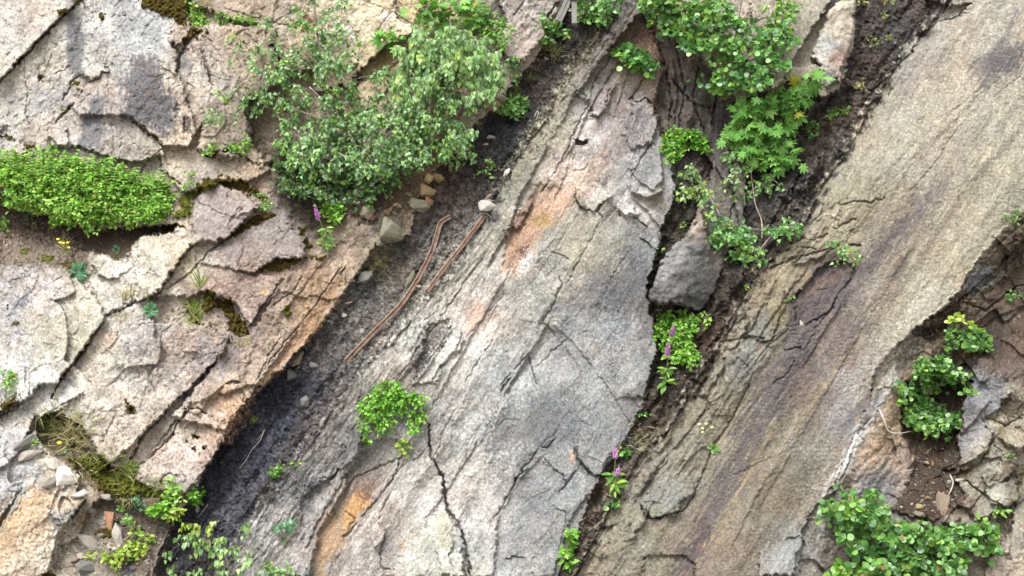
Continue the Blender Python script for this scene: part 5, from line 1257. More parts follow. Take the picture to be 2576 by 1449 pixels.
# weathered posts at the head of the gully
def bar3(a, b, w, t, root, name, mat):
    a = Vector(a); b = Vector(b)
    vs, fs = sweep([a, (a + b) / 2, b], [(-w, -t), (-w, t), (-w * .9, t * 1.1), (w * .9, t * 1.1), (w, t), (w, -t)])
    return child_mesh(name, vs, fs, mat, root, False)
for pts, w, lb in [([(1444,-20),(1445,61)], .038, "upright grey weathered post at the head of the gully"),
                   ([(1438,-6),(1409,55)], .023, "leaning grey post left of the upright post"),
                   ([(1428,-8),(1400,52)], .025, "outermost leaning grey post at the gully head, against the rock")]:
    a = P3(*pts[1], .0); a.y = -.62 + LEAN * (CY - pts[1][1]) * S + .35
    b = Vector(place(pts[0][0], pts[0][1], .45)); a = Vector(place(pts[1][0], pts[1][1], .45))
    o = empty("post", a, lb, "post")
    bar3(a, b, w, w * .8, o, "post_shaft", M_CONC)
a = Vector(place(1432, -6, .5)); b = Vector(place(1478, -4, .5)); o = empty("crossbeam", a, "short grey crossbeam lying over the upright post at the gully head", "beam"); bar3(a, b, .03, .03, o, "beam_bar", M_CONC)

# dead branches and roots
def branch(name, pts, r0, r1, mat, label, cat, off=.05, side=0):
    w = [P3(x, y, off) for x, y in pts]
    f = np.polyfit(np.linspace(0, 1, len(w)), [p.y for p in w], min(2, len(w) - 1)); 
    for i, p in enumerate(w): p.y = min(float(np.polyval(f, i / (len(w) - 1))), p.y + .0) 
    root = empty(name, w[0], label, cat)
    c = catmull(w, 5); rad = [r0 + (r1 - r0) * i / (len(c) - 1) for i in range(len(c))]
    vs, fs = tube(c, rad, 6); child_mesh("stem", vs, fs, mat, root)
    for k in range(side):
        i = int(len(c) * (.35 + .5 * k / max(1, side))); p = c[i]; rr = random.Random(k + len(pts))
        q = [p, p + Vector((rr.uniform(-.1, .1), -.03, rr.uniform(-.04, .12))), p + Vector((rr.uniform(-.2, .2), -.04, rr.uniform(.0, .22)))]
        vs, fs = tube(q, [rad[i] * .6, rad[i] * .4, rad[i] * .2], 5); child_mesh("twig", vs, fs, mat, root)
    return root
branch("dead_branch", t10([(378,78),(440,110),(500,150),(560,190),(604,226)]), .018, .008, M_PALE, "pale dead branch with dark specks on the yellow rock behind the maple sprout", "branch", side=1)
branch("exposed_root", t22([(1483,190),(1500,240),(1520,290),(1540,340),(1580,368),(1640,372),(1700,352),(1760,345)]), .016, .005, M_PALE, "curved pale root hanging beside the scree pocket", "root")
branch("dead_twig", t22([(2018,688),(2036,740),(2025,800),(1995,850)]), .013, .006, M_PALE, "bleached curved twig standing behind the upright orange stone", "twig", .06)
branch("dead_twig", t02([(1995,345),(1960,430),(1900,500),(1860,570),(1805,640)]), .007, .003, M_PALE, "thin pale forked twig lying on the black coal", "twig", .02, side=2)
branch("dead_twig", t02([(1570,905),(1530,960),(1490,1010)]), .005, .002, M_PALE, "very thin twig on the coal near the leafy seedlings", "twig", .03)
branch("dry_root", t11([(1130,190),(1090,160),(1040,170),(1010,200)]), .006, .003, M_PALE, "dry pale root curling over the end of the straight rail", "root", .06, side=2)
branch("dry_root", t11([(1060,180),(980,260),(900,310),(850,330),(845,370)]), .005, .002, M_PALE, "thin dry root on the soil between the two rails", "root", .02, side=2)
branch("curled_root", t10([(1455,880),(1480,840),(1485,870),(1470,900)]), .006, .003, M_PALE, "small curled pale root by the ridge foot below the round bush", "root", .03)
branch("birch_root", t21([(2290,0),(2300,60)]), .006, .003, M_PALE, "short root poking from a crack of the slab", "root", .02) if False else None

# moss ----------------------------------------------------------
def moss_mat(name, c1, c2, c3):
    m, nt, bs = new_mat(name, 1.0, 0.05)
    tc = N(nt, "ShaderNodeTexCoord"); P = tc.outputs["Object"]
    n1 = noise(nt, 9, 4, 0.65, P); n2 = noise(nt, 60, 3, 0.7, P)
    c = mixc(nt, mapr(nt, n1.outputs[0], .40, .62, 0, 1), c1, c2)
    c = mixc(nt, mapr(nt, n2.outputs[0], .52, .7, 0, .7), c, c3)
    nt.links.new(c, bs.inputs["Base Color"])
    b = N(nt, "ShaderNodeBump"); b.inputs["Distance"].default_value = 0.03; nt.links.new(n2.outputs[0], b.inputs["Height"]); nt.links.new(b.outputs[0], bs.inputs["Normal"])
    return m
M_MOSS = moss_mat("brown_moss", (0.045, 0.028, 0.010), (0.095, 0.075, 0.016), (0.13, 0.12, 0.03))
M_MOSSG = moss_mat("green_moss", (0.06, 0.06, 0.012), (0.14, 0.15, 0.025), (0.20, 0.20, 0.05))
def moss(pts, label, thick=.05, mat=None, seed=3, thr=0.0, group=None):
    sl, d = sdf(pts, 10, 1.0)
    x, y = X[sl], Y[sl]
    n = fbm(x / 13, y / 13, 4, 400 + seed, .6)
    dd = d + 7 * n - thr
    lump = np.clip(ridged(x / 13, y / 13, 2, 410 + seed), 0, 2)
    hh = H[sl] + thick * (sstep(-1, 9, dd) * (0.5 + .5 * lump) - .25) + .012 * perlin(x / 3.4, y / 3.4, 420 + seed)
    m = dd > -1
    px, py, pz = place(x, y, hh); w = x.shape[1]
    V = np.stack([px, py, pz], -1).reshape(-1, 3)
    q = (np.arange(x.shape[0] - 1)[:, None] * w + np.arange(w - 1)[None, :])
    fm = m[:-1, :-1] & m[1:, :-1] & m[:-1, 1:] & m[1:, 1:]
    q = q[fm]
    if len(q) < 4: return
    f = np.stack([q, q + w, q + w + 1, q + 1], -1); u, inv = np.unique(f, return_inverse=True)
    v = V[u]; base = v.mean(0)
    o = mesh_arrays("moss_patch", v - base, inv.reshape(-1, 4), mat or M_MOSS, None, None); o.location = Vector(base)
    tag(o, label, "moss", group)
moss(t00([(1020,-40),(1390,-40),(1440,80),(1400,190),(1330,180),(1200,110),(1090,60)]), "large brown moss cushion at the top edge above the grey wall", .08, seed=1)
moss(t00([(1440,200),(1560,220),(1580,270),(1500,270),(1400,330),(1370,290)]), "rusty brown moss under the seedling beside the upper fissure", .06, seed=2)
moss(t00([(435,40),(520,50),(500,110),(460,130),(430,90)]), "dark moss wedged at the top of the black diagonal crack", .05, seed=3)
moss(t00([(560,-20),(640,0),(620,50),(560,40)]), "dry moss strip at the top edge left of the grey stain", .04, seed=4)
moss(t00([(740,80),(790,90),(795,150),(745,140)]), "round dark moss tuft high on the pale wall", .05, seed=5)
moss(t00([(900,90),(970,95),(950,125),(900,115)]), "flat brown moss speck right of the round tuft", .03, seed=6)
moss(t00([(1100,80),(1140,90),(1130,115),(1105,110)]), "small moss knob under the large top cushion", .03, seed=7)
moss(t00([(1195,190),(1220,195),(1215,220),(1195,215)]), "tiny moss knob beside the pointed block", .03, seed=8)
moss(t00([(1300,355),(1355,370),(1360,410),(1320,400)]), "small olive moss tuft in the fissure of the upper cliff", .05, M_MOSSG, 9)
moss(t00([(530,630),(600,590),(615,650),(590,670),(550,650)]), "olive moss in the gap under the square grey boulder", .05, M_MOSSG, 10)
moss(t00([(455,810),(530,795),(520,830),(440,850)]), "yellow green moss on the small ledge left of the grey stains", .04, M_MOSSG, 11)
moss(t00([(780,480),(805,490),(800,525),(780,510)]), "dark moss dot right of the square grey boulder", .03, seed=12)
moss(t00([(100,430),(170,440),(150,480),(110,465)]), "brown tuft on the left crack", .04, seed=13)
moss(t00([(1030,920),(1060,930),(1100,965),(1080,985)]), "brown moss filling the sloping slit under the dark stain", .03, seed=14)
moss(t00([(1530,1150),(1640,1130),(1760,1130),(1780,1180),(1700,1140),(1620,1190),(1540,1175)]), "moss line along the ledge under the small seedlings", .04, seed=15)
moss(t00([(1280,1330),(1320,1340),(1370,1380),(1310,1365)]), "thin green moss line in the curved crack", .03, M_MOSSG, 16)
moss(t00([(190,1070),(300,1100),(280,1130),(190,1120)]), "brown moss just above the nettle patch", .04, seed=17)
moss(t00([(-10,1000),(60,1010),(140,1060),(70,1060),(0,1050)]), "brown moss on the left edge above the nettles", .04, seed=18)
moss(t01([(1340,30),(1440,-20),(1560,-60),(1700,-100),(1760,-60),(1560,-20),(1460,60),(1440,190),(1300,210),(1280,180),(1350,110)]), "yellow green moss between the nettles and the brown block", .06, M_MOSSG, 19)
moss(t01([(1440,-40),(1560,-110),(1740,-130),(1850,-90),(2000,20),(2060,90),(1960,60),(1840,0),(1640,-70),(1500,10)]), "long brown moss bank over the purple brown block", .06, seed=20)
moss(t01([(1830,210),(1930,170),(2060,140),(2090,190),(1990,230),(1850,290),(1740,360),(1710,340),(1800,260)]), "brown green moss strip right of the purple brown block", .06, seed=21)
moss(t01([(2180,240),(2330,260),(2300,320),(2380,420),(2300,440),(2290,330)]), "dark moss under the shadowed head of the foxglove hollow", .05, seed=22)
moss(t01([(1900,600),(2070,500),(2340,480),(2480,470),(2440,520),(2300,510),(2180,570),(2060,610)]), "dark green moss streak left of the foxglove foot", .06, seed=23)
moss(t01([(2220,660),(2280,630),(2350,620),(2300,650),(2230,700)]), "small green moss dab below the dark streak", .03, M_MOSSG, 24)
moss(t01([(1100,270),(1300,240),(1380,230),(1440,220),(1390,270),(1320,290),(1130,310)]), "rusty moss lip along the back of the soil ledge", .05, seed=25)
moss(t01([(1530,760),(1600,750),(1640,800),(1720,800),(1740,850),(1800,900),(1870,1010),(1880,1080),(1800,1100),(1690,1050),(1720,990),(1680,900),(1620,880),(1560,930),(1520,880),(1520,800)]), "big dark green moss cushion on the middle ledge", .10, M_MOSS, 26)
moss(t01([(1540,760),(1600,750),(1630,790),(1590,870),(1540,840)]), "bright green moss hummock at the top of the middle ledge", .13, M_MOSSG, 27)
moss(t01([(1400,870),(1470,830),(1510,990),(1430,990)]), "brown moss left of the big cushion under the grass tuft", .06, seed=28)
moss(t01([(2120,860),(2180,850),(2220,930),(2160,950),(2110,900)]), "round green moss tuft on the pinkish cliff edge", .09, M_MOSSG, 29)
moss(t01([(15,860),(65,860),(60,895),(15,890)]), "small round moss ball on the left wall, upper of two", .05, seed=30)
moss(t01([(70,970),(135,975),(130,1005),(75,1005)]), "small round moss ball on the left wall, lower of two", .05, seed=31)
moss(t01([(0,330),(90,330),(80,360),(0,375)]), "dark moss streak at the left end of the soil ledge", .03, seed=32)
moss(t01([(140,410),(220,400),(220,460),(140,500)]), "faint green moss on the dry part of the ledge", .02, M_MOSSG, 33, 2)
moss(t01([(280,470),(400,460),(440,540),(320,520)]), "olive moss near the ledge lip by the yellow flowers", .03, M_MOSSG, 34, 1)
moss(t01([(830,470),(900,470),(930,505),(880,510)]), "dark moss tuft on the ledge soil beside the cream block", .04, seed=35)
moss(t01([(430,520),(560,520),(540,590),(470,570)]), "brown moss at the ledge lip above the leaf rosette", .03, seed=36)
moss(t02([(330,230),(400,250),(400,400),(340,330),(300,300)]), "mossy turf at the head of the dry grass bank", .05, M_MOSSG, 37)
moss(t02([(480,560),(640,540),(760,560),(880,650),(940,680),(1100,760),(1230,820),(1240,880),(1100,860),(960,840),(860,860),(760,780),(700,720),(640,640),(520,600)]), "long olive and brown moss bank descending to the seedlings", .09, M_MOSSG, 38)
moss(t02([(740,700),(900,760),(1000,840),(960,880),(840,860),(740,800)]), "dark brown moss below the olive bank", .06, seed=39)
moss(t02([(940,120),(1030,140),(1040,200),(1000,240),(960,190),(940,170)]), "dark moss in the round hole of the lower left wall", .04, seed=40)
moss(t02([(490,670),(550,670),(550,710),(500,715)]), "moss spot on the white angular block", .04, seed=41)
moss(t02([(1470,390),(1510,390),(1500,420),(1470,415)]), "tiny moss dot, upper one of the pitted pinkish wall", .03, seed=42)
moss(t02([(1530,465),(1570,470),(1565,500),(1530,495)]), "tiny moss dot, right one of the pitted pinkish wall", .03, seed=43)
moss(t02([(1450,485),(1480,490),(1475,510),(1450,505)]), "tiny moss dot, lower one of the pitted pinkish wall", .03, seed=44)
moss(t02([(0,150),(120,80),(150,110),(60,200),(0,230)]), "dry brown moss at the far left below the seedling", .05, seed=45)
moss(t02([(1200,720),(1240,730),(1240,750),(1200,750)]), "small moss dot above the leafy seedlings", .03, seed=46)
moss(t02([(700,1100),(860,1060),(860,1150),(760,1180)]), "brown moss over the lower rubble", .04, M_MOSS, 47, 1)
moss(t02([(300,1420),(420,1410),(400,1470),(300,1470)]), "dark moss at the bottom edge left", .05, seed=48)
moss(t22([(2520,690),(2590,660),(2600,700),(2540,710)]), "bright green moss on the rocks at the right edge", .03, M_MOSSG, 49)
moss(t21([(2150,1100),(2250,1180),(2200,1260),(2100,1240)]), "dark olive moss behind the upper round leaved shrub", .03, seed=50)
# ---------------------------------------------------------------- plants
def leaf_mat(name, rough=.38, trans=.27, spec=.5):
    m = bpy.data.materials.new(name); m.use_nodes = True; nt = m.node_tree; bs = nt.nodes["Principled BSDF"]; out = nt.nodes["Material Output"]
    at = N(nt, "ShaderNodeAttribute", attribute_name="Col")
    nz = noise(nt, 40, 2, .5, N(nt, "ShaderNodeTexCoord").outputs["Object"])
    vs = N(nt, "ShaderNodeVectorMath", operation='SCALE'); nt.links.new(at.outputs["Color"], vs.inputs[0]); nt.links.new(mapr(nt, nz.outputs[0], .3, .7, .8, 1.2), vs.inputs[3])
    nt.links.new(vs.outputs[0], bs.inputs["Base Color"]); bs.inputs["Roughness"].default_value = rough; bs.inputs["Specular IOR Level"].default_value = spec
    tr = N(nt, "ShaderNodeBsdfTranslucent"); tc = mixc(nt, 1.0, vs.outputs[0], (1.3, 1.25, .55), 'MULTIPLY'); nt.links.new(tc, tr.inputs[0])
    mx = N(nt, "ShaderNodeMixShader"); mx.inputs[0].default_value = trans
    nt.links.new(bs.outputs[0], mx.inputs[1]); nt.links.new(tr.outputs[0], mx.inputs[2]); nt.links.new(mx.outputs[0], out.inputs[0])
    return m
M_LEAF = leaf_mat("leaf"); M_LEAFM = leaf_mat("matt_leaf", .6, .35, .3); M_PETAL = leaf_mat("petal", .5, .4, .2)

def outline_leaf(pts, fold=.18, droop=.12):
    """half outline (x>=0) from base to tip, y along the leaf; mirrored and folded on the midrib -> verts, tris"""
    n = len(pts); v = []; tr = []
    mid = [(0, pts[i][1], -droop * (pts[i][1] ** 2)) for i in range(n)]
    for i in range(n): v.append(mid[i])
    for s in (1, -1):
        o = len(v)
        for x, y in pts: v.append((s * x, y, fold * x - droop * y * y))
        for i in range(n - 1):
            a, b, c, d = i, i + 1, o + i + 1, o + i
            if s > 0: tr += [(a, c, b), (a, d, c)]
            else: tr += [(a, b, c), (a, c, d)]
    return np.array(v, np.float32), np.array(tr, np.int32)
LEAVES = {
 'birch': outline_leaf([(0,0),(.30,.10),(.37,.28),(.25,.55),(.10,.82),(0,1)]),
 'round': outline_leaf([(0,0),(.30,.03),(.49,.26),(.50,.55),(.33,.86),(0,1)], .10, .08),
 'ovate': outline_leaf([(0,0),(.24,.10),(.33,.32),(.24,.64),(.10,.88),(0,1)], .22, .16),
 'oval': outline_leaf([(0,0),(.20,.15),(.29,.45),(.22,.78),(0,1)], .18, .12),
 'lance': outline_leaf([(0,0),(.10,.12),(.20,.40),(.15,.72),(0,1)], .25, .25),
 'blade': outline_leaf([(0,0),(.035,.3),(.025,.7),(0,1)], .2, .35),
}
def palmate():
    half = [(0,0),(.14,-.06),(.34,-.12),(.30,.04),(.20,.14),(.44,.16),(.66,.30),(.50,.36),(.28,.34),(.42,.52),(.46,.70),(.28,.62),(.15,.50),(.14,.74),(0,1.0)]
    v = [(0, .18, .03)]; ring = [(x, y, -.14 * (x * x + (y - .2) ** 2) * 1.6) for x, y in half] + [(-x, y, -.10 * (x * x + (y - .2) ** 2) * 1.6) for x, y in half[-2:0:-1]]
    v += ring; n = len(ring); tr = [(0, 1 + i, 1 + (i + 1) % n) for i in range(n)]
    return np.array(v, np.float32), np.array(tr, np.int32)
LEAVES['maple'] = palmate()

def leaf_mesh(name, kind, pos, tip, nrm, size, col, mat, root):
    """instances of a leaf: base position, tip direction, face normal, length, colour"""
    lv, lt = LEAVES[kind]; n = len(pos)
    t = tip / (np.linalg.norm(tip, axis=1, keepdims=True) + 1e-9)
    s = np.cross(t, nrm); s /= (np.linalg.norm(s, axis=1, keepdims=True) + 1e-9); nn = np.cross(s, t)
    V = pos[:, None, :] + size[:, None, None] * (lv[None, :, 0:1] * s[:, None, :] + lv[None, :, 1:2] * t[:, None, :] + lv[None, :, 2:3] * nn[:, None, :])
    F = lt[None] + (np.arange(n) * len(lv))[:, None, None]
    cc = np.repeat(col, len(lv), 0)
    o = mesh_arrays(name, V.reshape(-1, 3) - np.array(root.location), F.reshape(-1, 3), mat, cc, None, False, root, 3)
    return o

PAL = dict(
 birch=[(.08,.18,.05),(.13,.26,.08),(.18,.34,.12),(.26,.42,.18),(.21,.36,.07),(.07,.16,.05)],
 birchl=[(.14,.26,.08),(.21,.36,.14),(.26,.41,.18),(.18,.33,.09),(.29,.40,.11),(.10,.21,.06)],
 dark=[(.025,.07,.02),(.04,.10,.03),(.06,.13,.04),(.09,.17,.06),(.10,.20,.03)],
 aspen=[(.08,.20,.05),(.10,.26,.06),(.15,.33,.09),(.20,.37,.07),(.07,.19,.06)],
 aspend=[(.07,.18,.04),(.10,.24,.05),(.14,.30,.07),(.20,.36,.07),(.055,.15,.04),(.24,.40,.16)],
 maple=[(.10,.26,.045),(.13,.31,.06),(.17,.36,.08),(.08,.20,.035),(.21,.39,.10)],
 nettle=[(.18,.38,.06),(.25,.48,.08),(.33,.55,.12),(.12,.28,.04),(.38,.58,.17),(.28,.40,.10)],
 bright=[(.10,.28,.025),(.14,.34,.03),(.19,.40,.045),(.08,.22,.02),(.24,.43,.07)],
 seed=[(.12,.28,.04),(.16,.34,.05),(.22,.38,.07),(.10,.24,.04)],
 yel=[(.24,.36,.04),(.30,.42,.06),(.18,.30,.04),(.34,.44,.09)],
 fox=[(.10,.24,.04),(.15,.30,.06),(.20,.34,.09),(.28,.40,.07)],
 rosette=[(.06,.17,.08),(.09,.22,.11),(.12,.26,.13)],
 dry=[(.34,.30,.14),(.28,.24,.12),(.22,.24,.08),(.40,.36,.2)],
 grass=[(.16,.22,.04),(.24,.27,.07),(.30,.28,.12),(.12,.2,.04)])

def plant(name, label, cat, root_xy, blobs, kind, size, pal, leaves_per=9, dens=1.0, twig=26, depth=.35, droop=.35, face=.55, off=.04, seed=0,
          limbs=(), mat=None, bark=None, group=None, tr=.0035, upleaf=0.0, spread=.5, kind_tag=None, jit=.5):
    """shrub: limbs drawn as given, twigs grown from the nearest wood to points spread through its crown blobs, leaves along the twigs"""
    r = np.random.RandomState(seed + 1000); mat = mat or M_LEAF; bark = bark or M_BARK
    root = empty(name, P3(*root_xy, .0), label, cat, group)
    nodes = [np.array(root.location)]; dist = [0.0]
    VS, FS = [], []
    def add(vs, fs):
        o = len(VS); VS.extend(vs); FS.extend([tuple(i + o for i in f) for f in fs])
    for lp, r0, r1, dd in limbs:
        w = [P3(x, y, 0) for x, y in lp]
        n_ = len(w); yy = [p.y for p in w]; c = np.polyfit(range(n_), yy, min(2, n_ - 1))
        base_off = dd[0] if isinstance(dd, tuple) else .03; end_off = dd[1] if isinstance(dd, tuple) else dd
        for i, p in enumerate(w): p.y = min(p.y, float(np.polyval(c, i))) - (base_off + (end_off - base_off) * i / max(1, n_ - 1))
        cm = catmull(w, 6); rad = [r0 + (r1 - r0) * i / (len(cm) - 1) for i in range(len(cm))]
        add(*tube(cm, rad, 6))
        for i, p in enumerate(cm):
            nodes.append(np.array(p)); dist.append(0.05 * i)
    tips = []; dvs = []
    for (bx_, by_, rx, ry, *rest) in blobs:
        k_ = rest[0] if rest else 1.0; rot = R(rest[1]) if len(rest) > 1 else 0; pl_ = rest[2] if len(rest) > 2 else None
        n_ = max(2, int(dens * k_ * math.pi * rx * ry / (twig * twig * .42)))
        a = r.rand(n_) * 6.283; q = np.sqrt(r.rand(n_)) * (1 + .10 * np.sin(a * 3 + seed) + .08 * np.sin(a * 7))
        ux = q * np.cos(a) * rx; uy = q * np.sin(a) * ry
        x = bx_ + ux * math.cos(rot) - uy * math.sin(rot); y = by_ + ux * math.sin(rot) + uy * math.cos(rot)
        d = off + depth * (.15 + .85 * r.rand(n_)) * np.sqrt(np.clip(1.05 - q * q, .05, 1))
        for i in range(n_): tips.append((x[i], y[i], d[i], pl_, k_))
    hs = {}
    pts = []
    for (x, y, d, pl_, k_) in tips:
        h0 = max(float(at_h(x, y)), float(at_h(root_xy[0], root_xy[1])) - .35)
        pts.append(np.array(place(x, y, h0 + d)))
    ordr = sorted(range(len(pts)), key=lambda i: np.linalg.norm(pts[i] - nodes[0]))
    LP, LT, LN, LS, LC = [], [], [], [], []
    NA = np.array(nodes + [np.zeros(3)] * (len(pts) * 2 + 2)); nn_ = len(nodes)
    for i in ordr:
        tip = pts[i]
        dd_ = np.linalg.norm(NA[:nn_] - tip, axis=1) + .25 * np.maximum(0, NA[:nn_][:, 2] - tip[2] - .05 * (1 if droop < .6 else 99))
        j = int(np.argmin(dd_)); a0 = NA[j].copy()
        L = np.linalg.norm(tip - a0); up = .18 * L * (1 if droop > .1 else .3)
        m1 = a0 + (tip - a0) * .4 + np.array([0, -.02, up]); m2 = a0 + (tip - a0) * .75 + np.array([0, -.02, up * .8])
        m1 += r.normal(0, .04 * L, 3); m2 += r.normal(0, .04 * L, 3)
        path = [a0, m1, m2, tip]
        # a hanging twig beyond the tip
        tl = twig * S * r.uniform(.7, 1.3)
        hang = np.array([r.normal(0, spread), -abs(r.normal(0, .35)), -droop * 1.6 + r.normal(0, .3)]); hang /= np.linalg.norm(hang) + 1e-9
        end = tip + hang * tl
        add(*tube([Vector(p) for p in path] + [Vector(end)], [tr * 1.3, tr, tr * .9, tr * .7, tr * .4], 3))
        NA[nn_] = m2; NA[nn_ + 1] = tip; nn_ += 2
        nl = max(2, int(leaves_per * r.uniform(.6, 1.4)))
        pal_ = PAL[tips[i][3] or pal]; pk = pal_[r.randint(len(pal_))]; bri = r.uniform(.85, 1.15)
        for k in range(nl):
            t = (k + r.rand()) / nl
            p = m2 * (1 - t * 2) + tip * t * 2 if t < .5 else tip * (2 - t * 2) + end * (t * 2 - 1)
            sz = size * S * r.uniform(.65, 1.2)
            side = np.array([r.normal(0, 1), r.normal(-.2, .6), r.normal(0, .6)]); side /= np.linalg.norm(side)
            tipd = side * (1 - droop * .7) + np.array([0, -.15, -droop * 1.3 + upleaf])
            nrm = np.array([r.normal(0, jit), -face + r.normal(0, jit), 1 - face + r.normal(0, jit)])
            LP.append(p + side * sz * .35); LT.append(tipd); LN.append(nrm); LS.append(sz)
            c = np.array(pk if r.rand() < .6 else pal_[r.randint(len(pal_))]) * bri * r.uniform(.8, 1.22)
            if r.rand() < .012: c = np.array([(.30,.30,.05),(.22,.14,.05),(.28,.27,.09)][r.randint(3)])
            LC.append(c)
    if VS: child_mesh("branches", VS, FS, bark, root)
    leaf_mesh("foliage", kind, np.array(LP), np.array(LT), np.array(LN), np.array(LS), np.array(LC), mat, root)
    if kind_tag: root["kind"] = kind_tag
    return root

# the birch bush and its neighbours (upper centre)
bl_main = [(760,330,70,50,.8),(860,250,110,60,.55),(960,330,130,70,.8),(1080,270,100,75,.95),(1120,190,80,60,.8),(1150,340,55,50,.8),(790,400,95,50,1),(760,370,70,20,1.1),(930,400,110,45,.85),(1040,380,80,50,.9),(1190,340,30,20,.5),(1000,290,120,20,.8),(880,310,90,16,.9),(1150,390,50,16,.6),
           (720,240,60,35,.7),(640,230,60,14,.5),(700,190,70,25,.45),(840,170,80,35,.5),(1000,180,70,30,.6)]
plant("birch_bush", "big drooping birch bush with pale green leaves spreading over the upper cliff", "bush", (890,470), bl_main, 'birch', 11.8, 'birch', 13, 1.0, 24, .75, .55, .6, .10, 1,
      limbs=[([(900,480),(905,400),(880,330),(850,290),(790,230)], .03, .008, (.1,.45)), ([(900,480),(960,380),(1010,330),(1060,240),(1120,150)], .028, .006, (.1,.5)),
             ([(905,400),(960,360),(1000,300)], .014, .005, (.35,.5)), ([(905,420),(840,380),(760,350),(710,300)], .02, .006, (.2,.4)), ([(1010,330),(1090,310),(1160,290)], .012, .004, (.3,.45)),
             ([(880,330),(800,300),(740,280)], .012, .004,(.3,.4))], bark=M_BIRCH)
plant("weeping_birch", "weeping birch with light yellow green hanging strands at the right of the birch bush", "tree", (1110,300),
      [(1120,90,95,35,.8),(1170,130,80,50,1.1),(1210,180,55,60,1.1),(1120,150,90,50,1),(1235,210,25,45,.8),(1060,130,70,35,.7),(1190,230,30,30,.7),(1040,210,60,60,.8)], 'birch', 14.5, 'birchl', 10, 1.15, 23, .5, .85, .65, .45, 2,
      limbs=[([(1080,330),(1090,240),(1120,150),(1140,80)], .02, .006, (.4,.7)), ([(1120,150),(1180,110),(1230,150)], .01, .003, (.55,.7))], bark=M_BIRCH)
plant("slender_birch", "slender dark stemmed birch with sparse small leaves at the top left of centre", "tree", (815,215),
      [(790,40,70,45,.55),(760,110,70,50,.55),(830,120,60,50,.6),(700,60,45,25,.4),(850,40,40,45,.45),(740,170,60,30,.7),(690,150,50,35,.35),(650,110,45,25,.35),(620,150,35,50,.28),(590,90,30,30,.25),(880,100,30,40,.35),(660,250,50,20,.6),(610,280,50,30,.35),(555,230,20,20,.6),(545,290,20,40,.5)], 'birch', 12, 'birch', 8, .95, 24, .35, .5, .6, .12, 3,
      limbs=[([(822,230),(812,150),(803,80),(795,-20)], .018, .009, (.15,.25)), ([(822,190),(760,150),(700,110)], .008, .003, (.2,.3)), ([(690,190),(660,140),(640,100)], .007, .003, (.15,.25)), ([(800,60),(850,20),(880,-10)], .006, .003, (.2,.3)), ([(810,120),(850,140),(880,100)], .006, .003,(.2,.3))])
plant("dark_shrub", "dark leafy shrub growing low under the birch bush", "shrub", (850,500),
      [(760,440,70,30,1.1),(830,465,80,35,1.2),(900,480,70,26,1),(940,440,70,35,.9),(1000,430,60,26,.8),(740,460,50,28,.9)], 'ovate', 13, 'dark', 10, 1.0, 24, .35, .35, .6, .05, 4)
plant("maple_sprout", "young maple sprout with bright lobed leaves above the weeping birch", "sapling", (1115,95),
      [(1060,15,55,14,.9),(1120,30,60,20,.9),(1165,15,50,20,.9),(1090,60,40,14,.7),(1010,90,50,12,.7),(1180,50,25,20,.7),(1130,75,40,16,.8),(985,105,20,8,.6),(1050,110,40,10,.5)], 'maple', 26, 'maple', 4, .9, 26, .25, .25, .45, .1, 5,
      limbs=[([(1117,100),(1113,60),(1110,0)], .008, .004, (.1,.2)), ([(1116,80),(1150,40),(1180,20)], .005, .002, (.1,.2)),([(1116,80),(1080,50),(1050,30)], .005, .002, (.1,.2))], mat=M_LEAFM)
plant("leafy_shrub", "bright green shrub on the rock above the upper gully right of the weeping birch", "shrub", (1255,110),
      [(1225,60,50,35,.9),(1255,90,28,30,1),(1200,30,40,25,.6),(1270,60,18,20,.6)], 'ovate', 11, 'seed', 10, 1, 20, .25, .35, .55, .05, 6)
plant("leafy_shrub", "sparse green shrub hanging below the pale rock at the upper gully", "shrub", (1300,200), [(1295,165,24,25,.9),(1300,195,20,14,.7),(1290,145,18,14,.7)], 'ovate', 10, 'birch', 9, 1, 20, .2, .5, .55, .04, 7)
plant("oval_leaf_bush", "grey green bush at the foot of the leaning grey posts", "bush", (1390,90), [(1385,62,22,20,1),(1382,88,24,18,1),(1402,85,22,20,.9),(1372,50,12,10,.7)], 'oval', 17, 'aspend', 8, 1, 22, .25, .15, .5, .05, 8)
plant("oval_leaf_bush", "dark green bush at the head of the gully right of the posts", "bush", (1500,55), [(1495,15,52,22,1.1),(1500,38,38,16,1.1),(1540,5,25,14,.9),(1465,5,22,18,.9)], 'oval', 17, 'aspend', 8, 1.1, 22, .3, .15, .5, .1, 9)
plant("round_bush", "small round bush alone on the dark soil of the upper gully", "bush", (1292,298), [(1295,265,32,22,1.3),(1285,280,24,16,1),(1312,255,15,12,1)], 'oval', 13, 'aspen', 10, 1.1, 18, .28, .05, .5, .04, 10)
plant("gully_seedling", "thin green seedling pair on the dark soil above the white elongated stone", "seedling", (1225,445), [(1238,412,12,16,.8),(1214,432,14,12,.7)], 'oval', 11, 'aspend', 6, 1, 16, .12, .1, .5, .02, 11)

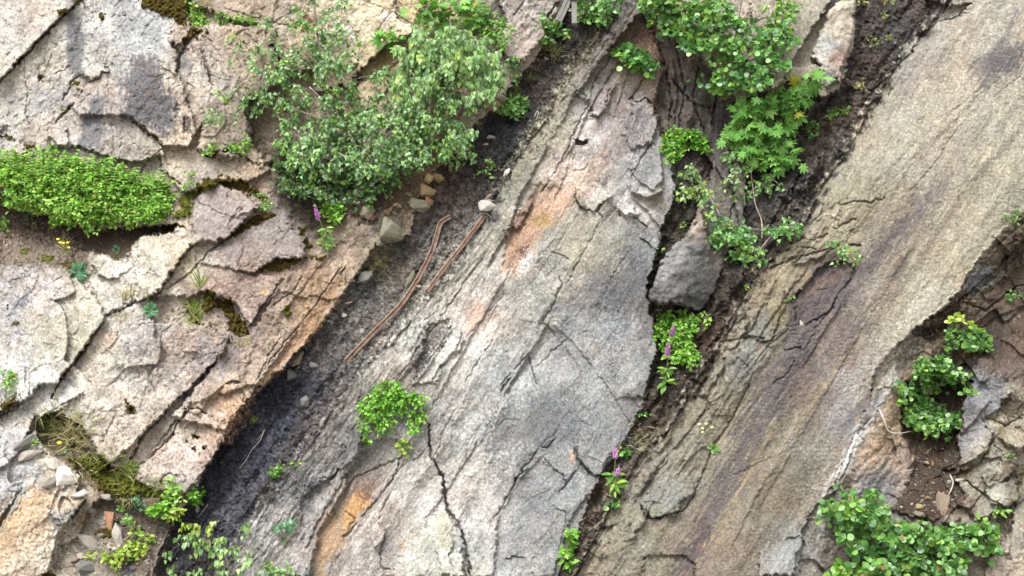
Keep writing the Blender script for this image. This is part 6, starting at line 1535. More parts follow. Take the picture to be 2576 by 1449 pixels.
# aspens at the top right of centre
plant("aspen_shrub", "dark green round leaved aspen filling the top edge right of the ridge crest", "shrub", (1770,-30),
      [(1680,10,70,30,1),(1700,60,50,32,1),(1740,100,50,36,1),(1780,110,45,36,1.0),(1800,30,50,35,.9),(1760,40,60,40,.8),(1840,60,30,30,.7),(1650,-10,40,20,1)], 'round', 13.5, 'aspend', 11, 1.05, 24, .55, .15, .55, .25, 12,
      limbs=[([(1790,-60),(1760,20),(1740,90)], .014, .005, (.2,.6)), ([(1780,-40),(1700,10),(1680,50)], .012, .004, (.2,.6))])
plant("aspen_sapling", "tall light green aspen sapling with bare stems above the maple", "sapling", (1860,270),
      [(1900,90,55,35,.65),(1950,100,50,35,.75),(1990,100,30,30,.6),(1880,150,50,30,.9),(1930,140,40,26,.9),(1960,160,30,18,.8),(1830,160,30,20,.6),(1800,195,40,24,.7),(1850,195,45,26,1),(1900,200,50,26,1),(1780,215,25,20,.6),(1850,110,30,30,.7),(1960,40,40,26,.4),(1820,230,24,20,.6)], 'round', 12.5, 'aspen', 9, .95, 22, .4, .15, .55, .25, 13,
      limbs=[([(1862,275),(1845,200),(1840,120),(1850,40),(1860,-20)], .011, .005, (.15,.4)), ([(1870,270),(1880,190),(1920,110),(1935,0)], .010, .004, (.15,.4)), ([(1855,250),(1900,210),(1960,150),(1990,90)], .008, .003, (.15,.4))])
plant("fern_sprout", "pinnate leaved sprout at the top edge beside the blue grey rock", "sapling", (1960,60), [(1975,15,40,16,.8),(1985,30,25,12,.6),(1965,60,25,12,.5),(1940,5,30,10,.6)], 'lance', 15, 'seed', 9, 1, 20, .15, .3, .5, .25, 14)
plant("small_aspen", "small round leaved aspen on the ridge under the top aspens", "shrub", (1610,160), [(1575,140,30,20,1),(1600,145,34,18,1.1),(1625,165,22,14,.9),(1590,115,20,14,.8),(1635,185,10,9,.8)], 'round', 14, 'aspen', 9, 1.1, 20, .22, .15, .5, .04, 15)
# maple in tiers
plant("maple_sapling", "maple sapling with tiers of large bright lobed leaves over the brown gully", "sapling", (1890,400),
      [(1925,275,70,9,1.6),(1870,292,32,8,1.6),(1960,290,45,8,1.6),(1915,312,75,9,1.7),(1960,330,45,9,1.6),(1900,340,70,10,1.7),(1870,352,35,8,1.4),(1950,358,50,9,1.6),(1910,372,50,9,1.6),(1970,385,35,9,1.5),(1940,395,45,9,1.6),(1990,412,22,8,1.4),(1930,420,30,8,1.5),
       (1990,250,35,18,1.1),(2010,215,38,18,1.1),(2045,200,24,12,1.1),(2030,245,24,14,.9),(1940,240,60,18,1.1),(1900,255,50,12,1.1),(1845,275,18,8,1.1),(1870,325,20,8,1.2)], 'maple', 30, 'maple', 4, .62, 24, .34, .30, .62, .25, 16,
      limbs=[([(1895,420),(1905,350),(1920,280),(1940,220)], .012, .005, (.1,.35)), ([(1900,380),(1950,320),(1990,250),(2005,200)], .008, .003, (.15,.35))], mat=M_LEAFM, jit=.28)
for k, a in enumerate([
   ("birch sapling with reddish stem rising across the brown gully", (1914,600), [(1840,460,30,22,.5),(1870,420,25,25,.55),(1900,470,30,22,.45),(1935,470,30,14,.5),(1845,395,24,22,.55),(1930,445,16,10,.6),(1860,500,24,14,.4)], [([(1914,600),(1912,555),(1895,515),(1885,470),(1875,420),(1868,390)], .010, .004, (.05,.3)), ([(1886,480),(1915,460),(1940,440)], .005, .002, (.2,.3))], 17),
   ("birch sapling leaning left across the brown gully above the perched boulder", (1810,545), [(1735,430,26,16,.7),(1745,470,26,26,.8),(1770,480,30,16,.8),(1720,480,22,16,.8),(1785,510,18,12,.6),(1790,540,22,12,.7),(1710,430,16,10,.6)], [([(1810,545),(1785,500),(1760,465),(1745,430)], .008, .003, (.05,.25))], 18),
   ("low spreading birch covering the top of the perched boulder", (1880,640), [(1820,565,45,16,1),(1840,590,60,20,1.1),(1800,600,30,16,1),(1870,600,35,22,1),(1890,640,24,16,.9),(1865,630,26,14,.9),(1900,620,26,14,.9),(1940,580,40,14,1),(1975,575,40,12,.9),(2010,572,18,8,.8),(1965,555,26,9,.6),(1880,660,12,10,.7)], [([(1900,640),(1870,600),(1820,570)], .009, .003, (.1,.3)), ([(1900,640),(1940,590),(1990,570)], .008, .003, (.1,.25))], 19)]):
    plant("birch_sapling", a[0], "sapling", a[1], a[2], 'birch', 13.5, 'birchl' if k < 2 else 'aspen', 7, 1.1, 21, .28, .4, .6, .10, a[4], limbs=a[3], bark=M_BIRCH)
plant("slab_sapling", "little birch sapling rooted in the crack of the buff slab", "sapling", (2125,660), [(2110,620,26,12,.8),(2135,632,28,12,.8),(2115,655,26,9,.6),(2150,650,14,9,.8),(2092,612,14,8,.6)], 'birch', 11, 'birchl', 7, 1, 18, .15, .3, .55, .04, 20)
plant("clover_bush", "bright green bush with a yellow flower right of the ridge crest", "bush", (1710,400), [(1705,350,36,26,1.3),(1740,345,34,20,1.2),(1690,385,24,20,1.2),(1760,360,22,14,1),(1680,355,16,20,1),(1775,375,14,10,.9),(1690,405,12,8,.9)], 'ovate', 10, 'bright', 12, 1.2, 17, .22, .15, .5, .04, 21)
plant("bramble_bush", "bright green bush hanging under the perched boulder", "bush", (1700,790), [(1690,800,40,22,1.3),(1715,825,42,28,1.3),(1680,850,34,30,1.2),(1735,800,26,14,1),(1700,880,32,22,1.2),(1740,900,24,16,1),(1775,798,16,10,.9),(1665,820,18,26,1),(1720,870,24,22,1.1)], 'ovate', 10.5, 'bright', 13, 1.05, 19, .28, .35, .5, .05, 22)
plant("ridge_creeper", "bright green creeper spreading like a horseshoe on the lower ridge", "plant", (985,990), [(980,975,34,18,1.3),(960,1000,34,22,1.3),(985,1010,42,24,1.3),(1010,995,36,18,1.2),(1045,1005,30,16,1.2),(1060,1030,16,22,1.1),(945,1040,24,26,1.2),(970,1060,24,18,1.2),(930,1020,20,22,1),(915,1065,14,20,1.1),(1042,1060,16,18,1.1),(1035,1080,12,10,1),(975,1030,34,20,1.2),(905,1030,8,10,.7)], 'ovate', 10.5, 'bright', 10, .95, 18, .16, .35, .5, .03, 23)
plant("creeper_sprig", "tiny bright sprig left below the horseshoe creeper", "plant", (924,1100), [(923,1108,9,14,1)], 'ovate', 10, 'bright', 7, 1.2, 14, .08, .4, .5, .02, 24)
plant("creeper_sprig", "bright sprig in the crack right below the horseshoe creeper", "plant", (1018,1120), [(1016,1115,14,14,1.1),(1010,1135,10,9,1),(1025,1105,8,8,1)], 'ovate', 9, 'yel', 7, 1.2, 14, .08, .4, .5, .02, 25)
# nettle patch: uncountable stems
plant("nettle_patch", "dense bright green patch of nettles growing on the soil ledge at left", "plants", (210,560),
      [(40,440,60,38,1.2),(110,440,70,40,1.2),(180,445,70,42,1.2),(250,465,70,46,1.2),(310,485,70,44,1.2),(360,505,56,44,1.2),(70,490,60,30,1.1),(140,505,70,36,1.2),(200,525,70,34,1.2),(270,535,60,26,1.2),(340,535,60,22,1.2),(390,520,32,34,1.1),(20,400,30,20,.6),(120,392,70,16,.45),(50,385,40,14,.35),(230,408,60,16,.4),(300,430,50,16,.4),(350,450,40,16,.4),(60,520,40,12,.6),(150,550,40,10,.6),(220,568,30,8,.6),(320,566,30,8,.6),(420,470,14,20,.5),(390,460,20,20,.5),(410,490,16,30,.9)], 'ovate', 10.5, 'nettle', 18, 1.35, 20, .26, .1, .35, .04, 26, mat=M_LEAFM, kind_tag="stuff")
for i in range(16):
    pass
# seedlings
for nm, lb, rt, bl, kd, sz, pl_, sd in [
  ("seedling", "bright seedling under the big top moss cushion", (500,65), [(492,40,20,16,1.1),(505,55,22,14,1.2),(485,20,10,14,.8)], 'oval', 13, 'nettle', 31),
  ("seedling", "sparse thin sprig right of the bright top seedling", (556,65), [(556,40,7,20,.9),(560,60,8,8,.8)], 'ovate', 9, 'seed', 32),
  ("seedling", "light green sprig hanging at the upper rock edge under the slender birch", (590,55), [(585,50,14,10,1),(610,45,20,7,.9),(640,50,16,8,.7)], 'ovate', 11, 'seed', 33),
  ("seedling", "tiny yellow green seedling, left one on the mossy ledge line", (534,385), [(536,372,9,14,1),(524,385,8,9,.8)], 'ovate', 9, 'bright', 34),
  ("seedling", "wider yellow green seedling group, right one on the mossy ledge line", (610,385), [(590,370,14,14,1),(610,380,20,10,1),(626,365,10,20,1)], 'ovate', 9, 'bright', 35),
  ("seedling", "tall pale sprig rising behind the right end of the nettles", (480,475), [(480,458,8,22,.9),(470,475,10,8,.8)], 'ovate', 9, 'seed', 36),
  ("seedling", "green seedling on the brown moss bank", (666,520), [(662,495,8,10,1),(672,512,13,12,1.1),(658,515,7,7,1)], 'ovate', 9, 'seed', 37),
  ("seedling", "green shrublet behind the tall foxglove", (840,545), [(835,520,24,16,1.1),(845,540,18,18,1.1),(820,530,12,10,.9)], 'ovate', 11, 'bright', 38),
  ("seedling", "small leafy seedling at the left edge under the nettles", (10,580), [(10,565,9,16,1)], 'oval', 12, 'seed', 39),
  ("seedling", "faint seedling at the far left edge below the moss balls", (24,990), [(22,960,14,30,.9)], 'ovate', 10, 'seed', 40),
  ("seedling", "leafy seedling at the tip of the mossy bank beside the coal", (495,1265), [(492,1245,14,14,1.1),(488,1258,10,8,1),(500,1235,8,8,.9)], 'oval', 13, 'bright', 41),
  ("seedling", "tall seedling cluster under the cliff left of the coal edge seedling", (436,1265), [(432,1215,10,22,.9),(440,1245,16,18,1.1),(425,1255,12,9,.9)], 'oval', 12, 'nettle', 42),
  ("seedling", "broad leafy seedling on the bank below the tall cluster", (400,1290), [(395,1280,22,14,1.2),(412,1270,10,14,1)], 'oval', 13, 'bright', 43),
  ("seedling", "yellow green seedling right of the broad leafy one at the bank foot", (440,1300), [(432,1295,20,10,1.1),(450,1278,7,14,1)], 'ovate', 12, 'yel', 44),
  ("seedling", "blue green seedling on the dry grass bank", (345,1280), [(345,1262,16,16,.8),(358,1275,10,10,.7)], 'oval', 10, 'rosette', 45),
  ("seedling", "little green seedling left of the blue green one", (305,1280), [(307,1270,9,9,1)], 'oval', 11, 'bright', 46),
  ("seedling", "pale green sprig above the trailing seedling", (325,1325), [(322,1310,12,14,1)], 'oval', 10, 'seed', 47),
  ("trailing_seedling", "long yellow green trailing seedling over the lower rubble", (300,1400), [(345,1370,22,10,1.2),(320,1390,30,8,1.3),(270,1402,28,8,1.1),(240,1395,14,5,.9),(345,1335,10,12,.8),(370,1350,14,8,.8),(300,1420,12,8,1),(350,1388,14,8,1)], 'oval', 13, 'yel', 48),
  ("seedling", "small green seedling on the coal slope beside the ridge", (696,1200), [(692,1188,14,12,1.2),(708,1170,7,10,1),(735,1165,12,7,.5)], 'oval', 10, 'seed', 49),
  ("seedling", "little two leaf seedling below the right foxgloves", (1545,1270), [(1545,1258,9,12,.9)], 'round', 11, 'aspen', 50),
  ("seedling", "broad leaved seedling right of the lower foxglove spike", (1568,1140), [(1568,1134,13,5,1.2)], 'round', 14, 'fox', 51),
  ("creeper_sprig", "thin hanging green shoot at the lower edge of the ridge", (1440,1350), [(1437,1355,8,20,1.1),(1425,1395,12,12,1.2),(1440,1380,9,20,1),(1432,1415,12,8,1.1)], 'ovate', 12, 'bright', 52),
  ("seedling", "small green plant on the brown slope left of the slab top", (2105,290), [(2092,288,10,12,1),(2118,278,18,9,1.1)], 'ovate', 9, 'seed', 53),
  ("seedling", "grey green plant right of the maple's lower leaves", (2040,330), [(2040,325,16,20,1.1)], 'ovate', 9, 'aspen', 54),
  ("seedling", "wispy plant with hanging stem on the brown slope", (2160,225), [(2155,212,16,12,.9),(2168,220,8,12,.8)], 'ovate', 8, 'dry', 55),
  ("seedling", "sprig on the soil slope at the very top right", (2180,10), [(2165,0,20,10,.9),(2235,5,20,8,.8),(2225,35,8,14,.7)], 'oval', 9, 'grass', 56),
  ("seedling", "pale sprig in the middle of the top right soil slope", (2220,110), [(2200,108,14,8,.8),(2240,95,12,10,.8),(2190,90,8,10,.7)], 'oval', 8, 'grass', 57),
  ("seedling", "tiny seedling on the brown gully right of the perched boulder", (1876,715), [(1875,714,6,7,1)], 'ovate', 8, 'bright', 58),
  ("seedling", "tiny seedling on the broken left margin of the slab", (1981,755), [(1978,752,9,6,1)], 'ovate', 8, 'seed', 59),
  ("seedling", "small green seedling by the left edge of the perched boulder", (1656,628), [(1655,626,8,7,1)], 'ovate', 8, 'seed', 60),
  ("seedling", "green seedling beside the ridge above the little yellow flower", (1614,1045), [(1614,1040,8,9,1)], 'oval', 9, 'aspen', 61),
  ("seedling", "leafy seedling at the right edge on the dark slab rim", (2550,560), [(2545,548,22,10,1),(2565,535,12,6,1)], 'oval', 10, 'aspend', 62),
  ("seedling", "small hanging plant on the dark rock at the right edge", (2540,735), [(2540,735,9,14,1),(2565,742,10,5,.8)], 'oval', 9, 'aspen', 63),
  ("seedling", "bright yellow green seedling on the rocks at the lower right", (2515,1285), [(2516,1284,11,10,1.2)], 'ovate', 14, 'nettle', 64),
  ("seedling", "tiny green seedling at the right edge", (2550,1142), [(2550,1142,6,5,1)], 'ovate', 7, 'seed', 65),
  ("seedling", "leafy sprout in the brown soil right of the slab sapling's gully", (88,1110), [(88,1112,5,6,1)], 'oval', 10, 'nettle', 66),
  ("seedling", "dark leafed seedling under the yellow flower at lower left", (165,1145), [(166,1142,9,6,1)], 'oval', 11, 'rosette', 67)]:
    if sd == 66: lb = "tiny bright seedling at the left end of the lower grass bank"
    plant(nm, lb, "seedling", rt, bl, kd, sz, pl_, 6, 1.25, 14, .10, .15, .5, .02, sd, tr=.0022)
# aspens at the lower right
plant("aspen_shrub", "round leaved aspen shrub beside the brick shaped stone", "shrub", (2350,1080),
      [(2350,910,36,20,1.2),(2370,940,50,28,1.2),(2330,930,30,25,1.1),(2300,965,40,14,1),(2340,975,30,18,1),(2280,980,20,12,.8),(2410,955,25,14,1),(2310,1020,30,20,1.1),(2300,1050,30,18,1.2),(2345,1035,26,24,1.1),(2360,1070,40,22,1.2),(2400,1060,24,20,1.1),(2330,1075,30,10,1),(2440,985,10,6,.8),(2265,1000,10,10,.8)], 'round', 11.5, 'aspend', 12, 1.1, 21, .30, .15, .55, .08, 71,
      limbs=[([(2385,1080),(2390,1020),(2395,980)], .006, .003, (.05,.15))])
plant("aspen_shrub", "smaller aspen shrub with yellow tips above the scree at right", "shrub", (2400,880),
      [(2460,855,34,22,1.2),(2440,870,20,14,1),(2420,835,24,12,.9),(2400,860,14,8,.8),(2385,845,16,14,.7),(2390,870,12,14,.8),(2410,800,18,7,.8,20,'yel'),(2440,818,14,8,.8,20,'yel'),(2475,870,16,12,1)], 'round', 11.5, 'aspend', 10, 1.05, 20, .25, .15, .55, .08, 72,
      limbs=[([(2420,900),(2430,850),(2415,800)], .006, .003, (.05,.2))])
plant("aspen_shrub", "largest aspen shrub with light round leaves at the bottom right", "shrub", (2250,1440),
      [(2110,1275,36,26,1),(2150,1290,50,32,1.1),(2190,1300,40,30,1.1),(2200,1270,26,14,.8),(2090,1290,20,14,.9),(2230,1350,50,34,1.1),(2280,1350,56,36,1.1),(2330,1360,60,36,1.1),(2300,1400,60,36,1.1),(2240,1410,50,30,1),(2380,1370,50,26,1),(2430,1340,50,26,.9),(2470,1335,30,20,.8),(2480,1375,22,22,.7),(2380,1420,50,30,1),(2130,1330,40,22,1.0),(2160,1370,40,20,.9),(2330,1450,60,20,1),(2190,1410,26,14,.6),(2200,1240,14,12,.5),(2120,1240,16,10,.9)], 'round', 14.5, 'aspend', 11, 1.05, 25, .45, .15, .6, .15, 73,
      limbs=[([(2290,1460),(2230,1380),(2160,1300)], .012, .005, (.1,.3)), ([(2290,1460),(2340,1390),(2420,1340)], .012, .004, (.1,.3))])
plant("aspen_shrub", "low yellow green aspen sprouts at the bottom edge", "shrub", (2160,1460), [(2130,1430,34,18,1.1),(2180,1440,30,16,1.1),(2110,1445,24,12,1)], 'round', 15, 'nettle', 8, 1.1, 20, .2, .15, .55, .08, 74)
plant("birch_sprig", "hanging birch sprig with pale catkins at the bottom left of centre", "sapling", (600,1470),
      [(455,1360,22,14,.7),(500,1350,26,18,.8),(480,1340,20,12,.6),(520,1370,26,22,.8),(560,1360,22,30,.7),(590,1380,18,24,.6),(530,1415,30,12,.7),(560,1420,30,10,.7),(420,1395,12,14,.7),(435,1430,10,14,.6),(500,1435,24,12,.7),(620,1400,14,14,.4),(590,1440,24,12,.6),(620,1320,12,8,.4),(480,1320,24,8,.8,0,'yel'),(525,1312,18,8,.8,0,'yel')], 'birch', 13.5, 'birchl', 6, .8, 21, .3, .7, .6, .3, 75,
      limbs=[([(605,1480),(590,1420),(570,1370),(545,1345),(520,1350)], .008, .003, (.3,.4)), ([(545,1345),(480,1350),(440,1380)], .005, .002, (.35,.4))])
plant("birch_sprig", "small blue green birch sprig on the grey ridge at the bottom", "sapling", (710,1340), [(705,1315,18,10,.9),(700,1325,14,8,.8),(735,1308,12,6,.8)], 'birch', 13, 'rosette', 6, 1.1, 16, .15, .5, .6, .08, 76)
plant("birch_sprig", "small birch sprig at the bottom edge under the blue green one", "sapling", (690,1450), [(685,1425,18,12,1),(720,1425,14,8,.8),(700,1440,16,8,.9)], 'birch', 13, 'birchl', 6, 1.1, 16, .15, .4, .6, .08, 77)

# ---- flowers, rosettes, grasses
def leaves_direct(root, name, kind, items, pal, mat, seed):
    r = np.random.RandomState(seed); LP, LT, LN, LS, LC = [], [], [], [], []
    for p, t, n_, s_ in items:
        LP.append(p); LT.append(t); LN.append(n_); LS.append(s_); LC.append(np.array(PAL[pal][r.randint(len(PAL[pal]))]) * r.uniform(.85, 1.15))
    return leaf_mesh(name, kind, np.array(LP, float), np.array(LT, float), np.array(LN, float), np.array(LS, float), np.array(LC), mat, root)
def bell(vs, fs, p, d, l, r_):
    d = d.normalized(); u = d.cross(Vector((.2, 1, .3))).normalized(); w = d.cross(u); o = len(vs)
    for t, k in ((0, .25), (.3, .55), (.7, .75), (1, 1.15)):
        for a in range(7):
            an = 6.283 * a / 7; vs.append(p + d * l * t + (u * math.cos(an) + w * math.sin(an)) * r_ * k)
    for i in range(3):
        for a in range(7): fs.append((o + i * 7 + a, o + i * 7 + (a + 1) % 7, o + (i + 1) * 7 + (a + 1) % 7, o + (i + 1) * 7 + a))
    fs.append(tuple(o + a for a in range(7)))
m_p, nt_, bs_ = new_mat("foxglove_petal", .5, .3); bs_.inputs["Base Color"].default_value = (.52, .12, .50, 1)
n_ = noise(nt_, 30, 2, .5, N(nt_, "ShaderNodeTexCoord").outputs["Object"]); nt_.links.new(mixc(nt_, n_.outputs[0], (.40, .12, .42), (.70, .36, .68)), bs_.inputs["Base Color"])
m_y, nt_, bs_ = new_mat("yellow_petal", .5, .3); n_ = noise(nt_, 60, 2, .5, N(nt_, "ShaderNodeTexCoord").outputs["Object"]); nt_.links.new(mixc(nt_, n_.outputs[0], (.72, .55, .02), (.85, .72, .06)), bs_.inputs["Base Color"])
m_py, nt_, bs_ = new_mat("pale_yellow_petal", .5, .3); n_ = noise(nt_, 60, 2, .5, N(nt_, "ShaderNodeTexCoord").outputs["Object"]); nt_.links.new(mixc(nt_, n_.outputs[0], (.72, .66, .22), (.85, .80, .40)), bs_.inputs["Base Color"])
m_gs, nt_, bs_ = new_mat("green_stem", .6, .3); n_ = noise(nt_, 20, 2, .5, N(nt_, "ShaderNodeTexCoord").outputs["Object"]); nt_.links.new(mixc(nt_, n_.outputs[0], (.10, .17, .05), (.18, .24, .09)), bs_.inputs["Base Color"])
def foxglove(top, foot, spike, leafy, label, lsize=20, nl=16, seed=0, lean=.12):
    r = random.Random(seed)
    f = P3(*foot, .02); t = P3(*top, 0); t.y = f.y - lean
    root = empty("foxglove", f, label, "flower")
    mid = f.lerp(t, .5) + Vector((.01, -.02, 0)); c = catmull([f, mid, t], 8)
    vs, fs = tube(c, [.0075 - .005 * i / (len(c) - 1) for i in range(len(c))], 6); child_mesh("stem", vs, fs, m_gs, root)
    tot = (t - f).length; L = spike * S
    vs, fs = [], []
    n = int(L / .013)
    for i in range(n):
        q = i / (n - 1); p = t - (t - f).normalized() * (L * q) ; s = .35 + .65 * min(1, q * 1.8)
        for kk in range(2):
            a = r.uniform(-1.2, 1.2); d = Vector((math.sin(a), -math.cos(a) * .8, -.55))
            bell(vs, fs, p, d, .040 * s, .0135 * s)
    child_mesh("flower_spike", vs, fs, m_p, root)
    it = []
    for (fx, fy, rr) in leafy:
        for i in range(nl):
            a = r.uniform(0, 6.283); p0 = P3(fx, fy, 0); p0.y = f.y - lean * .3
            q = Vector((math.cos(a) * rr * S * r.uniform(0, .45), r.uniform(-.05, .0), math.sin(a) * rr * S * r.uniform(0, .7)))
            d = Vector((math.cos(a) , -.35, r.uniform(-.8, .35)))
            it.append((p0 + q, d, (r.gauss(0, .3), -.6, .7), lsize * S * r.uniform(.7, 1.25)))
    leaves_direct(root, "leaves", 'lance' if lsize > 17 else 'oval', it, 'fox', M_LEAFM, seed)
foxglove((801,517), (826,625), 38, [(824,612,16),(826,580,9),(822,600,10)], "tall foxglove with pink spike beside the dark shrub under the birch", 20, 9, 1)
foxglove((1680,812), (1676,905), 34, [(1678,895,10)], "upper foxglove spike in front of the bright green bush", 16, 4, 2, .35)
foxglove((1664,852), (1672,975), 34, [(1672,955,18),(1670,925,9)], "lower left foxglove spike at the edge of the bright green bush with its own leaves", 24, 9, 3, .3)
foxglove((1543,1110), (1541,1225), 30, [(1541,1205,20),(1537,1185,14)], "taller foxglove of the lower pair by the ridge edge", 24, 9, 4)
foxglove((1549,1160), (1544,1235), 22, [(1545,1222,18)], "shorter foxglove of the lower pair by the ridge edge", 23, 8, 5)

def rosette(x, y, n, size, pal, label, kind='lance', up=.3, seed=0, name="leaf_rosette"):
    r = random.Random(seed); p0 = P3(x, y, .03); root = empty(name, P3(x, y, 0), label, "plant"); it = []
    for i in range(n):
        a = 6.283 * i / n + r.uniform(-.2, .2)
        it.append((p0 + Vector((math.cos(a), -.2, math.sin(a))) * .02, (math.cos(a), -.55, math.sin(a) + up), (0, -.8, .6 + r.gauss(0, .2)), size * S * r.uniform(.7, 1.15)))
    leaves_direct(root, "leaves", kind, it, pal, M_LEAFM, seed)
    return root
rosette(199, 684, 26, 27, 'rosette', "blue green leaf rosette on the lip of the soil ledge", seed=1)
rosette(380, 780, 18, 18, 'rosette', "small green leaf rosette beside the dry grass in the cliff ledge", 'oval', seed=2)
rosette(1794, 1127, 10, 13, 'aspend', "tiny dark rosette in the crack of the slab's lower margin", 'oval', seed=3)
rosette(75, 545, 6, 11, 'rosette', "tiny rosette on the soil right under the nettles", 'oval', seed=4)
rosette(85, 568, 6, 6, 'seed', "speck of a green rosette on the bare ledge soil", 'oval', seed=5)
rosette(293, 628, 8, 9, 'rosette', "small grey green rosette on the dark ledge soil", 'oval', seed=6)
rosette(1718, 566, 8, 8, 'bright', "tiny sprout on the soil left of the low birch", 'oval', seed=7)

def flowers(foot, heads, hs, mat, label, pale=False, seed=0):
    r = random.Random(seed); f = P3(*foot, .02); root = empty("yellow_flower", f, label, "flower")
    for (x, y) in heads:
        t = P3(x, y, .0); t.y = min(t.y, f.y) - .06
        vs, fs = tube(catmull([f, f.lerp(t, .5) + Vector((r.uniform(-.02, .02), -.02, .0)), t], 4), .002, 4); child_mesh("stem", vs, fs, m_gs, root)
        vs, fs = [], []
        for k in range(10):
            a = 6.283 * k / 10; o = len(vs); c = Vector((math.cos(a), -.25, math.sin(a) * .6)); s = Vector((-math.sin(a), 0, math.cos(a) * .6))
            R_ = hs * S
            vs += [t, t + c * R_ * .6 + s * R_ * .25, t + c * R_, t + c * R_ * .6 - s * R_ * .25]; fs.append((o, o + 1, o + 2, o + 3))
        child_mesh("flower_head", vs, fs, mat, root, False)
flowers((172,642), [(164,603),(185,611),(183,623),(174,612),(167,611)], 5, m_y, "yellow flowers on thin stems on the soil ledge beside the leaf rosette", seed=1)
flowers((375,770), [(364,710),(367,703),(358,715),(345,737),(371,685),(368,716)], 4, m_py, "pale yellow flowers over the small rosette on the cliff ledge", seed=2)
flowers((166,1140), [(160,1109)], 7, m_y, "single bright yellow flower in the dry grass at the lower left", seed=3)
flowers((1795,1120), [(1764,1075),(1789,1073),(1765,1085),(1755,1063),(1774,1064)], 4, m_py, "pale yellow flowers above the tiny rosette on the slab margin", seed=4)
flowers((1712,352), [(1706,333)], 4, m_y, "single yellow flower in the bush right of the ridge crest", seed=5)

def grass(x, y, n, ln, spread, pal, label, seed=0, up=.7, w=1.0):
    r = random.Random(seed); root = empty("grass_tuft", P3(x, y, 0), label, "grass"); it = []
    for i in range(n):
        bx_ = x + r.gauss(0, spread[0]); by_ = y + r.gauss(0, spread[1]); p = P3(bx_, by_, .01)
        it.append((p, (r.gauss(0, .6), -.5, up + r.gauss(0, .45)), (r.gauss(0, .5), -1, .4), ln * S * r.uniform(.5, 1.2)))
    leaves_direct(root, "blades", 'blade', it, pal, M_LEAFM, seed)
grass(120, 1065, 130, 34, (12, 14), 'grass', "green and straw grass tuft at the head of the lower grass bank", 1, .2)
grass(185, 1085, 260, 38, (28, 26), 'dry', "large dry straw coloured grass clump on the lower left bank", 2, .3)
grass(215, 1170, 90, 30, (26, 16), 'dry', "thin dry grass trailing over the rubble under the big straw clump", 3, -.5)
grass(320, 1190, 150, 34, (12, 14), 'grass', "grass tuft halfway down the mossy bank", 4, .4)
grass(320, 1240, 60, 30, (10, 10), 'dry', "dry hanging grass under the tuft on the mossy bank", 5, -.8)
grass(255, 1155, 90, 24, (22, 14), 'grass', "short grass strip along the upper mossy bank", 6, .4)
grass(385, 1225, 90, 22, (24, 12), 'grass', "short grass at the lower end of the mossy bank", 7, .5)
grass(490, 790, 120, 34, (9, 14), 'grass', "tall green grass tuft beside the big moss cushion", 8, .9)
grass(505, 730, 24, 50, (4, 8), 'grass', "few very thin grass stalks above the moss cushion", 9, 1.2)
grass(305, 790, 60, 22, (10, 6), 'dry', "dry reddish root tuft under the cliff crack", 10, -.9)
grass(300, 750, 24, 40, (14, 6), 'dry', "sparse dry stalks on the pale wall above the root tuft", 11, 1.2)
grass(610, 850, 60, 20, (10, 6), 'dry', "dry grass fringe under the moss cushion", 12, -.5)
grass(1395, 130, 90, 24, (8, 10), 'dry', "yellow dry grass tuft in the upper gully beside the pale stone", 13, .6)
grass(1288, 230, 60, 18, (8, 12), 'grass', "green grass tuft on the brown slope above the round bush", 14, .6)
grass(1335, 200, 30, 14, (5, 4), 'grass', "little grass tuft right of the sparse hanging shrub", 15, .8)
grass(1362, 120, 26, 14, (5, 4), 'grass', "little grass tuft on the slope below the posts", 16, .8)
grass(162, 620, 50, 26, (5, 14), 'dry', "dry stalks around the yellow flowers on the ledge", 17, 1.0)
grass(470, 540, 40, 20, (8, 8), 'grass', "yellow green grass on the moss beside the nettles", 18, .7)
grass(510, 20, 60, 34, (10, 8), 'dry', "dry grass stalks at the top beside the bright seedling", 19, 1.1)
grass(637, 1060, 40, 16, (3, 8), 'grass', "small grass tuft at the tip of the orange cliff edge", 20, .9)
grass(1650, 500, 40, 22, (14, 20), 'dry', "thin dry stalks between ridge and brown gully", 21, .4)
grass(1610, 1100, 60, 20, (14, 20), 'dry', "dry wisps on the brown gully soil above the lower foxgloves", 22, .2)
grass(1545, 1260, 40, 18, (8, 10), 'dry', "dry wisps under the lower foxgloves", 23, .2)
grass(720, 1370, 30, 14, (6, 8), 'grass', "faint grass beside the lowest ridge crack", 24, .8)
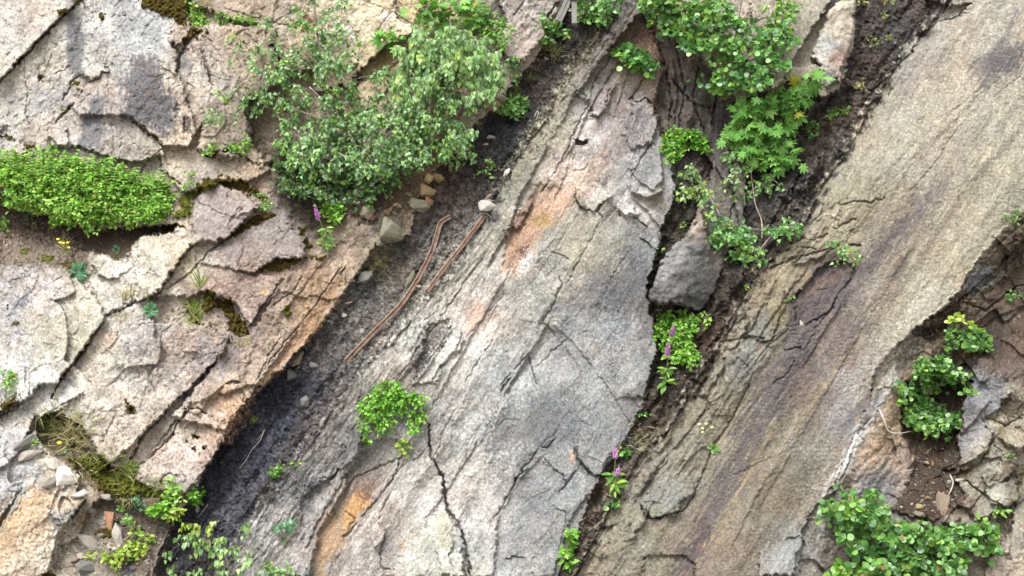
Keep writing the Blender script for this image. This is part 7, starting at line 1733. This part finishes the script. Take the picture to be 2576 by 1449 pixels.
# ---------------------------------------------------------------- uncountable grit, crumbs and leaf litter on the soil
def grit(name, polys, n, size, pal, label, seed, litter=False):
    r = np.random.RandomState(seed); pts = []
    areas = [max(1, (max(p[0] for p in q) - min(p[0] for p in q)) * (max(p[1] for p in q) - min(p[1] for p in q))) for q in polys]
    for q, ar in zip(polys, areas):
        m = int(n * ar / sum(areas) * 1.8); a = np.array(q)
        x = r.uniform(a[:, 0].min(), a[:, 0].max(), m); y = r.uniform(a[:, 1].min(), a[:, 1].max(), m)
        k = inside(x, y, q) & (fbm(x / 45, y / 45, 3, seed) + .25 * r.randn(m) > -.05)
        pts.append(np.stack([x[k], y[k]], 1))
    pts = np.concatenate(pts); m = len(pts)
    P_ = np.array([P3(x, y, .004) for x, y in pts])
    col = np.array(pal)[r.randint(len(pal), size=m)] * r.uniform(.7, 1.3, (m, 1))
    sz = size[0] + (size[1] - size[0]) * r.rand(m) ** 2.5
    root_like = P_.mean(0)
    if litter:
        e = bpy.data.objects.new("tmp", None); e.location = Vector(root_like)
        o = leaf_mesh(name, 'oval', P_ + [0, -.008, 0], r.randn(m, 3), np.stack([r.randn(m) * .5, -1 + r.randn(m) * .3, .6 + r.randn(m) * .4], 1), sz, col, M_LEAFM, e)
        o.parent = None; o.location = Vector(root_like); bpy.data.objects.remove(e)
    else:
        t = np.array([(1,0,0),(0,1,0),(-1,0,0),(0,-1,0),(0,0,1),(0,0,-1),(.7,.6,.5),(-.6,-.7,.4)], np.float32)
        f = np.array([(0,6,4),(6,1,4),(0,1,6),(1,2,4),(2,7,4),(7,3,4),(2,3,7),(3,0,4),(1,0,5),(2,1,5),(3,2,5),(0,3,5)], np.int32)
        ax = r.uniform(.5, 1.1, (m, 1, 3)); V = t[None] * ax * (1 + .25 * r.randn(m, 8, 1)) * sz[:, None, None]
        a = r.rand(m) * 6.28; c, s_ = np.cos(a)[:, None], np.sin(a)[:, None]
        V = np.stack([V[..., 0] * c - V[..., 2] * s_, V[..., 1], V[..., 0] * s_ + V[..., 2] * c], -1)
        V = V + P_[:, None, :]
        F = f[None] + (np.arange(m) * 8)[:, None, None]
        o = mesh_arrays(name, V.reshape(-1, 3) - root_like, F.reshape(-1, 3), M_ROCK, np.repeat(col, 8, 0), np.zeros(m * 8), False, None, 3)
        o.location = Vector(root_like)
    tag(o, label, "litter" if litter else "gravel", kind="stuff")
GU = [(1560,30),(1470,150),(1385,290),(1300,400),(1232,530),(1140,680),(1035,800),(905,945),(960,640),(1035,590),(1090,440),(1262,240),(1380,90)]
GL = [(1035,800),(905,945),(795,1085),(680,1250),(560,1449),(400,1449),(490,1232),(600,1045),(715,922),(880,722),(960,640)]
G2 = [(1700,480),(1830,640),(1960,600),(1850,800),(1750,960),(1610,1150),(1500,1345),(1440,1449),(1405,1449),(1490,1222),(1600,1050),(1652,900)]
G2U = [(2150,-10),(2370,0),(2235,200),(2125,390),(2035,540),(1960,600),(1900,560),(2000,400),(2090,290),(2150,120)]
SC = P_SCREE
grit("grit", [GU], 3200, (.004, .016), [(.09,.075,.06),(.16,.14,.12),(.24,.21,.18),(.05,.045,.04)], "loose grit and small chips on the dark soil of the upper gully", 1)
grit("grit", [GL], 3400, (.004, .016), [(.05,.05,.055),(.10,.10,.11),(.17,.165,.165),(.03,.03,.035)], "loose coal grit on the black floor of the lower gully", 2)
grit("grit", [G2, G2U], 3000, (.004, .014), [(.09,.07,.055),(.14,.11,.09),(.05,.04,.03)], "crumbs of brown soil and chips in the brown gully", 3)
grit("grit", [SC], 1500, (.005, .018), [(.12,.10,.085),(.20,.18,.16),(.07,.055,.045),(.16,.10,.075)], "shale chips covering the scree pocket at right", 4)
grit("grit", [P_RUB, P_LEDGE, P_MLEDGE, P_MBANK], 2600, (.005, .022), [(.30,.26,.21),(.20,.17,.13),(.38,.34,.29),(.10,.08,.06)], "crumbled stone on the ledges and rubble of the left cliff", 5)
grit("leaf_litter", [GU, G2, G2U, SC], 900, (.02, .045), [(.16,.10,.06),(.10,.065,.04),(.24,.17,.11),(.07,.045,.03)], "dead brown leaves caught on the gully soil", 6, True)
# strays of the nettle patch
r_ = random.Random(9)
def strays():
    root = empty("nettle_stems", P3(210, 500, 0), "loose nettle shoots standing out above the dense patch at left", "plants"); root["kind"] = "stuff"
    VS, FS, it = [], [], []
    for i in range(90):
        x = r_.uniform(0, 420); top = 392 + 45 * abs(math.sin(x / 60)) * r_.random() + max(0, x - 200) * .22
        p = P3(x, top + 30, .25); q = p + Vector((r_.gauss(0, .03), r_.gauss(-.02, .03), r_.uniform(.12, .30)))
        vs, fs = tube([p, (p + q) / 2 + Vector((.01, 0, 0)), q], [.004, .003, .0015], 4); o = len(VS); VS.extend(vs); FS.extend([tuple(k + o for k in f) for f in fs])
        for k in range(10):
            t = (k // 2 + 1) / 5.5; s_ = 1 if k % 2 else -1
            it.append((p.lerp(q, t), (s_ * r_.uniform(.5, 1), r_.gauss(-.3, .4), r_.uniform(-.2, .5)), (0, -.5, .8), .055 * (1.15 - .6 * t) * r_.uniform(.7, 1.2)))
    child_mesh("stems", VS, FS, m_gs, root)
    leaves_direct(root, "leaves", 'ovate', it, 'nettle', M_LEAFM, 4)
strays()
